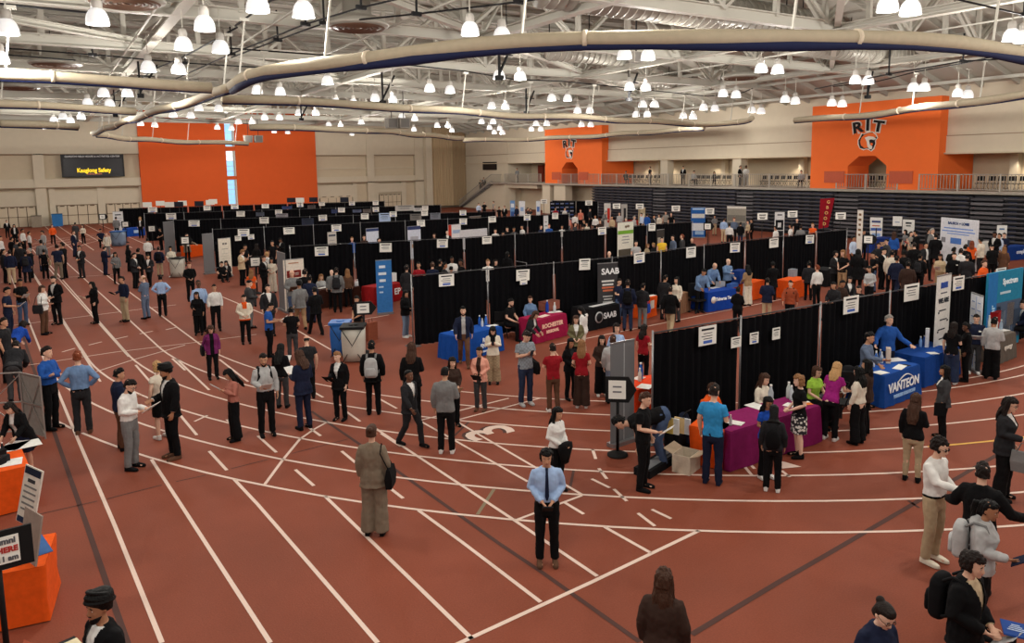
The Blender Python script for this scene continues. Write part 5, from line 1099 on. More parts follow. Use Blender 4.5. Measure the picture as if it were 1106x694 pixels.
p = G(38, 700, .8); t = empty('table_tent', 'folded red orange card at the bottom left corner', 'card', Vector((p.x, p.y, .0)), .5)
q = MB(); q.prism([Vector((-.1, 0, .6)), Vector((.1, 0, .6)), Vector((0, 0, .84))], None, Vector((0, .2, 0))); obj('card', q, cloth((206, 110, 84)), t); q = MB(); q.tube([(0, .1, 0), (0, .1, .6)], .03, 6); obj('card_stand', q, BLACK, t)
p = G(1096, 684, 1.05); t = empty('blue_folder', 'royal blue printed folder at the bottom right corner', 'folder', Vector((p.x, p.y, 0)), .5)
q = MB(); q.box((.08, -.05, 1.05), (.42, .3, .015), rot=Matrix.Rotation(.2, 3, 'Y')); obj('folder_cover', q, cloth((36, 70, 140)), t); q = MB()
for i in range(4): q.box((.02+.05*i, -.02, 1.075-.01*i), (.012, .16-.03*i, .004))
obj('print', q, cloth((190, 205, 230)), t); q = MB(); q.tube([(.1, 0, 0), (.1, 0, 1.02)], .03, 8); q.box((.1, 0, .01), (.4, .4, .02)); obj('lectern_stand', q, BLACK, t)
# ------------------------------------------------------------------ people: bodies, clothing and hair
from mathutils import noise as mnoise
def rumple(me, amp, f, fz=None, seed=0.0):
    fz = fz or f
    n = len(me.vertices); nr = [v.normal.copy() for v in me.vertices]
    for v, m_ in zip(me.vertices, nr):
        c = v.co; q = mnoise.noise(Vector((c.x*f+seed, c.y*f, c.z*fz)))+.5*mnoise.noise(Vector((c.x*f*2.3, c.y*f*2.3+seed, c.z*fz*2.3)))
        v.co = c+m_*(amp*q)
    me.update(); return me
def remesh(mb, vox, smooth=4, dec=None):
    me = mb.mesh('tmp_shape'); o = bpy.data.objects.new('tmp_shape', me); COL.objects.link(o)
    r = o.modifiers.new('r', 'REMESH'); r.mode = 'VOXEL'; r.voxel_size = vox
    if smooth: s_ = o.modifiers.new('s', 'SMOOTH'); s_.factor = .5; s_.iterations = smooth
    if dec: d_ = o.modifiers.new('d', 'DECIMATE'); d_.ratio = dec
    out = bpy.data.meshes.new_from_object(o.evaluated_get(bpy.context.evaluated_depsgraph_get()))
    bpy.data.objects.remove(o); bpy.data.meshes.remove(me)
    out.polygons.foreach_set('use_smooth', [True]*len(out.polygons))
    return out
# a pose: hip height, lean (deg), elbow and wrist of each arm in upright torso space (x to the figure's left is +), legs, head yaw and pitch
def P_(hz=.93, lean=0, le=(.25, .02, 1.16), lw=(.25, -.06, .92), re=(-.25, .02, 1.16), rw=(-.25, -.06, .92), lk=(.1, -.02, .5), la=(.11, .02, .085), rk=(-.1, -.02, .5), ra=(-.11, .02, .085), head=(0, 0), seat=False):
    return dict(hz=hz, lean=lean, le=le, lw=lw, re=re, rw=rw, lk=lk, la=la, rk=rk, ra=ra, head=head, seat=seat)
POSE = {
 'stand': P_(),
 'down': P_(head=(0, 28)),
 'weight': P_(lk=(.12, -.08, .5), la=(.17, .02, .085), head=(15, 6)),
 'hold': P_(le=(.25, .03, 1.17), lw=(.07, -.2, 1.03), re=(-.25, .03, 1.17), rw=(-.07, -.2, 1.03), head=(0, 10)),
 'read': P_(le=(.23, .0, 1.15), lw=(.1, -.3, 1.15), re=(-.23, .0, 1.15), rw=(-.1, -.28, 1.15), head=(0, 30)),
 'phone': P_(le=(.23, -.02, 1.15), lw=(.05, -.24, 1.25), re=(-.23, -.02, 1.15), rw=(-.05, -.22, 1.23), head=(5, 32)),
 'onehold': P_(re=(-.24, .0, 1.16), rw=(-.12, -.28, 1.12), head=(-8, 12)),
 'walk': P_(lk=(.1, -.2, .52), la=(.1, -.24, .1), rk=(-.1, .04, .5), ra=(-.1, .26, .13), le=(.26, .1, 1.17), lw=(.27, .1, .93), re=(-.26, -.08, 1.17), rw=(-.25, -.24, .97)),
 'walkhold': P_(lk=(.1, -.2, .52), la=(.1, -.24, .1), rk=(-.1, .04, .5), ra=(-.1, .26, .13), le=(.24, .0, 1.16), lw=(.12, -.26, 1.1), re=(-.26, .06, 1.16), rw=(-.26, .0, .92), head=(0, 14)),
 'crossed': P_(le=(.25, -.04, 1.17), lw=(-.1, -.19, 1.2), re=(-.25, -.04, 1.17), rw=(.08, -.22, 1.15), head=(8, 4)),
 'face': P_(re=(-.26, -.14, 1.25), rw=(-.1, -.2, 1.5), le=(.25, -.05, 1.17), lw=(.02, -.2, 1.12), head=(0, 8)),
 'hips': P_(le=(.36, .08, 1.18), lw=(.19, -.04, 1.02), re=(-.36, .08, 1.18), rw=(-.19, -.04, 1.02)),
 'reach': P_(re=(-.24, -.14, 1.22), rw=(-.2, -.42, 1.22), le=(.25, .03, 1.16), lw=(.2, -.2, 1.0), head=(0, 12)),
 'spread': P_(re=(-.34, -.06, 1.16), rw=(-.46, -.3, 1.06), le=(.34, -.06, 1.16), lw=(.46, -.3, 1.06), head=(20, 4)),
 'lean': P_(lean=22, re=(-.24, -.1, 1.2), rw=(-.18, -.34, 1.12), le=(.24, -.1, 1.2), lw=(.18, -.34, 1.12), head=(0, 14)),
 'stoop': P_(hz=.9, lean=58, re=(-.24, -.2, 1.26), rw=(-.16, -.44, 1.34), le=(.24, -.2, 1.26), lw=(.16, -.44, 1.34), lk=(.1, -.06, .48), rk=(-.1, -.06, .48), head=(0, 0)),
 'bend': P_(hz=.88, lean=105, re=(-.22, -.25, 1.35), rw=(-.16, -.5, 1.4), le=(.22, -.25, 1.35), lw=(.16, -.5, 1.4), lk=(.11, -.05, .48), rk=(-.11, -.05, .48), la=(.12, .06, .085), ra=(-.12, .06, .085), head=(0, -15)),
 'sit': P_(hz=.52, lean=6, le=(.25, -.06, 1.17), lw=(.12, -.3, 1.08), re=(-.25, -.06, 1.17), rw=(-.12, -.3, 1.08), lk=(.13, -.43, .52), la=(.14, -.4, .085), rk=(-.13, -.43, .52), ra=(-.14, -.42, .085), head=(0, 8), seat=True),
 'sitfloor': P_(hz=.2, lean=10, le=(.25, -.1, 1.2), lw=(.1, -.35, 1.16), re=(-.25, -.1, 1.2), rw=(-.1, -.35, 1.16), lk=(.15, -.35, .42), la=(.12, -.5, .08), rk=(-.15, -.35, .42), ra=(-.12, -.5, .08), head=(0, 12), seat=True),
 'stride': P_(lk=(.12, -.18, .52), la=(.14, -.34, .1), rk=(-.1, .02, .5), ra=(-.12, .22, .12), le=(.24, .0, 1.16), lw=(.12, -.26, 1.1), re=(-.24, .0, 1.16), rw=(-.1, -.28, 1.12), head=(0, 16)),
}
def ub(p, pose):                    # upright torso space -> posed space
    a = math.radians(pose['lean']); x, y, z = p; z -= .93
    return Vector((x, y*math.cos(a)-z*math.sin(a), pose['hz']+y*math.sin(a)+z*math.cos(a)))
def sect(z, rx, ry, cy=0.0, n=16, e=2.4, cx=0.0):
    P = []
    for i in range(n):
        a = 2*PI*i/n; c, s = math.cos(a), math.sin(a)
        P.append((cx+rx*math.copysign(abs(c)**(2/e), c), cy+ry*math.copysign(abs(s)**(2/e), s), z))
    return P
TORSO = {'m': [(.79, .12, .09, .0), (.86, .162, .108, .005), (.95, .162, .112, .005), (1.07, .148, .1, .0), (1.2, .165, .112, .0), (1.31, .176, .118, .005), (1.38, .16, .1, .01), (1.43, .115, .074, .012), (1.475, .066, .06, .012)],
         'f': [(.79, .12, .092, .0), (.86, .166, .112, .008), (.93, .168, .115, .008), (1.08, .128, .09, .0), (1.2, .145, .105, -.005), (1.29, .158, .122, -.014), (1.37, .14, .095, .005), (1.425, .1, .068, .012), (1.47, .055, .052, .012)]}
def head_frame(pose):
    yw, pt = (math.radians(v) for v in pose['head'])
    a = math.radians(pose['lean'])
    M = Matrix.Translation(ub((0, .0, 1.5), pose)) @ Matrix.Rotation(a*.75, 4, 'X') @ Matrix.Rotation(yw, 4, 'Z') @ Matrix.Rotation(pt, 4, 'X')
    return M
SHX = {'m': .165, 'f': .145}
def arm_pts(pose, side, sex):
    sx = SHX[sex]*side
    k = 'l' if side > 0 else 'r'
    q = .93 if sex == 'm' else .86
    sc_ = lambda v: (v[0]*q if abs(v[0]) > .15 else v[0], v[1], v[2])
    s_ = ub((sx, .01, 1.378), pose); e_ = ub(sc_(pose[k+'e']), pose); w_ = ub(sc_(pose[k+'w']), pose)
    return s_, e_, w_
def leg_pts(pose, side):
    k = 'l' if side > 0 else 'r'
    if pose['seat']: h_ = Vector((.095*side, 0, pose['hz']-.02))
    else:
        h_ = ub((.09*side, 0, .9), pose)
        if pose['lean'] > 30: h_ = Vector((.09*side, .06, pose['hz']-.03))
    return h_, Vector(pose[k+'k']), Vector(pose[k+'a'])
def torso_rings(pose, sex, infl=0.0, z0=.0, z1=9, flare=None):
    R_ = []
    T = TORSO[sex]
    zs = [t for t in T if z0-1e-6 <= t[0] <= z1]
    # exact start section
    def at(z):
        for a, b in zip(T, T[1:]):
            if a[0] <= z <= b[0]:
                f = (z-a[0])/(b[0]-a[0]); return tuple(a[i]+(b[i]-a[i])*f for i in range(4))
        return T[0] if z < T[0][0] else T[-1]
    if z0 > T[0][0] and all(abs(t[0]-z0) > .015 for t in zs): zs = [(z0,)+at(z0)[1:]]+zs
    for z, rx, ry, cy in zs: R_.append([ub(p, pose) for p in sect(z, rx+infl, ry+infl, cy)])
    return R_
def add_hand(mb, w, e, side, pose):
    d = (w-e).normalized()
    n = Vector((-side, 0, 0)); n = (n-d*n.dot(d))
    if n.length < .2: n = Vector((0, 0, -1)); n = n-d*n.dot(d)
    n.normalize(); s_ = d.cross(n).normalized()
    if d.z > -.6:                          # forearm forward: palm faces up/inward
        n2 = (n*.5+Vector((0, 0, .6))); n = (n2-d*n2.dot(d)).normalized(); s_ = d.cross(n).normalized()
    c = w+d*.05
    X = Matrix((s_, n, d)).transposed()
    mb.loft([[w+X @ Vector((.026*k*math.cos(a), .016*kk*math.sin(a), z)) for a in [2*PI*i/10 for i in range(10)]] for z, k, kk in ((-.02, .95, 1.3), (.02, 1.1, 1.0), (.06, 1.55, .95), (.095, 1.6, .8))])
    for i, (L_, off) in enumerate(((.062, -.033), (.074, -.011), (.07, .011), (.055, .033))):
        b = w+d*.092+s_*off
        mb.tube([b-d*.012, b+d*L_*.5+n*.008, b+d*L_*.85+n*.03], [.0085, .008, .007], 6)
    th = -1 if s_.y*1 > 0 else 1
    b = w+d*.03+s_*(.026*th)
    mb.tube([b, b+d*.03+s_*(.03*th)+n*.008, b+d*.06+s_*(.036*th)+n*.02], [.011, .0095, .008], 6)
CACHE = {}
def body_mesh(pn, sex):
    k = ('body', pn, sex)
    if k in CACHE: return CACHE[k]
    pose = POSE[pn]; mb = MB(); f_ = sex == 'f'; g = .88 if f_ else 1.0
    mb.loft(torso_rings(pose, sex))
    if pose['lean'] > 30 or pose['seat']: mb.ball(Vector((0, .02, pose['hz'])), (.16, .13, .12))
    HF = head_frame(pose)
    nb = ub((0, .012, 1.44), pose); hc = HF @ Vector((0, -.012, .07))
    mb.tube([nb, (nb+hc)/2, hc], [.062*g, .053*g, .052*g], 12)
    # head: skull, jaw, nose, ears, brow, lips, eye hollows left by the brow and cheeks
    T = lambda x, y, z: HF @ Vector((x, y, z))
    rings = []
    for z, rx, ry, cy in ((.028, .028, .03, -.068), (.045, .044, .05, -.05), (.075, .06, .074, -.03), (.105, .068, .088, -.016), (.135, .071, .094, -.01), (.17, .074, .097, -.006), (.2, .072, .094, -.002), (.226, .058, .076, .0), (.243, .034, .046, .0), (.25, .012, .016, 0)):
        rings.append([T(*p) for p in sect(z, rx, ry, cy, 16, 2.2)])
    mb.loft(rings)
    mb.loft([[T(p[0], p[1], p[2]) for p in sect(z, rx, ry, cy, 8, 2)] for z, rx, ry, cy in ((.092, .016, .012, -.112), (.105, .015, .014, -.113), (.13, .0085, .01, -.106), (.15, .007, .006, -.099))])
    for s_ in (-1, 1):
        mb.ball(T(.073*s_, .008, .125), (.012, .02, .03), n=8, k=6)
        mb.ball(T(.028*s_, -.093, .155), (.02, .01, .007), n=8, k=5)
        mb.ball(T(.036*s_, -.08, .105), (.02, .016, .018), n=8, k=5)
    mb.ball(T(0, -.1, .075), (.022, .01, .0075), n=8, k=5); mb.ball(T(0, -.094, .04), (.016, .014, .013), n=8, k=5)
    for s_ in (-1, 1):
        a, e, w = arm_pts(pose, s_, sex)
        mb.tube([ub((.07*s_, .01, 1.392), pose), a, a+(e-a)*.35, e, e+(w-e)*.35, w], [.05, .056*g, .052*g, .042*g, .042*g, .029*g], 10)
        add_hand(mb, w, e, s_, pose)
        h, kn, an = leg_pts(pose, s_)
        mb.tube([h+(h-kn).normalized()*.02, h+(kn-h)*.35, kn, kn+(an-kn)*.3+Vector((0, .012, 0)), an], [.085, .08, .055, .056, .036], 10)
        mb.loft([[Vector((an.x, an.y, 0))+Vector((x, y, z)) for x, y, z in ((.03, .05, zz), (-.03, .05, zz), (-.035, -.06, zz), (-.04, -.15, zz*.8), (0, -.19, zz*.7), (.04, -.15, zz*.8), (.035, -.06, zz))] for zz in (an.z-.075, an.z-.02)])
    me = remesh(mb, .0085, 2); CACHE[k] = me; return me
def sleeve(mb, pose, side, sex, frac, r0, r1, infl):
    a, e, w = arm_pts(pose, side, sex)
    infl = infl*.75; pts = [ub((.06*side, .01, 1.395), pose), a, a+(e-a)*.4]; rd = [.056+infl, .062+infl, .056+infl]
    if frac <= 1: pts.append(a+(e-a)*frac); rd.append(r0+infl)
    else:
        pts += [e, e+(w-e)*.45, e+(w-e)*(frac-1)]; rd += [.047+infl, .042+infl, r1+infl]
    g = .9 if sex == 'f' else 1
    mb.tube(pts, [q*g for q in rd], 12)
TOPS = {  # hem height, extra, sleeve fraction, hem flare
 'tee': (.86, .013, .62, .0), 'polo': (.88, .013, .62, 0), 'shirt': (.97, .014, 1.95, 0), 'sweater': (.87, .024, 1.97, 0), 'hoodie': (.84, .036, 1.97, 0), 'blouse': (.95, .02, 1.9, 0), 'jacket': (.8, .032, 1.93, .02), 'cardigan': (.82, .028, 1.93, .015), 'coat': (.6, .04, 1.95, .04), 'dress': (.52, .018, .6, .05), 'vest': (.95, .024, .2, 0)}
def hem_rings(pose, sex, hem, infl, flare):
    R_ = torso_rings(pose, sex, infl, max(hem, .79), 1.48)
    if hem < .79:
        ex = []
        if pose['seat']: return R_
        n = 3
        for i in range(n):
            z = hem+(.79-hem)*i/n
            ex.append([ub(p, pose) if pose['lean'] < 30 else ub(p, pose) for p in sect(z, .165+infl+flare*(1-i/n), .12+infl+flare*(1-i/n))])
        R_ = ex+R_
        for j in range(n, min(n+2, len(R_))):
            z = (.79, .86)[j-n]; R_[j] = [ub(p, pose) for p in sect(z, .166+infl, .12+infl)]
    elif hem < .9:
        R_[0] = [ub(p, pose) for p in sect(max(hem, .79), .166+infl+flare, .116+infl+flare)]
    return R_
def top_mesh(pn, sex, kind):
    k = ('top', pn, sex, kind)
    if k in CACHE: return CACHE[k]
    pose = POSE[pn]; hem, infl, fr, fl_ = TOPS[kind]; mb = MB()
    mb.loft(hem_rings(pose, sex, hem, infl, fl_))
    for s_ in (-1, 1): sleeve(mb, pose, s_, sex, fr, .062, .034 if kind != 'blouse' else .042, infl if fr > 1 else infl+.006)
    if kind == 'shirt' or kind == 'polo':    # collar
        mb.loft([[ub(p, pose) for p in sect(z, r, r, .008, 16, 2)] for z, r in ((1.435, .086), (1.46, .076), (1.478, .07))])
    elif kind == 'hoodie':
        mb.loft([[ub(p, pose) for p in sect(z, rx, ry, cy, 16, 2)] for z, rx, ry, cy in ((1.38, .12, .06, .09), (1.45, .12, .07, .09), (1.5, .09, .055, .09), (1.52, .05, .03, .09))])
        mb.loft([[ub(p, pose) for p in sect(z, r, r, .01, 16, 2)] for z, r in ((1.43, .1), (1.47, .085), (1.49, .08))])
    elif kind in ('jacket', 'cardigan', 'coat', 'sweater'):
        mb.loft([[ub(p, pose) for p in sect(z, r, r, .014, 16, 2)] for z, r in ((1.43, .1), (1.465, .082), (1.488, .076))])
    me = rumple(remesh(mb, .013, 3), .011, 11, 8)
    if kind in ('jacket', 'cardigan', 'coat'):        # open front
        a = math.radians(pose['lean']); bm = bmesh.new(); bm.from_mesh(me); cut = []
        zb, zt, wd = (1.1, 1.5, .1) if kind == 'jacket' else (hem-.1, 1.5, .055)
        for f in bm.faces:
            c = f.calc_center_median(); z = c.z-pose['hz']; y = c.y
            zz = -y*math.sin(a)+z*math.cos(a)+.93; yy = y*math.cos(a)+z*math.sin(a)
            if yy < -.02 and zb < zz < zt:
                ww = wd*(zz-zb)/(zt-zb) if kind == 'jacket' else wd
                # leave the forearms alone
                near = min((c-(e_+(w_-e_)*t_)).length for s2 in (-1, 1) for _, e_, w_ in [arm_pts(pose, s2, sex)] for t_ in (0, .25, .5, .75, 1))
                if abs(c.x) < ww and near > .085: cut.append(f)
        bmesh.ops.delete(bm, geom=cut, context='FACES'); bm.to_mesh(me); bm.free()
    CACHE[k] = me; return me
def bottom_mesh(pn, sex, kind):
    k = ('bot', pn, sex, kind)
    if k in CACHE: return CACHE[k]
    pose = POSE[pn]; mb = MB()
    if pose['seat']:
        mb.ball(Vector((0, .02, pose['hz']+.01)), (.19, .15, .13))
        if pose['lean'] < 30: mb.loft([[ub(p, pose) for p in sect(z, rx, ry, .005)] for z, rx, ry in ((.86, .18, .125), (1.0, .168, .118))])
    else: mb.loft([[ub(p, pose) for p in sect(z, rx, ry, .004)] for z, rx, ry in ((.77, .13, .1), (.82, .165, .112), (.9, .168, .116), (.96, .166, .115), (1.01, .156 if sex == 'm' else .143, .106))])
    if pose['lean'] > 30: mb.ball(Vector((0, .05, pose['hz']-.0)), (.18, .15, .14))
    if kind == 'skirt' and not pose['seat']:
        mb.loft([sect(.53, .185, .15), sect(.7, .19, .15), sect(.9, .185, .14)])
    else:
        wide = kind == 'wide'
        for s_ in (-1, 1):
            h, kn, an = leg_pts(pose, s_)
            r = [.093, .093, .073, .067, .064] if not wide else [.104, .108, .102, .105, .112]
            if kind == 'slim': r = [.098, .094, .064, .06, .046]
            mb.tube([h+(h-kn).normalized()*.04, h+(kn-h)*.35, kn, kn+(an-kn)*.45+Vector((0, .008, 0)), an+(kn-an).normalized()*(-.01)], r, 12)
    me = rumple(remesh(mb, .013, 3), .009, 12, 9, 3.0); CACHE[k] = me; return me
def shoe_mesh(pn, side):
    k = ('shoe', pn, side)
    if k in CACHE: return CACHE[k]
    pose = POSE[pn]; an = leg_pts(pose, side)[2]; mb = MB(); b = Vector((an.x, an.y, an.z-.085))
    out = [(-.034, .06), (.034, .06), (.038, .0), (.045, -.1), (.042, -.16), (.02, -.2), (-.02, -.2), (-.042, -.16), (-.045, -.1), (-.038, .0)]
    mb.loft([[b+Vector((x*k_+side*.004, y*(1 if i < 3 else .98), z*(1 if y > -.06 else 1-.35*min(1, (-.06-y)/.1)))) for x, y in out] for i, (z, k_) in enumerate(((0.004, 1.0), (.03, 1.03), (.06, .95), (.085, .72)))], 0)
    mb.tube([b+Vector((0, .02, .05)), b+Vector((0, .02, .115))], [.046, .044], 10)
    me = remesh(mb, .01, 2); CACHE[k] = me; return me
def hair_mesh(kind):
    k = ('hair', kind)
    if k in CACHE: return CACHE[k]
    mb = MB(); r_ = random.Random(hash(kind) % 99 if False else len(kind))
    def cap(z0, infl, front=-.03, n=16):   # skull cap; front: how far down the brow
        for z, rx, ry, cy in ((z0, .074, .075, .03), (.17, .078, .088, .012), (.2, .078, .098, .004), (.23, .066, .084, .004), (.252, .042, .055, .004), (.262, .015, .02, .004)): pass
        mb.loft([sect(z, rx+infl, ry+infl, cy, n, 2.1) for z, rx, ry, cy in ((z0, .071, .062, .038), (.15, .073, .07, .028), (.178, .074, .072, .024), (.2, .073, .088, .008), (.228, .06, .08, .0), (.247, .037, .05, .0), (.256, .014, .02, .0))])
    if kind in ('short', 'fade'):
        cap(.085, .007 if kind == 'short' else .004)
        if kind == 'short': mb.loft([sect(z, rx, ry, cy, 12, 2) for z, rx, ry, cy in ((.212, .055, .034, -.064), (.235, .06, .05, -.045), (.262, .052, .055, -.02), (.28, .02, .03, -.005))])
    elif kind == 'curly':
        cap(.09, .014)
        for i in range(70):
            a = r_.random()*2*PI; z = .1+.17*r_.random(); rr = .083*math.sqrt(max(.05, 1-((z-.15)/.125)**2)) if z > .15 else .083
            y = rr*1.15*math.sin(a)+.01
            if y < -.05 and z < .19: continue
            mb.ball((rr*math.cos(a), y, z), .017+.008*r_.random(), n=6, k=5)
    elif kind in ('medium', 'bob'):
        d = .075 if kind == 'medium' else .02
        cap(.1, .014)
        mb.loft([sect(z, rx, ry, cy, 14, 2) for z, rx, ry, cy in ((.19, .07, .05, -.06), (.225, .07, .06, -.045), (.258, .05, .05, -.02), (.274, .02, .03, 0))])
        for s_ in (-1, 1): mb.loft([sect(z, .024, .05, .012, 10, 2, cx=.072*s_) for z in (d, .1, .16, .2)])
        mb.loft([sect(z, rx, .04, .06, 12, 2) for z, rx in ((d, .062), (.08, .075), (.15, .075))])
    elif kind in ('long', 'verylong'):
        zl = -.2 if kind == 'long' else -.34
        cap(.1, .015)
        mb.loft([sect(z, rx, ry, cy, 16, 2) for z, rx, ry, cy in ((.19, .07, .05, -.058), (.225, .068, .058, -.045), (.256, .05, .05, -.02), (.272, .02, .03, 0))])
        mb.loft([sect(z, rx, ry, cy, 16, 2) for z, rx, ry, cy in ((zl, .07, .025, .085), (zl+.08, .1, .035, .09), (-.02, .105, .042, .078), (.05, .092, .05, .055), (.12, .088, .06, .035), (.19, .08, .07, .02))])
        for s_ in (-1, 1): mb.loft([sect(z, .022, .042, cy, 10, 2, cx=x*s_) for z, x, cy in ((-.1 if kind == 'long' else -.16, .09, -.01), (.0, .088, .005), (.08, .08, .0), (.16, .074, .0), (.2, .06, 0))])
    elif kind in ('pony', 'bun'):
        cap(.09, .009)
        mb.loft([sect(z, rx, ry, cy, 12, 2) for z, rx, ry, cy in ((.2, .06, .04, -.06), (.23, .06, .05, -.045), (.255, .04, .05, -.02))])
        if kind == 'pony': mb.tube([(0, .09, .19), (0, .14, .17), (0, .145, .08), (0, .12, -.06), (0, .11, -.14)], [.025, .035, .036, .03, .012], 10)
        else: mb.ball((0, .1, .21), .042)
    elif kind == 'turban':
        mb.loft([sect(z, rx, ry, cy, 18, 2) for z, rx, ry, cy in ((.1, .082, .07, .035), (.14, .09, .085, .022), (.175, .1, .105, .01), (.215, .11, .128, -.002), (.255, .102, .12, .0), (.288, .07, .085, .01), (.302, .03, .04, .01))])
        for i in range(4): mb.tube([(.1*math.cos(a)*(1-.07*i), .125*math.sin(a)*(1-.07*i), .195+.026*i+.03*math.sin(a)*(-1)+.012*math.cos(a*(1 if i % 2 else -1)+.8)) for a in [2*PI*j/20 for j in range(21)]], .016, 6)
    elif kind == 'hood':
        mb.loft([sect(z, rx, ry, cy, 16, 2) for z, rx, ry, cy in ((-.09, .15, .1, .01), (-.03, .1, .085, .015), (.03, .082, .08, .03), (.1, .088, .085, .03), (.17, .092, .095, .018), (.21, .09, .105, .004), (.24, .075, .09, .0), (.268, .045, .055, .0), (.278, .015, .02, 0))])
    elif kind == 'cap':
        cap(.15, .012); mb.loft([sect(z, .062, .05, -.12, 12, 2) for z in (.185, .198)])
    elif kind == 'bald':
        mb.loft([sect(z, rx, ry, cy, 14, 2) for z, rx, ry, cy in ((.1, .073, .055, .042), (.14, .076, .06, .038), (.17, .075, .055, .042))])
    me = remesh(mb, .007, 2 if kind != 'curly' else 1)
    if kind in ('short', 'medium', 'bob', 'curly', 'fade'): rumple(me, .014 if kind != 'fade' else .004, 34, 22)
    elif kind in ('long', 'verylong', 'pony'): rumple(me, .016, 30, 5); rumple(me, .006, 60, 9)
    elif kind == 'hood': rumple(me, .008, 14, 8)
    CACHE[k] = me; return me
def beard_mesh():
    k = 'beard'
    if k in CACHE: return CACHE[k]
    mb = MB(); mb.loft([sect(z, rx, ry, cy, 14, 2) for z, rx, ry, cy in ((.0, .03, .03, -.07), (.02, .046, .045, -.06), (.05, .06, .055, -.05), (.07, .066, .05, -.042))])
    mb.tube([(-.03, -.098, .085), (0, -.112, .09), (.03, -.098, .085)], .009, 6)
    me = remesh(mb, .008, 2); CACHE[k] = me; return me
SK = {'l': (222, 176, 150), 'm': (196, 146, 116), 't': (168, 118, 88), 'd': (108, 72, 54), 'p': (232, 192, 168)}
def skin(k): return mat('skin_'+k, SK[k], .55, .05, 30, spec=.3)
HAIRC = {'black': (13, 12, 12), 'dark': (30, 22, 19), 'brown': (68, 45, 34), 'light': (140, 100, 66), 'blond': (182, 142, 96), 'grey': (150, 146, 140), 'red': (122, 60, 36), 'navy': (26, 32, 56)}
def hairm(k): return mat('hair_'+k, HAIRC[k], .6, .4, 70, spec=.18, bump=.6)
CC = {'white': (226, 224, 220), 'light blue': (160, 186, 224), 'pale blue': (190, 204, 226), 'blue': (38, 84, 160), 'royal blue': (28, 70, 162), 'turquoise': (52, 142, 200), 'navy': (28, 34, 56), 'black': (15, 15, 17), 'charcoal': (38, 38, 41), 'dark grey': (62, 62, 64), 'grey': (120, 120, 120), 'light grey': (176, 176, 176), 'blue grey': (98, 112, 136), 'steel blue': (108, 136, 174),
      'red': (148, 28, 38), 'magenta': (150, 34, 116), 'lime': (154, 196, 70), 'orange': (226, 92, 36), 'rust': (152, 74, 48), 'pink': (226, 160, 140), 'dusty pink': (176, 112, 98), 'cream': (222, 212, 194), 'beige': (194, 172, 140), 'khaki': (176, 156, 126), 'tan': (160, 130, 98), 'brown': (94, 66, 50), 'dark brown': (58, 42, 36), 'olive': (104, 98, 70), 'taupe': (124, 110, 94), 'purple': (110, 38, 90), 'denim': (70, 86, 116), 'light denim': (122, 140, 164), 'dark denim': (40, 50, 74), 'yellow': (230, 190, 60), 'plaid grey': (140, 148, 156), 'beige plaid': (168, 146, 116), 'patterned': (150, 146, 138), 'salmon': (206, 120, 100), 'maroon': (92, 30, 40)}
def floral():
    if 'floral_cloth' in MATS: return MATS['floral_cloth']
    M = mat('floral_cloth', (40, 40, 42), .9); nt = M.node_tree; b = nt.nodes['Principled BSDF']
    tc = nt.nodes.new('ShaderNodeTexCoord'); v = nt.nodes.new('ShaderNodeTexVoronoi'); v.inputs['Scale'].default_value = 16
    c = nt.nodes.new('ShaderNodeValToRGB'); c.color_ramp.interpolation = 'CONSTANT'; c.color_ramp.elements[0].color = (.75, .73, .68, 1); c.color_ramp.elements[1].position = .42; c.color_ramp.elements[1].color = (.03, .03, .035, 1)
    nt.links.new(tc.outputs['Object'], v.inputs['Vector']); nt.links.new(v.outputs['Distance'], c.inputs['Fac']); nt.links.new(c.outputs['Color'], b.inputs['Base Color']); return M
def checked(nm, rgb, k=.75):
    key = 'check_'+nm
    if key in MATS: return MATS[key]
    M = mat(key, rgb, .9); nt = M.node_tree; b = nt.nodes['Principled BSDF']; c0 = lin(rgb)
    tc = nt.nodes.new('ShaderNodeTexCoord'); v = nt.nodes.new('ShaderNodeTexChecker'); v.inputs['Scale'].default_value = 22
    v.inputs['Color1'].default_value = (*c0, 1); v.inputs['Color2'].default_value = (*[x*k for x in c0], 1)
    nt.links.new(tc.outputs['Object'], v.inputs['Vector']); nt.links.new(v.outputs['Color'], b.inputs['Base Color']); return M
def garment(nm):
    if nm == 'floral': return floral()
    if nm.startswith('plaid') or nm.endswith('plaid'): return checked(nm, CC[nm])
    return cloth(CC[nm], 'cloth_'+nm.replace(' ', '_'))
EYEM = mat('eye_dark', (30, 22, 20), .2); EYEW = mat('eye_white', (225, 222, 216), .3); LIPM = mat('lips', (160, 92, 82), .5)
def eye_mesh():
    if 'eye' in CACHE: return CACHE['eye']
    mb = MB(); mb.ball((0, 0, 0), (.0125, .006, .0075), 0, 10, 6); mb.ball((0, -.0045, 0), (.0055, .003, .0055), 1, 8, 6)
    CACHE['eye'] = mb.mesh('eye'); return CACHE['eye']
PEOPLE = []
USED = {}
def foot_from(x, y, yf, yh_x):      # point on the ground below the pixel column of a head, with its feet at image row yf
    r = ray(x, y); hr = Vector((r.x, r.y, 0)).normalized()
    lo, hi = 1.0, 200.0
    def py(d):
        p = hr*d-Vector((0, 0, H)); X, Y, Z = p.dot(Vector((math.cos(YAW), -math.sin(YAW), 0))), p.dot(Vector((math.sin(YAW), math.cos(YAW), 0))), p.z
        c, s = math.cos(TH), math.sin(TH); dd = Y*c-Z*s; v = -(Y*s+Z*c); u = X/dd; v /= dd
        return CY+F*(-u*math.sin(ROLL)+v*math.cos(ROLL))
    for _ in range(60):
        mid = (lo+hi)/2
        if py(mid) > yf: lo = mid
        else: hi = mid
    return hr*lo
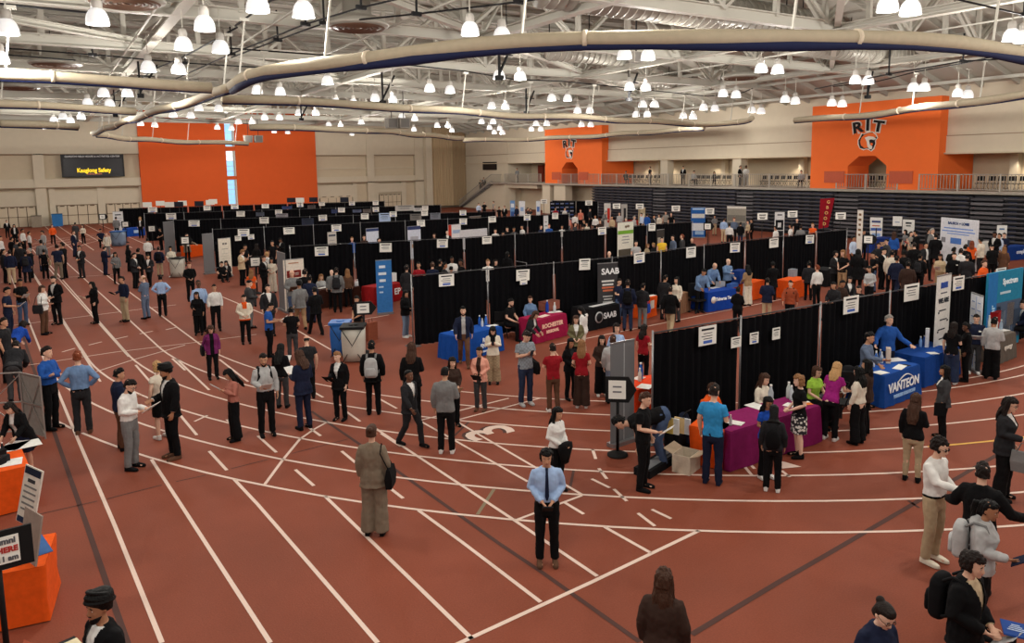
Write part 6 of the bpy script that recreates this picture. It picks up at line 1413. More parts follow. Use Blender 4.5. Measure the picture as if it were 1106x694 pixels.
def rect_dist(p, k):
    a, d, n, Ln, dp, hg = TABLES[k]; q = Vector((p.x, p.y, 0))-a; u, v = q.dot(d), q.dot(n)
    du, dv = max(-u, 0, u-Ln), max(-v, 0, v-dp)
    return math.hypot(du, dv)
def settle(p, pose):
    u = Vector((p.x, p.y, 0)).normalized(); rt_ = Vector((u.y, -u.x, 0)); reach = .3
    if pose in ('stoop', 'bend'): reach = .42
    best = None
    for k in range(0, 61):
        dl = .04*((k+1)//2)*(-1 if k % 2 else 1)
        for sd in (0, .12, -.12, .22, -.22):
            q = p+u*dl+rt_*sd; cost = abs(dl)+abs(sd)*2.2
            if best is not None and cost >= best[0]: continue
            ok = all((lambda dq: dq is None or (abs(dq) > .34 and (row_dist(p, r_) is None or abs(row_dist(p, r_)) < .3 or (dq > 0) == (row_dist(p, r_) > 0))))(row_dist(q, r_)) for r_ in ROWS_) and all(rect_dist(q, t_) > (.25 if pose != 'sit' else .22) for t_ in TABLES) and all((q-z).length > .5 for _, z in PEOPLE if abs(q.x-z.x) < .6)
            if ok: best = (cost, q)
        if best is not None and abs(dl) > best[0]: break
    if best is None:
        for k in range(0, 50):
            dl = .05*((k+1)//2)*(-1 if k % 2 else 1); q = p+u*dl
            if all(abs(row_dist(q, r_) or 9) > .28 for r_ in ROWS_) and all(rect_dist(q, t_) > .12 for t_ in TABLES) and all((q-z).length > .4 for _, z in PEOPLE if abs(q.x-z.x) < .6): return q
    return best[1] if best else p
def human(px, yf, facing, pose, top, bot, hair, sk, label, sex='m', hgt=None, extra=(), base=None, shoes='black', under='white', group=None):
    x, y = px; nom = 1.75
    P0 = POSE[pose]
    topz = (head_frame(P0) @ Vector((0, 0, .262))).z
    h0 = hgt or (1.76 if sex == 'm' else 1.66)
    if base is not None: p = base.copy(); s = h0/nom
    elif yf:
        p = foot_from(x, y, yf, x); r = ray(x, y); d = math.hypot(p.x, p.y)
        hz = H+r.z*d/math.hypot(r.x, r.y); s = hz/topz if not hgt else h0/nom
        s = max(.86 if sex == 'f' else .9, min(1.1, s))
    else:
        s = h0/nom; q = G(x, y, topz*s); p = Vector((q.x, q.y, 0))
    if base is None: p = settle(p, pose)
    toc = math.atan2(-p.x, p.y)               # rotation that turns local -Y toward the camera
    rz = toc+math.radians(facing)
    tk, tc = top; bk, bc = bot; hk, hcol = hair
    t = empty('person', label, 'person', p, rz, group); t.scale = (s, s, s)
    dist = math.hypot(p.x, p.y)
    b = link('body', body_mesh(pose, sex), skin(sk), t)
    HF = head_frame(P0)
    if bk not in ('none',): link('skirt' if bk == 'skirt' else 'trousers', bottom_mesh(pose, sex, bk), garment(bc), t)
    if tk in ('jacket', 'cardigan', 'coat'): link('shirt', top_mesh(pose, sex, 'shirt'), garment(under), t)
    link({'tee': 'tee_shirt', 'polo': 'polo_shirt'}.get(tk, tk), top_mesh(pose, sex, tk), garment(tc), t)
    sm = garment(shoes) if shoes in CC else BLACK
    for sd in (-1, 1): link('shoe', shoe_mesh(pose, sd), sm, t)
    link({'turban': 'turban', 'hood': 'hood', 'cap': 'cap'}.get(hk, 'hair'), hair_mesh(hk), hairm(hcol), t, mw=HF)
    if dist < 32:
        for sd in (-1, 1):
            o = link('eye', eye_mesh(), [EYEW, EYEM], t, mw=HF @ Matrix.Translation((.031*sd, -.0905, .138)))
        q = CACHE.get('mouth')
        if q is None: mb = MB(); mb.ball((0, 0, 0), (.021, .006, .0055), 0, 10, 6); q = CACHE['mouth'] = mb.mesh('mouth')
        link('mouth', q, LIPM, t, mw=HF @ Matrix.Translation((0, -.107, .074)))
        q = CACHE.get('eyebrow')
        if q is None: mb = MB(); mb.tube([(-.018, .003, -.002), (0, -.002, .003), (.018, .004, 0)], .0042, 6); q = CACHE['eyebrow'] = mb.mesh('eyebrow')
        for sd in (-1, 1): link('eyebrow', q, hairm(hcol if hk != 'turban' else 'black'), t, mw=HF @ Matrix.Translation((.03*sd, -.1, .161)))
    Mt = Matrix.Translation(p) @ Matrix.Rotation(rz, 4, 'Z') @ Matrix.Scale(s, 4)
    who = label.split(',')[0]
    for e in extra: attach(e, t, Mt, P0, sex, HF, label, s)
    PEOPLE.append((t, p)); return t
def short(label):
    w_ = label.split(); return ' '.join(w_[:9])
def item(name, label, cat, mw):
    t = empty(name, label, cat); t.matrix_world = mw; return t
def attach(e, t, Mt, P0, sex, HF, label, s):
    kind, _, arg = e.partition(':')
    lw, rw = ub(P0['lw'], P0), ub(P0['rw'], P0)
    le, re = ub(P0['le'], P0), ub(P0['re'], P0)
    mid = (lw+rw)/2
    who = label[label.index('person'):]
    who = 'the '+' '.join(who.split()[:8]).rstrip(',') if 'person' in who else 'a person'
    if kind == 'tie':
        mb = MB(); pts = [ub((0, y, z), P0) for y, z in ((-.068, 1.475), (-.11, 1.43), (-.139, 1.33), (-.132, 1.2), (-.122, 1.08), (-.128, 1.02))]
        wd = [.02, .017, .022, .026, .03, .012]
        vs = []; 
        for p_, w_ in zip(pts, wd): vs += [p_+Vector((-w_, 0, 0)), p_+Vector((w_, 0, 0)), p_+Vector((w_, .012, 0)), p_+Vector((-w_, .012, 0))]
        mb.add(vs, [(4*i+j, 4*i+(j+1) % 4, 4*i+4+(j+1) % 4, 4*i+4+j) for i in range(5) for j in range(4)]+[(0, 1, 2, 3), (20, 21, 22, 23)])
        obj('necktie', mb, garment(arg or 'navy'), t)
    elif kind == 'belt':
        mb = MB(); mb.loft([[ub(p, P0) for p in sect(z, .172 if sex == 'm' else .165, .124, .004)] for z in (.955, .985)]); obj('belt', mb, garment(arg or 'black'), t)
    elif kind == 'beard': link('beard', beard_mesh(), hairm(arg or 'black'), t, mw=HF)
    elif kind == 'glasses':
        mb = MB()
        for sd in (-1, 1):
            mb.tube([(.033*sd+.022*math.cos(a), -.108, .138+.017*math.sin(a)) for a in [2*PI*i/12 for i in range(13)]], .0028, 5)
            mb.tube([(.055*sd, -.106, .142), (.074*sd, -.06, .143), (.076*sd, .01, .14)], .0025, 5)
        mb.tube([(-.011, -.11, .142), (.011, -.11, .142)], .0025, 5)
        o = obj('glasses', mb, DARKMETAL if arg != 'sun' else BLACK, t); o.matrix_local = HF
        if arg == 'sun':
            mb = MB()
            for sd in (-1, 1): mb.ball((.033*sd, -.107, .138), (.022, .004, .016), n=10, k=6)
            o = obj('sunglass_lens', mb, BLACK, t); o.matrix_local = HF
    elif kind == 'badge':
        mb = MB(); mb.box(ub((.09, -.135, 1.28), P0), (.07, .012, .04)); obj('name_badge', mb, PAPER, t)
    elif kind == 'scarf':
        mb = MB(); mb.loft([[ub(p, P0) for p in sect(z, r, r, .0, 16, 2)] for z, r in ((1.42, .115), (1.46, .1), (1.5, .08))]); mb.box(ub((0, -.14, 1.36), P0), (.14, .03, .16)); obj('scarf', mb, garment(arg), t)
    elif kind == 'hemband':
        mb = MB(); mb.loft([[ub(p, P0) for p in sect(z, .196, .146, .004)] for z in (.86, .91)]); obj('hem_band', mb, garment(arg), t)
    elif kind in ('paper', 'folder', 'tablet', 'booklet', 'notebook', 'laptop'):
        w_, l_, th, c = {'paper': (.216, .28, .004, arg or 'white'), 'folder': (.24, .31, .012, arg or 'black'), 'tablet': (.17, .24, .01, arg or 'charcoal'), 'booklet': (.3, .24, .01, arg or 'white'), 'notebook': (.15, .2, .02, arg or 'charcoal'), 'laptop': (.32, .22, .02, arg or 'grey')}[kind]
        both = (lw-rw).length < .3
        c0 = mid if both else (rw if (rw.z > lw.z+.02) else lw)
        d_ = ((lw-le).normalized()+(rw-re).normalized()) if both else ((rw-re) if rw.z > lw.z+.02 else (lw-le)).normalized()
        d_.normalize()
        hang = d_.z < -.6
        pos = c0+d_*.17+Vector((0, 0, .06))
        if hang: M_ = frame(pos+Vector((0, 0, -.05)), Vector((0, 1, 0)), Vector((0, 0, 1)))
        else: M_ = frame(pos, Vector((1, 0, 0)), Vector((0, d_.y*.8, .55)))
        q = item(kind if kind != 'paper' else 'paper_sheet', '%s %s held by %s' % (c, 'sheet of paper' if kind == 'paper' else kind, who), kind, Mt @ M_)
        mb = MB(); mb.box((0, 0, 0), (w_, l_, th)); obj('sheet' if kind in ('paper', 'booklet') else 'cover', mb, garment(c), q)
        if kind in ('paper', 'booklet', 'laptop'):
            mb = MB()
            for i in range(3): mb.box((0, l_*(.25-.2*i), th/2+.001), (w_*.7, l_*.03, .001))
            obj('print', mb, garment('light grey'), q)
    elif kind == 'phone':
        q = item('phone', 'dark phone in the hands of '+who, 'phone', Mt @ frame(mid+Vector((0, -.12, .05)), (1, 0, 0), (0, -.5, .8))); mb = MB(); mb.box((0, 0, 0), (.075, .15, .01)); obj('phone_case', mb, BLACK, q); mb = MB(); mb.box((0, 0, .006), (.066, .135, .002)); obj('phone_screen', mb, cloth((60, 66, 76)), q)
    elif kind == 'backpack':
        M_ = Mt @ (Matrix.Translation(ub((0, .0, 1.2), P0)) @ Matrix.Rotation(math.radians(P0['lean']), 4, 'X'))
        M_ = M_ @ Matrix.Translation((0, .045, 0)); q = item('backpack', '%s backpack worn by %s' % (arg or 'black', who), 'backpack', M_)
        mb = MB(); mb.loft([sect(z, rx, ry, .2, 14, 3.2) for z, rx, ry in ((-.24, .12, .06), (-.2, .15, .085), (0, .155, .09), (.14, .14, .08), (.2, .1, .055), (.22, .05, .03))]); me = remesh(mb, .014, 3); link('pack_body', me, garment(arg or 'black'), q)
        mb = MB(); mb.loft([sect(z, rx, .035, .29, 12, 3) for z, rx in ((-.19, .1), (-.15, .115), (-.04, .115), (0, .09))]); obj('front_pocket', mb, garment(arg or 'black'), q)
        for sd in (-1, 1):
            mb = MB(); mb.tube([(.1*sd, .14, .19), (.105*sd, .05, .265), (.108*sd, -.07, .25), (.12*sd, -.155, .1), (.15*sd, -.08, -.06), (.15*sd, .12, -.16)], .016, 6, sx=1.6); obj('strap', mb, garment(arg or 'black') if arg not in ('white', 'light grey') else garment('grey'), q)
    elif kind == 'drawbag':
        q = item('drawstring_bag', '%s drawstring bag on the back of %s' % (arg or 'black', who), 'bag', Mt @ Matrix.Translation(ub((0, 0, 1.2), P0)))
        mb = MB(); mb.loft([sect(z, rx, ry, .19, 12, 2) for z, rx, ry in ((-.26, .08, .03), (-.22, .13, .06), (-.05, .15, .07), (.08, .11, .05), (.14, .04, .03))]); obj('bag_body', mb, garment(arg or 'black'), q)
        for sd in (-1, 1): mb = MB(); mb.tube([(.03*sd, .18, .14), (.1*sd, .07, .24), (.13*sd, -.12, .15), (.14*sd, .1, -.2)], .006, 5); obj('cord', mb, BLACK, q)
    elif kind in ('tote', 'handbag', 'satchel'):
        c = arg or 'black'
        if kind == 'tote': a = rw; ln = .34
        elif kind == 'handbag': a = ub((-.27, .02, 1.1), P0); ln = .3
        else: a = ub((.27, .05, .98), P0); ln = .28
        q = item(kind if kind != 'tote' else 'tote_bag', '%s %s carried by %s' % (c, kind.replace('tote', 'tote bag').replace('satchel', 'shoulder bag'), who), 'bag', Mt @ Matrix.Translation(a))
        zt = -.2 if kind == 'tote' else 0
        mb = MB(); mb.loft([[Vector((y*.38 if False else x_, y_, z)) for x_, y_ in ((-.05*k, -.15*k2), (.05*k, -.15*k2), (.05*k, .15*k2), (-.05*k, .15*k2))] for z, k, k2 in ((zt-ln, .9, .95), (zt-ln*.5, 1.15, 1.08), (zt, .6, 1.0))], smooth=False); obj('bag_body', mb, garment(c), q)
        mb = MB()
        if kind == 'tote':
            mb.tube([(0, -.08, zt), (0, -.03, -.06), (0, .03, -.06), (0, .08, zt)], .01, 6)
        else:
            sh = ub((-.15 if kind == 'handbag' else -.12, .02, 1.47), P0)-a
            mb.tube([(0, -.12, zt), sh+Vector((0, -.09, -.12)), sh, sh+Vector((0, .11, -.12)), (0, .12, zt)], .009, 6)
        obj('strap', mb, garment(c), q)
    elif kind == 'coatarm':
        q = item('coat', '%s coat draped over the arms of %s' % (arg or 'black', who), 'coat', Mt @ Matrix.Translation(mid+Vector((0, -.03, -.02))))
        mb = MB(); mb.loft([sect(z, rx, ry, 0, 12, 2) for z, rx, ry in ((-.36, .1, .03), (-.2, .15, .06), (-.05, .2, .09), (.04, .19, .08), (.07, .1, .04))]); obj('coat_fabric', mb, garment(arg or 'black'), q)
    elif kind == 'turn': pass
# ------------------------------------------------------------------ everyone in the hall
# head-top pixel | foot row (- = hidden) | facing (0 = to the camera, 90 = to the right of the picture) | pose | top | bottom | hair | skin and sex | extras | label
ROWS = '''
590,483|608|2|hold|shirt:light blue|pants:black|medium:black|mm|tie:navy;belt;notebook:charcoal|person in light blue shirt and dark tie, alone on the open track|brown
107,640|-|-65|stand|jacket:black|pants:black|turban:black|tm|beard:black|person in black turban and black suit, nearest the camera at the lower left
717,614|-|172|stand|coat:dark brown|pants:black|verylong:brown|lf||person in long dark coat with brown hair, back turned, at the bottom middle
950,647|-|42|down|sweater:navy|pants:black|bun:dark|pf|glasses|person in navy sweater with round glasses and hair bun, at the bottom right
1048,594|-|68|hold|jacket:black|pants:black|medium:dark|lm|paper:light grey;backpack:black|person in black blazer over beige shirt with black backpack, lower right corner|black|beige
1065,539|-|84|onehold|hoodie:light grey|pants:black|pony:black|tf|folder:navy;backpack:light grey|person in light grey hoodie with grey backpack, dark ponytail, lower right
1062,500|-|168|spread|jacket:black|pants:black|short:dark|lm||person in black suit gesturing with both arms, facing away, right edge of the track
1013,472|606|62|reach|shirt:white|pants:khaki|curly:dark|lm|glasses:sun;belt:black|person in white shirt and khaki trousers with sunglasses and curly dark hair|cream
989,425|519|172|onehold|sweater:black|slim:khaki|verylong:brown|lf||person in black top and khaki trousers with very long brown hair, back turned
1089,428|538|78|onehold|jacket:charcoal|wide:black|long:dark|lf|glasses;paper;tote:grey|person in charcoal blazer with glasses and grey tote, at the right edge
1021,395|473|-78|stand|jacket:dark grey|pants:black|long:black|tf|folder:black|person in dark grey blazer holding a black folder, right of the VANTEON table
929,396|479|-120|onehold|blouse:cream|wide:black|long:black|lf|paper|person in cream blouse and black trousers before the VANTEON table
937,388|469|-105|stand|jacket:dark brown|pants:black|long:black|mf||person in dark brown jacket behind the cream blouse person
899,396|477|160|lean|tee:magenta|pants:black|long:blond|pf||person in magenta tee shirt with blond hair leaning on a walking frame|white
865,396|482|-70|hold|tee:black|skirt:floral|bob:light|pf||person in black top and flowered skirt standing at the magenta table
822,402|-|55|sit|sweater:cream|pants:black|long:brown|lf||person in white sweater seated behind the magenta table
879,394|-|50|sit|tee:lime|pants:black|bob:brown|lf|glasses|person in lime green top seated behind the magenta table
829,432|516|40|onehold|tee:royal blue|pants:black|long:black|tf|glasses|person in royal blue tee shirt with glasses before the magenta table|white
836,443|530|178|down|sweater:charcoal|pants:black|hood:black|mf|drawbag:black|person in charcoal sweater with black drawstring bag, back to camera|white
771,416|522|168|onehold|polo:turquoise|pants:navy|short:dark|lm||person in turquoise polo shirt and navy trousers at the orange table|navy
766,412|-|45|sit|sweater:orange|pants:black|short:brown|lm||person in orange top seated behind the turquoise polo shirt person
695,423|528|72|onehold|polo:black|pants:black|short:brown|lm|paper|person in black polo shirt and black trousers walking past the grey banner back
712,441|502|-75|bend|tee:black|pants:denim|short:black|lm||person bending down to a black case on the floor in grey jeans
938,350|-|70|reach|shirt:blue grey|pants:charcoal|short:black|mm||person in blue grey shirt behind the VANTEON table
949,347|-|25|spread|sweater:blue|pants:navy|short:grey|lm||person in blue pullover with grey hair and outstretched arm behind the VANTEON table
1024,347|413|165|onehold|tee:black|wide:dark denim|long:dark|lf||person in black tee shirt and wide blue jeans at the blue EPI table|white
1045,358|414|-80|onehold|sweater:black|pants:black|short:black|df|tote:beige|person in black outfit with beige tote bag beside the blue EPI table
1055,339|403|8|onehold|polo:navy|pants:dark grey|short:dark|lm|badge;laptop:light grey|person smiling in navy polo with name badge before the white panel|white
1074,343|409|175|onehold|sweater:light grey|wide:black|short:black|tm|paper|person in light grey top and wide black trousers facing the navy polo person
1104,323|-|-60|sit|jacket:navy|pants:black|short:dark|lm||person in navy suit seated at the right edge by the turquoise display wall
601,441|530|48|hold|blouse:white|pants:black|long:black|mf|coatarm:black|person in white blouse with a black coat over the arms, behind the tie wearer
401,458|577|165|stand|jacket:taupe|wide:taupe|bun:brown|lf|handbag:black|person in beige checked suit with black shoulder bag, walking away
480,396|489|172|onehold|sweater:grey|pants:black|fade:black|mm||person in grey sweater and black trousers, back turned, mid track|white
441,399|482|50|walk|jacket:charcoal|pants:charcoal|fade:black|dm||person in charcoal suit and shirt walking beside the grey sweater person
488,385|460|20|hold|blouse:dark brown|pants:black|long:dark|lf|paper:beige|person in dark brown blouse holding a beige sheet, behind the grey sweater
444,370|455|175|onehold|jacket:black|pants:black|long:brown|lf|paper|person in black outfit with long brown hair, back turned, holding white paper
401,368|447|172|stand|jacket:black|pants:black|short:black|mm|backpack:light grey|person in black suit with white backpack, back turned, near the clear bin
518,377|443|-18|hold|cardigan:pink|pants:dark grey|pony:dark|mf|folder:charcoal|person in pink cardigan holding a dark folder, mid track|brown|dark brown
532,352|414|0|phone|sweater:cream|wide:beige plaid|long:black|lf|scarf:black;phone|person in cream sweater and checked wide trousers looking at a phone
567,357|437|25|phone|tee:plaid grey|pants:dark denim|short:dark|lm|satchel:black;phone|person in grey checked shirt with black shoulder bag looking at a phone|light grey
500,331|395|2|walk|cardigan:navy|pants:brown|short:black|lm|beard:black|person in dark cardigan and brown trousers walking toward the camera|brown|light grey
570,335|390|60|lean|cardigan:charcoal|pants:black|long:brown|lf||person in dark cardigan leaning toward the crimson ROCHESTER table
573,318|-|-10|sit|sweater:steel blue|pants:navy|short:brown|lf||person in light blue top seated behind the crimson ROCHESTER table
549,322|-|55|sit|tee:black|pants:black|short:black|lm|beard:dark|person in black tee shirt seated left of the ROCHESTER table
597,373|444|-165|face|tee:red|pants:brown|short:dark|lm||person in red tee shirt touching the face, back turned|white
628,367|440|175|hold|tee:red|wide:dark brown|long:light|lf||person in red tee shirt with long light hair, back turned|white
616,365|431|30|hold|cardigan:black|pants:black|long:black|tf||person in black cardigan between the two red tee shirts|black|charcoal
650,362|427|8|hold|sweater:dark brown|wide:black|long:black|lf||person in brown and cream knit top facing the camera by the banner back|white
662,362|435|178|stand|sweater:light grey|pants:light denim|short:brown|lm||person in light grey sweater half hidden by the grey banner back
666,349|-|20|stand|blouse:light blue|pants:denim|bob:dark|lf||person in light blue blouse behind the grey banner back
695,353|412|150|onehold|tee:red|pants:black|long:dark|lf||person in red tee shirt right of the grey banner back, near the drape
622,340|400|5|hold|jacket:olive|pants:black|long:brown|lf||person in olive brown jacket with brown hair facing the camera near the crimson table
630,333|385|-100|phone|hoodie:white|pants:cream|hood:black|lf||person in white hoodie with dark head covering before the black SAAB table
668,302|349|60|onehold|tee:navy|pants:denim|short:dark|lm||person in navy tee shirt and blue jeans at the SAAB table
678,302|357|178|stand|jacket:navy|pants:dark denim|short:dark|mm|backpack:black|person in navy jacket with black backpack at the SAAB table
694,314|355|160|onehold|hoodie:charcoal|pants:grey|short:black|mm|tote:royal blue|person in charcoal hoodie carrying a blue bag by the small orange table
718,297|345|150|onehold|coat:charcoal|pants:charcoal|short:black|mm||person in long charcoal coat near the wooden table
731,299|347|-40|stand|sweater:cream|pants:dark grey|long:black|lf||person in cream sweater and dark hair beside the long charcoal coat
724,309|362|165|walk|jacket:black|pants:khaki|short:dark|lm||person in black blazer and khaki trousers beyond the nearest drape row
756,289|-|30|lean|sweater:steel blue|pants:black|short:black|mm||person in blue sweater, leftmost of three staff at the blue table
768,286|-|30|lean|sweater:steel blue|pants:black|bald:grey|lm||person in blue sweater with bald head, middle of the staff at the blue table
786,279|-|40|reach|sweater:steel blue|pants:black|bald:brown|pm|badge|person in blue sweater with bald head, tallest of the staff at the blue table
808,286|330|-150|reach|sweater:tan|wide:cream|long:black|mf||person in tan sweater and cream trousers reaching over the blue table
835,286|324|-165|onehold|coat:black|pants:black|curly:black|dm|paper|person in long black coat holding a white sheet by the orange tables
829,302|348|175|hold|jacket:navy|pants:beige|short:black|mm||person in navy jacket and beige trousers, back turned, beyond the nearest drape row
797,316|358|165|hold|hoodie:black|pants:black|short:black|tf||person in black hoodie, back turned, close behind the nearest drape row
854,303|352|-5|walk|sweater:rust|pants:black|short:dark|lm|backpack:black|person in rust red sweater with backpack straps walking toward the camera
874,282|324|-170|stand|jacket:charcoal|pants:black|short:black|mm||person in charcoal jacket at the orange table by the second row end
883,286|331|-140|stand|shirt:white|pants:black|short:red|lm||person in white shirt and black trousers by the orange table, second row end
902,271|-|60|hold|jacket:charcoal|pants:black|curly:black|lm||person in charcoal jacket beside the long haired tan trousers person
911,269|316|-30|hold|tee:black|pants:tan|long:light|lf||person in black top and tan trousers at the second row end
902,304|-|-30|sit|sweater:charcoal|pants:black|short:black|mm||person seated beyond the nearest drape row, dark hair, leftmost of four seated
908,303|-|40|sit|sweater:dark brown|pants:black|short:black|tm||person seated beyond the nearest drape row, second of four seated
917,298|-|20|sit|jacket:charcoal|pants:denim|long:dark|lf||person seated beyond the nearest drape row, long hair, third of four seated
929,308|-|-20|sit|sweater:black|pants:black|short:dark|lm||person seated close behind the nearest drape row, rightmost of four seated
927,269|318|170|hold|coat:black|pants:black|long:black|mf||person in long black coat, back turned, left of the right hand crowd
944,272|315|-60|hold|tee:black|pants:denim|short:black|mm|paper|person in black tee shirt holding papers in the right hand crowd
954,268|312|60|hold|jacket:black|pants:black|short:black|lm|paper|person in black suit holding a white sheet amid the right hand crowd
964,267|320|165|stand|sweater:cream|pants:black|short:black|mm||person in cream sweater, back turned, in the right hand crowd
969,276|322|150|walk|jacket:navy|pants:navy|short:black|tm||person in navy suit walking away in the right hand crowd
977,270|318|-150|hold|jacket:black|pants:black|curly:black|dm||person in black jacket with curly hair in the right hand crowd
981,282|-|178|stand|coat:dark brown|pants:black|short:black|mm||person in dark brown coat, back turned, behind the nearest drape row
994,274|318|160|stand|jacket:black|pants:black|short:black|mm|backpack:charcoal|person in black jacket with charcoal backpack in the right hand crowd
988,262|306|-160|hold|coat:black|pants:black|short:dark|lm||person in black coat left of the open aisle in the right hand crowd
1016,274|-|-5|onehold|blouse:beige|pants:tan|long:dark|mf|paper|person in beige blouse and tan trousers facing the camera, right hand crowd
1031,273|-|10|stand|sweater:black|pants:brown|short:black|lm|badge|person in black sweater with name badge facing the camera, right hand crowd
1045,274|-|178|stand|jacket:charcoal|pants:black|short:dark|lm||person in charcoal jacket, back turned, behind the nearest drape row
1030,267|-|150|hold|jacket:black|pants:black|short:black|dm||person in black jacket just behind the name badge person
1038,268|-|170|stand|hoodie:white|pants:black|short:dark|lm||person in white hoodie, back turned, right hand crowd
1050,260|298|175|stand|tee:orange|pants:black|long:red|lf||person in orange tee shirt with long red hair before the white counter
1043,264|-|160|stand|jacket:black|pants:black|short:black|mm||person in black jacket left of the orange tee shirt with red hair
1060,257|295|-120|onehold|jacket:cream|pants:charcoal|short:black|tm||person in cream jacket right of the orange tee shirt
1072,264|302|-150|hold|jacket:black|pants:black|cap:black|lm||person in black jacket and cap before the right blue table
1085,266|302|175|stand|coat:brown|pants:black|long:light|lf||person in brown coat with light hair before the right blue table
1063,281|-|60|stand|sweater:orange|pants:black|short:brown|lm||person in orange top just behind the nearest drape row
1075,250|291|-30|hold|jacket:black|pants:black|short:black|dm||person in black jacket by the pale poster at the right
1080,252|-|-60|stand|sweater:pale blue|pants:grey|short:black|mm||person in pale blue top by the pale poster at the right
1085,252|-|-20|crossed|sweater:navy|pants:navy|short:dark|lm||person in navy top standing under the grey wall at the right
1024,247|-|10|stand|polo:blue|pants:navy|short:dark|lm||person in blue polo shirt, left of the staff at the white counter
1035,247|284|178|stand|jacket:charcoal|pants:charcoal|short:black|mm||person in charcoal suit, back turned, at the white counter
1043,245|-|-10|stand|polo:navy|pants:navy|short:grey|lm||person in navy top with grey hair behind the white counter
1051,249|-|-60|stand|shirt:white|pants:black|short:dark|lm||person in white shirt beside the white display wall
1007,246|285|60|stand|jacket:grey|pants:beige|short:grey|lm||person in grey jacket and beige trousers left of the white counter
1011,250|293|-170|walk|coat:black|pants:black|short:black|lm|tote:orange|person in long black coat carrying an orange bag in the open aisle
1003,247|-|100|stand|jacket:charcoal|pants:black|short:dark|lm||person in charcoal jacket under the bleachers, left of the grey jacket
990,247|288|-100|onehold|jacket:black|pants:black|short:black|mm|notebook:red|person in black suit holding a red notebook under the bleachers
984,250|-|60|stand|tee:patterned|pants:beige|short:dark|lf||person in patterned top under the white poster
978,248|-|-60|stand|tee:grey|pants:black|long:black|lf||person in grey top right of the SESSLER table
966,250|288|160|stand|sweater:blue|pants:black|long:brown|lf||person in blue top with long brown hair at the SESSLER table
933,248|-|30|hold|jacket:black|pants:black|short:black|mm||person in black jacket under the narrow white banner
922,255|-|60|stand|sweater:pale blue|pants:black|short:black|tm||person in pale blue top at the far end of the second drape row
929,243|-|20|stand|sweater:brown|pants:black|curly:brown|lf||person in brown sweater beside the tall narrow white banner
747,257|-|10|sit|tee:black|pants:black|bald:grey|lm||person with bald head seated at the far end of the third drape row
772,233|254|5|hold|shirt:grey|pants:khaki|short:dark|mm||person in grey shirt and khaki trousers before the middle bleachers
761,232|-|-30|stand|sweater:black|pants:black|short:brown|lf||person in black sweater in front of the blue banner with white patches
782,235|-|160|stand|shirt:light blue|pants:beige|short:dark|lm||person in light blue shirt before the beige skyline banner
788,241|268|175|stand|shirt:white|pants:black|short:black|mm||person in white shirt and black trousers, back turned, before the skyline banner
793,235|-|20|stand|shirt:blue grey|pants:black|short:red|lm||person in blue grey shirt before the beige skyline banner
800,240|265|170|stand|jacket:black|pants:dark denim|short:black|mm||person in black jacket and jeans right of the skyline banner
808,238|262|-60|stand|blouse:beige|pants:dark brown|short:black|lf||person in beige blouse right of the skyline banner
812,237|262|-80|stand|jacket:black|pants:black|fade:dark|mm||person in black jacket facing the beige blouse, before the bleachers
838,244|-|-120|stand|shirt:white|pants:black|short:black|mm||person in white shirt before the ring banner
854,242|-|-100|stand|shirt:white|pants:charcoal|short:black|tm||person in white shirt right of the ring banner
865,243|-|175|stand|sweater:grey|pants:black|short:black|mm||person in grey sweater, back turned, right of the ring banner
878,241|-|-30|stand|vest:orange|pants:black|short:light|lm||person in orange vest left of the crimson flag
861,236|-|0|stand|tee:black|pants:black|bald:brown|lm||person in black tee shirt behind the white shirts near the ring banner
687,260|-|20|stand|tee:light grey|pants:denim|short:black|lm||person in light grey tee shirt beside the white and green banner
698,263|-|60|sit|sweater:beige|pants:black|bob:light|lf||person in beige top seated between the second and third drape rows
707,262|-|-40|sit|sweater:charcoal|pants:black|bob:blond|lf||person in charcoal top with blond hair between the second and third drape rows
715,256|-|10|stand|vest:yellow|pants:black|short:dark|lm||person in yellow vest before the small dark picture banner
727,254|-|-60|stand|sweater:blue grey|pants:black|short:dark|lm||person in blue grey sweater by the third drape row end
737,253|-|-100|stand|jacket:dark grey|pants:black|short:red|lm||person in dark grey jacket by the third drape row end
658,271|-|0|stand|sweater:charcoal|pants:black|bald:grey|pm||person whose bald head shows over the second drape row
452,283|-|-10|stand|tee:red|pants:black|short:black|mm||person in red tee shirt behind the left end of the second drape row
467,283|-|175|stand|jacket:navy|pants:navy|short:brown|lm||person in navy jacket behind the second drape row, back turned
475,280|-|150|stand|jacket:black|pants:black|short:black|mm||person in black jacket right of the navy jacket behind the second row
480,283|-|100|stand|jacket:charcoal|pants:black|short:black|tm||person in charcoal jacket behind the second row, near the white shirt
488,277|-|5|stand|shirt:white|pants:black|short:black|dm||person in white shirt standing behind the second drape row
487,287|-|160|hold|blouse:light grey|pants:black|bun:black|mf||person with black bun just before the standing white shirt
498,280|-|-60|stand|tee:black|pants:black|short:black|dm||person in black tee shirt right of the standing white shirt
527,280|-|-10|walk|sweater:white|pants:charcoal|short:light|lm||person in white sweater seen through the gap of the second drape row
535,280|-|40|stand|sweater:black|pants:black|long:dark|lf||person in black sweater with long hair behind the second drape row
548,272|-|150|stand|hoodie:black|pants:black|hood:black|mm||person in black hooded top standing tall behind the second drape row
439,286|336|170|stand|jacket:charcoal|pants:black|short:dark|lf||person in charcoal jacket, back turned, at the red table
437,314|364|60|onehold|hoodie:black|pants:light denim|hood:black|mm||person in black hoodie and pale jeans at the left end of the second drape row|white
393,254|-|20|stand|sweater:dark brown|pants:black|short:brown|lm||person in dark top behind the third drape row, by the blue topped banner
409,257|-|60|stand|tee:steel blue|pants:black|short:dark|lm||person in pale blue top leaning behind the third drape row
380,256|-|10|stand|polo:blue|pants:black|short:light|lm||person in bright blue polo behind the third drape row
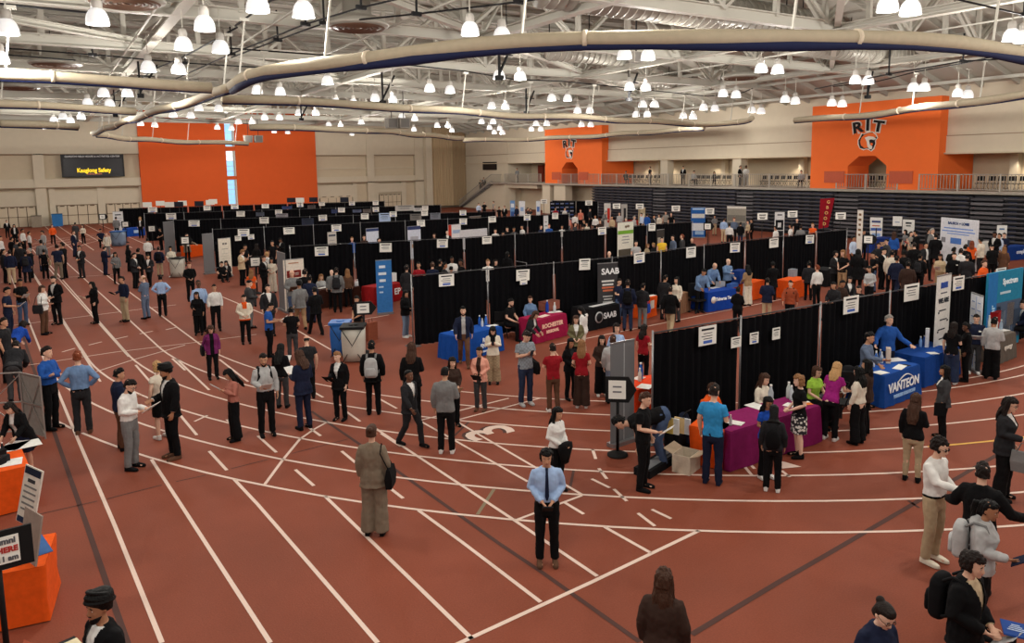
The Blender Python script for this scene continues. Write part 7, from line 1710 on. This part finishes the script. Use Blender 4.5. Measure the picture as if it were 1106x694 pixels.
469,252|-|-10|stand|tee:charcoal|pants:black|long:brown|lf||person with brown hair behind the third drape row
483,249|-|10|stand|jacket:black|pants:black|bald:grey|pm||person with bald head by the red and white banner
535,247|-|-20|stand|shirt:white|pants:black|short:dark|lm||person in white shirt behind the third drape row, left of a seated group
542,250|-|40|sit|sweater:charcoal|pants:black|short:black|mm||person in charcoal top low behind the third drape row
548,245|-|-40|stand|tee:black|pants:black|short:dark|lm||person in black tee shirt behind the third drape row
555,245|-|20|stand|tee:dark grey|pants:black|short:black|tm||person in dark grey tee shirt behind the third drape row
564,243|-|-60|stand|shirt:white|pants:black|short:black|mm||person in white shirt, right of the group behind the third drape row
584,243|-|60|stand|sweater:navy|pants:black|short:dark|lm||person in navy sweater left of the slim white banner
593,242|-|-20|stand|sweater:blue|pants:black|short:red|lm||person in blue sweater with red hair right of the slim white banner
607,243|-|0|stand|blouse:white|pants:black|long:black|mf||person in white blouse behind the third drape row
621,230|-|150|stand|shirt:white|pants:black|short:black|mm||person in white shirt in the crowd before the patterned black wall
627,226|-|0|stand|tee:salmon|pants:black|short:red|lm||person in salmon top in the crowd before the patterned black wall
631,237|-|-60|stand|tee:black|pants:black|short:black|mm||person in black tee shirt low in the far middle crowd
621,240|-|60|stand|tee:dark grey|pants:black|short:dark|lm||person in dark grey top at the aisle of the far middle crowd
629,244|-|20|sit|tee:dusty pink|pants:black|short:brown|lm||person in dusty pink top at the third row aisle
634,240|-|-40|stand|blouse:cream|pants:black|long:black|lf||person in cream blouse at the third row aisle
637,225|-|60|stand|sweater:charcoal|pants:black|short:dark|lm||person in charcoal sweater beyond the far middle crowd
643,232|-|-30|stand|shirt:white|pants:black|short:black|tm||person in white shirt right of the cream blouse in the far middle crowd
651,228|-|70|lean|sweater:grey|pants:dark grey|short:grey|lm||person in grey sweater leaning near the bleachers
657,221|-|0|stand|tee:red|pants:black|short:dark|lm||person in red tee shirt before the white banner with a red figure
669,229|-|-20|stand|shirt:light grey|pants:black|short:dark|lm||person in light grey shirt near the low red table
685,233|-|60|stand|sweater:light grey|pants:black|short:grey|lm||person in light grey sweater right of the low red table
693,230|-|-60|stand|shirt:pale blue|pants:black|short:dark|lm||person in pale blue shirt before the tan picture banner
699,230|-|150|stand|jacket:blue|pants:navy|short:dark|mm||person in blue jacket before the tan picture banner
719,228|-|10|stand|tee:patterned|pants:black|short:dark|lm||person in patterned shirt before the bleachers
517,219|-|20|stand|shirt:pale blue|pants:black|short:dark|lm||person in pale blue shirt below the corner stairs
523,218|-|0|spread|tee:black|pants:black|short:dark|lm||person in black tee shirt with arms apart below the corner stairs
533,217|-|-60|stand|tee:patterned|pants:black|short:dark|lm||person in patterned shirt below the corner stairs
539,223|-|30|stand|tee:black|pants:black|short:black|mm||person in black tee shirt beyond the fifth drape row
545,222|-|-20|stand|jacket:black|pants:black|short:red|lm||person in black jacket with red hair beyond the fifth drape row
570,224|-|60|stand|tee:dark grey|pants:black|short:dark|lm||person in dark grey tee shirt right of the tall white banner with blue mark
574,225|-|-60|sit|tee:charcoal|pants:black|short:black|mm||person in charcoal top right of the tall white banner with blue mark
260,270|308|60|phone|jacket:beige|pants:black|curly:light|lf|paper|person in beige jacket and black trousers by the fourth drape row
264,264|-|40|hold|tee:black|pants:black|short:black|mm||person in black tee shirt behind the beige jacket person
277,263|-|150|stand|coat:black|pants:black|verylong:dark|lf||person in black coat with very long dark hair by the fourth drape row
294,260|-|-30|stand|tee:black|pants:black|short:dark|mm||person in black tee shirt behind the white banner back
304,257|-|-60|phone|jacket:black|pants:black|short:black|dm||person in black jacket next to the white banner back
288,272|312|175|stand|hoodie:white|pants:dark grey|short:blond|lm||person in white hoodie and grey trousers by the sign post, fourth row
284,276|318|60|onehold|jacket:black|pants:black|short:brown|lm||person in black suit facing the white hoodie person
293,278|316|-5|hold|blouse:cream|wide:cream|long:black|mf||person in cream outfit facing the camera near the poster banner
271,291|331|175|onehold|tee:orange|pants:dark grey|long:light|lf||person in orange tee shirt with long light hair, back turned
238,282|-|20|sitfloor|tee:black|pants:black|short:dark|lm||person sitting on the floor before the banner with round symbol, left one
245,281|-|-20|sitfloor|jacket:charcoal|pants:black|long:dark|lf||person sitting on the floor before the banner with round symbol, right one
201,252|-|30|spread|coat:taupe|pants:black|short:dark|lm||person in taupe coat behind the small orange table
315,291|346|10|onehold|sweater:grey|pants:denim|bald:brown|lm|folder:brown|person in grey sweater and jeans holding a brown folder
329,291|345|160|stand|jacket:black|pants:black|short:dark|lm||person in black jacket before the poster banner
334,297|-|170|stand|jacket:navy|pants:navy|short:black|mm||person in navy jacket before the dark brown table
323,303|356|-170|walk|jacket:grey|pants:tan|turban:black|tm||person in grey jacket and tan trousers with black turban, back turned
340,310|362|-160|stride|jacket:black|pants:black|short:black|mm||person in black suit striding away by the dark brown table
346,297|-|20|sit|blouse:light grey|pants:black|long:light|lf||person in light blouse seated at the dark brown table
358,291|333|-20|stand|sweater:grey|pants:black|bald:light|pm||person in grey sweater standing at the dark brown table
363,289|337|175|stand|jacket:grey|pants:black|short:dark|lm|backpack:charcoal|person in grey jacket with small backpack, back turned, at the dark brown table
375,288|328|-170|stand|sweater:brown|pants:black|long:light|lf||person in brown striped top with light hair at the dark brown table
204,283|325|8|hold|sweater:black|pants:black|short:red|lm||person in black sweater with red hair facing the camera on the lanes
214,302|358|12|stand|shirt:light blue|pants:black|fade:black|dm|glasses|person in light blue shirt with glasses behind the long haired black outfit
212,314|360|-5|onehold|jacket:black|pants:black|long:dark|mf||person in black outfit with long dark hair facing the camera on the lanes|black|black
231,307|357|5|stand|shirt:white|pants:black|short:dark|mm||person in white shirt and black trousers facing the camera on the lanes
263,318|371|5|hold|sweater:cream|pants:black|short:dark|lm|scarf:orange;hemband:orange|person in cream sweater with orange scarf and hem walking to the camera
268,302|354|100|onehold|jacket:dark grey|pants:grey|cap:black|lm|booklet:white|person in dark grey jacket and black cap holding a white booklet
289,307|-|15|stand|jacket:charcoal|pants:charcoal|short:dark|lm||person in charcoal suit and white shirt near the orange scarf person
289,327|385|80|read|polo:blue|pants:black|short:black|mm|booklet:white|person in blue polo shirt reading a large white booklet
314,333|388|178|hold|polo:black|pants:dark grey|short:black|mm||person in black polo shirt, back turned, beside the large booklet reader
331,364|430|-178|down|tee:charcoal|pants:black|bald:black|lm||person with balding dark hair in charcoal top, back turned
325,379|463|-150|read|jacket:navy|pants:navy|long:brown|lf|paper|person in navy suit with brown wavy hair holding white papers
302,372|440|160|read|sweater:black|pants:dark grey|verylong:black|mf|paper|person in black sweater with very long black hair reading white paper
284,381|470|10|onehold|shirt:light grey|pants:black|short:dark|mm|beard:black;backpack:black;paper|person in light grey shirt with backpack straps and beard holding paper
250,398|475|-75|phone|blouse:dusty pink|wide:black|verylong:black|mf|tablet:light grey|person in dusty pink top with very long black hair looking down
365,379|453|-28|onehold|jacket:black|pants:black|short:light|pf|folder:black|person in black suit with short light hair holding an open folder
227,352|409|8|down|cardigan:purple|pants:black|long:brown|lf|handbag:black|person in purple cardigan with black handbag looking down|black|black
386,323|372|-40|hold|tee:black|pants:brown|short:black|mm||person in black tee shirt behind the clear bagged bin
49,374|463|50|crossed|shirt:blue|pants:black|short:dark|lm|belt:black|person in bright blue shirt and black trousers by the silver display frame
83,379|468|172|hips|shirt:steel blue|pants:charcoal|short:red|lm|belt:black|person in light blue shirt with hands at the waist, back turned|brown
126,398|485|100|onehold|sweater:navy|pants:brown|short:black|mm||person in navy sweater and brown trousers at the left lanes
136,410|506|55|read|shirt:white|pants:grey|short:dark|lm|beard:black;glasses;booklet:white|person in white shirt and grey trousers reading a white booklet
170,390|473|-150|onehold|vest:cream|skirt:black|bob:blond|pf||person in cream top and black skirt with blond hair, back turned|white
181,393|494|-70|onehold|jacket:black|pants:black|turban:black|tm|beard:black|person in black suit with dark headwear facing the blond person|brown
13,351|-|150|stoop|sweater:royal blue|pants:black|bob:dark|lf||person in royal blue top bending at the left edge
12,374|-|170|stoop|jacket:charcoal|pants:dark grey|short:dark|lm||person in charcoal jacket stooping at the left edge
21,430|512|-40|lean|coat:black|skirt:navy|verylong:dark|lf||person in black coat and skirt with long dark hair leaning over the table|dusty pink
3,343|-|60|stand|tee:charcoal|pants:black|short:dark|mm||person in charcoal top at the extreme left edge
6,310|366|70|onehold|tee:navy|pants:navy|short:black|mm|paper|person in navy tee shirt holding paper at the left edge
21,301|351|25|onehold|polo:black|pants:denim|short:black|tm|paper|person in black polo shirt and blue jeans holding out a paper
44,308|361|60|onehold|sweater:white|pants:brown|bob:brown|lf|handbag:charcoal|person in white sweater and brown trousers with dark shoulder bag
58,298|350|-40|hold|jacket:black|pants:black|short:black|lm|beard:dark|person in black suit facing the white sweater person
100,304|349|-70|onehold|hoodie:black|pants:black|long:black|lf|booklet:cream|person in black top with long black hair holding out a cream booklet
132,298|347|-55|onehold|shirt:navy|pants:khaki|short:black|mm|notebook:black|person in navy shirt and khaki trousers holding a dark notebook
155,297|344|-130|face|shirt:blue grey|pants:blue grey|bald:light|pm||person in blue grey shirt and trousers touching the face on the lanes
173,297|341|175|hips|shirt:light blue|pants:black|short:black|mm||person in light blue shirt and black trousers, back turned, on the lanes
184,266|299|-10|hold|sweater:cream|slim:dusty pink|curly:black|mf|booklet:white|person in cream top and rosy trousers beside a clear bagged bin|white
171,267|298|170|stand|jacket:navy|pants:khaki|short:dark|lm|backpack:black|person in navy jacket with black backpack and khaki trousers
160,276|309|-20|walkhold|jacket:charcoal|pants:black|short:black|mm||person in charcoal jacket walking near the navy backpack wearer
144,273|311|60|hold|jacket:charcoal|pants:black|short:black|lm||person in charcoal jacket standing on the lanes left of two dark figures
149,268|-|160|stand|jacket:black|pants:black|short:black|mm||person in black jacket, back turned, between two dark jackets on the lanes
138,265|293|120|stand|coat:black|pants:black|long:black|mf||person in long black coat left of the dark jackets on the lanes
159,258|285|175|stand|sweater:white|pants:black|short:black|mm||person in white sweater, back turned, by the sign post
173,246|270|-60|hold|tee:black|pants:black|short:black|mm||person in black and white top before the sixth drape row
125,234|256|175|stand|jacket:grey|pants:black|short:black|lm||person in grey jacket facing the white sign board
151,234|257|-10|stand|cardigan:black|pants:black|long:blond|lf||person in black cardigan with blond hair beside the far blue table
108,247|267|10|sit|tee:navy|pants:black|short:black|mm||person in navy tee shirt seated on the far lanes
115,253|277|-20|stand|jacket:cream|pants:grey|bald:light|lm||person in cream jacket with bald head on the far lanes
112,266|297|120|onehold|jacket:navy|pants:navy|short:dark|lm|paper|person in navy suit holding white papers on the far lanes
124,272|306|10|onehold|sweater:grey|slim:black|long:black|mf|tote:black|person in grey top with black tote bag on the lanes
86,265|300|-40|hold|jacket:charcoal|pants:charcoal|short:black|mm||person in charcoal suit on the lanes, left middle
79,249|277|60|stand|jacket:navy|pants:navy|short:brown|lm||person in navy suit on the far lanes, left middle
81,241|261|170|stand|jacket:dark grey|pants:dark grey|short:black|mm||person in dark grey suit on the far lanes, back turned
89,243|263|-30|stand|shirt:cream|pants:black|long:black|lf||person in cream shirt and black trousers on the far lanes
56,243|264|5|walk|sweater:orange|pants:black|short:red|lm||person in bright orange sweater walking on the far lanes
61,264|302|175|weight|polo:navy|pants:taupe|short:dark|lm||person in navy polo shirt and taupe trousers, back turned, left crowd
67,262|301|-120|stand|vest:black|pants:black|short:black|mm||person in black vest beside the navy polo shirt, left crowd
44,259|293|178|stand|shirt:grey|pants:navy|short:black|mm||person in grey shirt, back turned, left crowd
47,269|301|175|stand|tee:black|pants:black|short:black|mf|handbag:beige|person in black top with beige shoulder bag, left crowd
46,249|-|-60|onehold|shirt:light grey|pants:grey|short:black|mm|paper|person in light grey shirt holding papers, left crowd
31,250|276|100|stand|shirt:white|pants:charcoal|short:black|mm||person in white shirt right of another white shirt, left crowd
24,247|275|60|stand|shirt:white|pants:black|short:black|tm||person in white shirt nearest the crowd's centre at the left
15,242|265|0|stand|coat:black|pants:black|long:black|mf||person in long black coat at the back of the left crowd
7,239|257|10|stand|jacket:black|pants:black|short:dark|lm||person in black jacket at the back left of the left crowd
0,255|-|60|stand|shirt:white|pants:black|short:black|mm||person in white shirt at the left edge of the left crowd
12,256|-|120|stand|jacket:black|pants:black|short:black|mm||person in black jacket low in the middle of the left crowd
21,262|300|160|stand|jacket:charcoal|pants:black|short:black|mm||person in charcoal jacket in the middle of the left crowd
10,270|307|175|stand|sweater:navy|pants:beige|short:dark|lm||person in navy sweater and beige trousers, back turned, left crowd
27,271|305|170|stand|coat:navy|pants:black|short:black|mm|backpack:charcoal|person in navy coat with charcoal backpack, left crowd
32,268|300|-100|stand|jacket:black|pants:black|short:grey|lm||person in black jacket with grey hair, left crowd
3,269|-|100|stand|jacket:charcoal|pants:black|short:black|mm||person in charcoal jacket at the left edge, behind the navy tee shirt
18,258|-|-150|stand|tee:dark grey|pants:black|short:black|mm||person in dark grey top deep in the left crowd
648,237|-|20|stand|tee:dark brown|pants:black|short:brown|lm||person in dark brown top left of the low red table, far middle crowd
661,233|-|-40|stand|shirt:beige|pants:black|short:black|mm||person in beige shirt just left of the low red table
676,235|-|10|stand|tee:maroon|pants:black|short:grey|lm||person in maroon top at the low red table
706,232|-|60|stand|jacket:charcoal|pants:black|short:black|mm||person in charcoal jacket right of the tan picture banner
712,231|-|-30|stand|blouse:cream|pants:black|long:brown|lf||person in cream blouse before the dark far bleachers
725,230|-|0|stand|tee:black|pants:black|bald:grey|lm||person with bald head in black before the far bleachers
614,233|-|-20|stand|blouse:salmon|pants:black|long:dark|lf||person in salmon blouse left of the far middle crowd
640,243|-|0|stand|jacket:navy|pants:black|short:black|dm||person in navy jacket near the third row aisle, far middle crowd
600,224|-|0|stand|tee:red|pants:black|short:black|mm||person in red tee shirt before the patterned black display
610,224|-|40|stand|shirt:white|pants:navy|short:brown|lm||person in white shirt and navy trousers before the patterned black display
558,222|-|-40|stand|sweater:navy|pants:black|short:black|mm||person in navy sweater between the blue and white tall banners
949,262|300|20|hold|tee:charcoal|pants:black|short:black|mm|paper|person in charcoal tee shirt holding paper near the SESSLER table
958,258|-|-60|stand|sweater:dark grey|pants:black|cap:black|lm||person in dark grey sweater and cap near the SESSLER table
1000,262|-|40|walk|coat:charcoal|pants:black|short:black|mm||person in charcoal coat at the edge of the open aisle, right hand crowd
940,287|-|-30|hold|blouse:light grey|pants:black|bob:black|mf||person in light grey blouse behind the paper strewn black table
'''
NCNT = {}
for line in ROWS.strip().split('\n'):
    q = line.split('|'); q += ['']*(12-len(q))
    x, y = (float(v) for v in q[0].split(','))
    yf = None if q[1] == '-' else float(q[1])
    tk, tc = q[4].split(':'); bk, bc = q[5].split(':'); hk, hc = q[6].split(':')
    ex = [e for e in q[8].split(';') if e]
    human((x, y), yf, float(q[2]), q[3], (tk, tc), (bk, bc), (hk, hc), q[7][0], q[9], q[7][1], None, ex, None, q[10] or 'black', q[11] or 'white')
# people up on the balcony and the stairs
for (x, y, z, X, fc, ps, tp, bt, hr, sk, sx, lab) in (
    (702, 182.4, 3.6, 50.42, -60, 'stand', ('tee', 'charcoal'), ('pants', 'black'), ('short', 'black'), 'm', 'm', 'person in charcoal top standing by the wall column on the balcony'),
    (675.7, 186.5, 3.6, 51.2, 20, 'sit', ('sweater', 'charcoal'), ('pants', 'black'), ('short', 'black'), 'm', 'm', 'person in charcoal sweater seated on the balcony, right of the farther orange block'),
    (738, 181, 3.6, 51.2, -20, 'stand', ('jacket', 'black'), ('pants', 'black'), ('short', 'black'), 'm', 'm', 'person in black jacket standing on the balcony over the middle bleachers'),
    (749, 187, 3.6, 51.2, 30, 'sit', ('shirt', 'light grey'), ('pants', 'black'), ('short', 'dark'), 'l', 'm', 'person in light shirt seated on the balcony right of the black jacket'),
    (771.6, 181.5, 3.6, 51.2, 0, 'sit', ('sweater', 'charcoal'), ('pants', 'black'), ('long', 'black'), 'm', 'f', 'person with long black hair seated on the balcony left of a wall column'),
    (806, 178, 3.6, 51.2, 10, 'hold', ('shirt', 'white'), ('pants', 'light grey'), ('short', 'black'), 'd', 'm', 'person in white shirt standing at the balcony railing right of a wall column'),
    (799.7, 179.7, 3.6, 50.42, 60, 'stand', ('jacket', 'black'), ('pants', 'black'), ('short', 'black'), 'm', 'm', 'person in black jacket beside the white shirt on the balcony'),
    (865.7, 186, 3.6, 51.2, -10, 'sit', ('shirt', 'light grey'), ('pants', 'black'), ('short', 'dark'), 'l', 'm', 'person in light shirt seated on the balcony left of the nearer orange block'),
    (558.5, 186, 3.6, 50.45, -30, 'stand', ('shirt', 'grey'), ('pants', 'grey'), ('short', 'black'), 'm', 'm', 'person in grey standing on the balcony at the head of the stairs'),
    (515.6, 200.5, 0, 49.7, 0, 'stand', ('tee', 'black'), ('pants', 'black'), ('short', 'black'), 'm', 'm', 'person in black walking down the corner stairs, left one'),
    (519.6, 201.4, 0, 49.8, 0, 'stand', ('jacket', 'black'), ('pants', 'charcoal'), ('short', 'dark'), 'm', 'm', 'person in dark jacket walking down the corner stairs, right one')):
    p = PX(x, y, X)
    if z == 0:                       # on the stair flight
        yy = p.y; z = .17*max(0, int((92.9-yy)/.445)+1)+.2; X = 50.35; p = Vector((X, yy, z))
    if z > .1 and X < 50.4 and lab.endswith('one'): p.y = 92.9-.445*int((92.9-p.y)/.445)-.12
    human((x, y), None, fc+0, ps, tp, bt, hr, sk, lab, sx, base=Vector((X, p.y, z)))

for o in SC.objects:
    if o.parent is None and 'label' in o and len(str(o['label']).split()) > 16: print('LONG', o.name, o['label'])
_seen = {}
for o in SC.objects:
    if 'label' in o: _seen.setdefault(o['label'], []).append(o.name)
for k_, v_ in _seen.items():
    if len(v_) > 1 and not any('group' in SC.objects[n_] for n_ in v_): print('DUP', k_, v_)
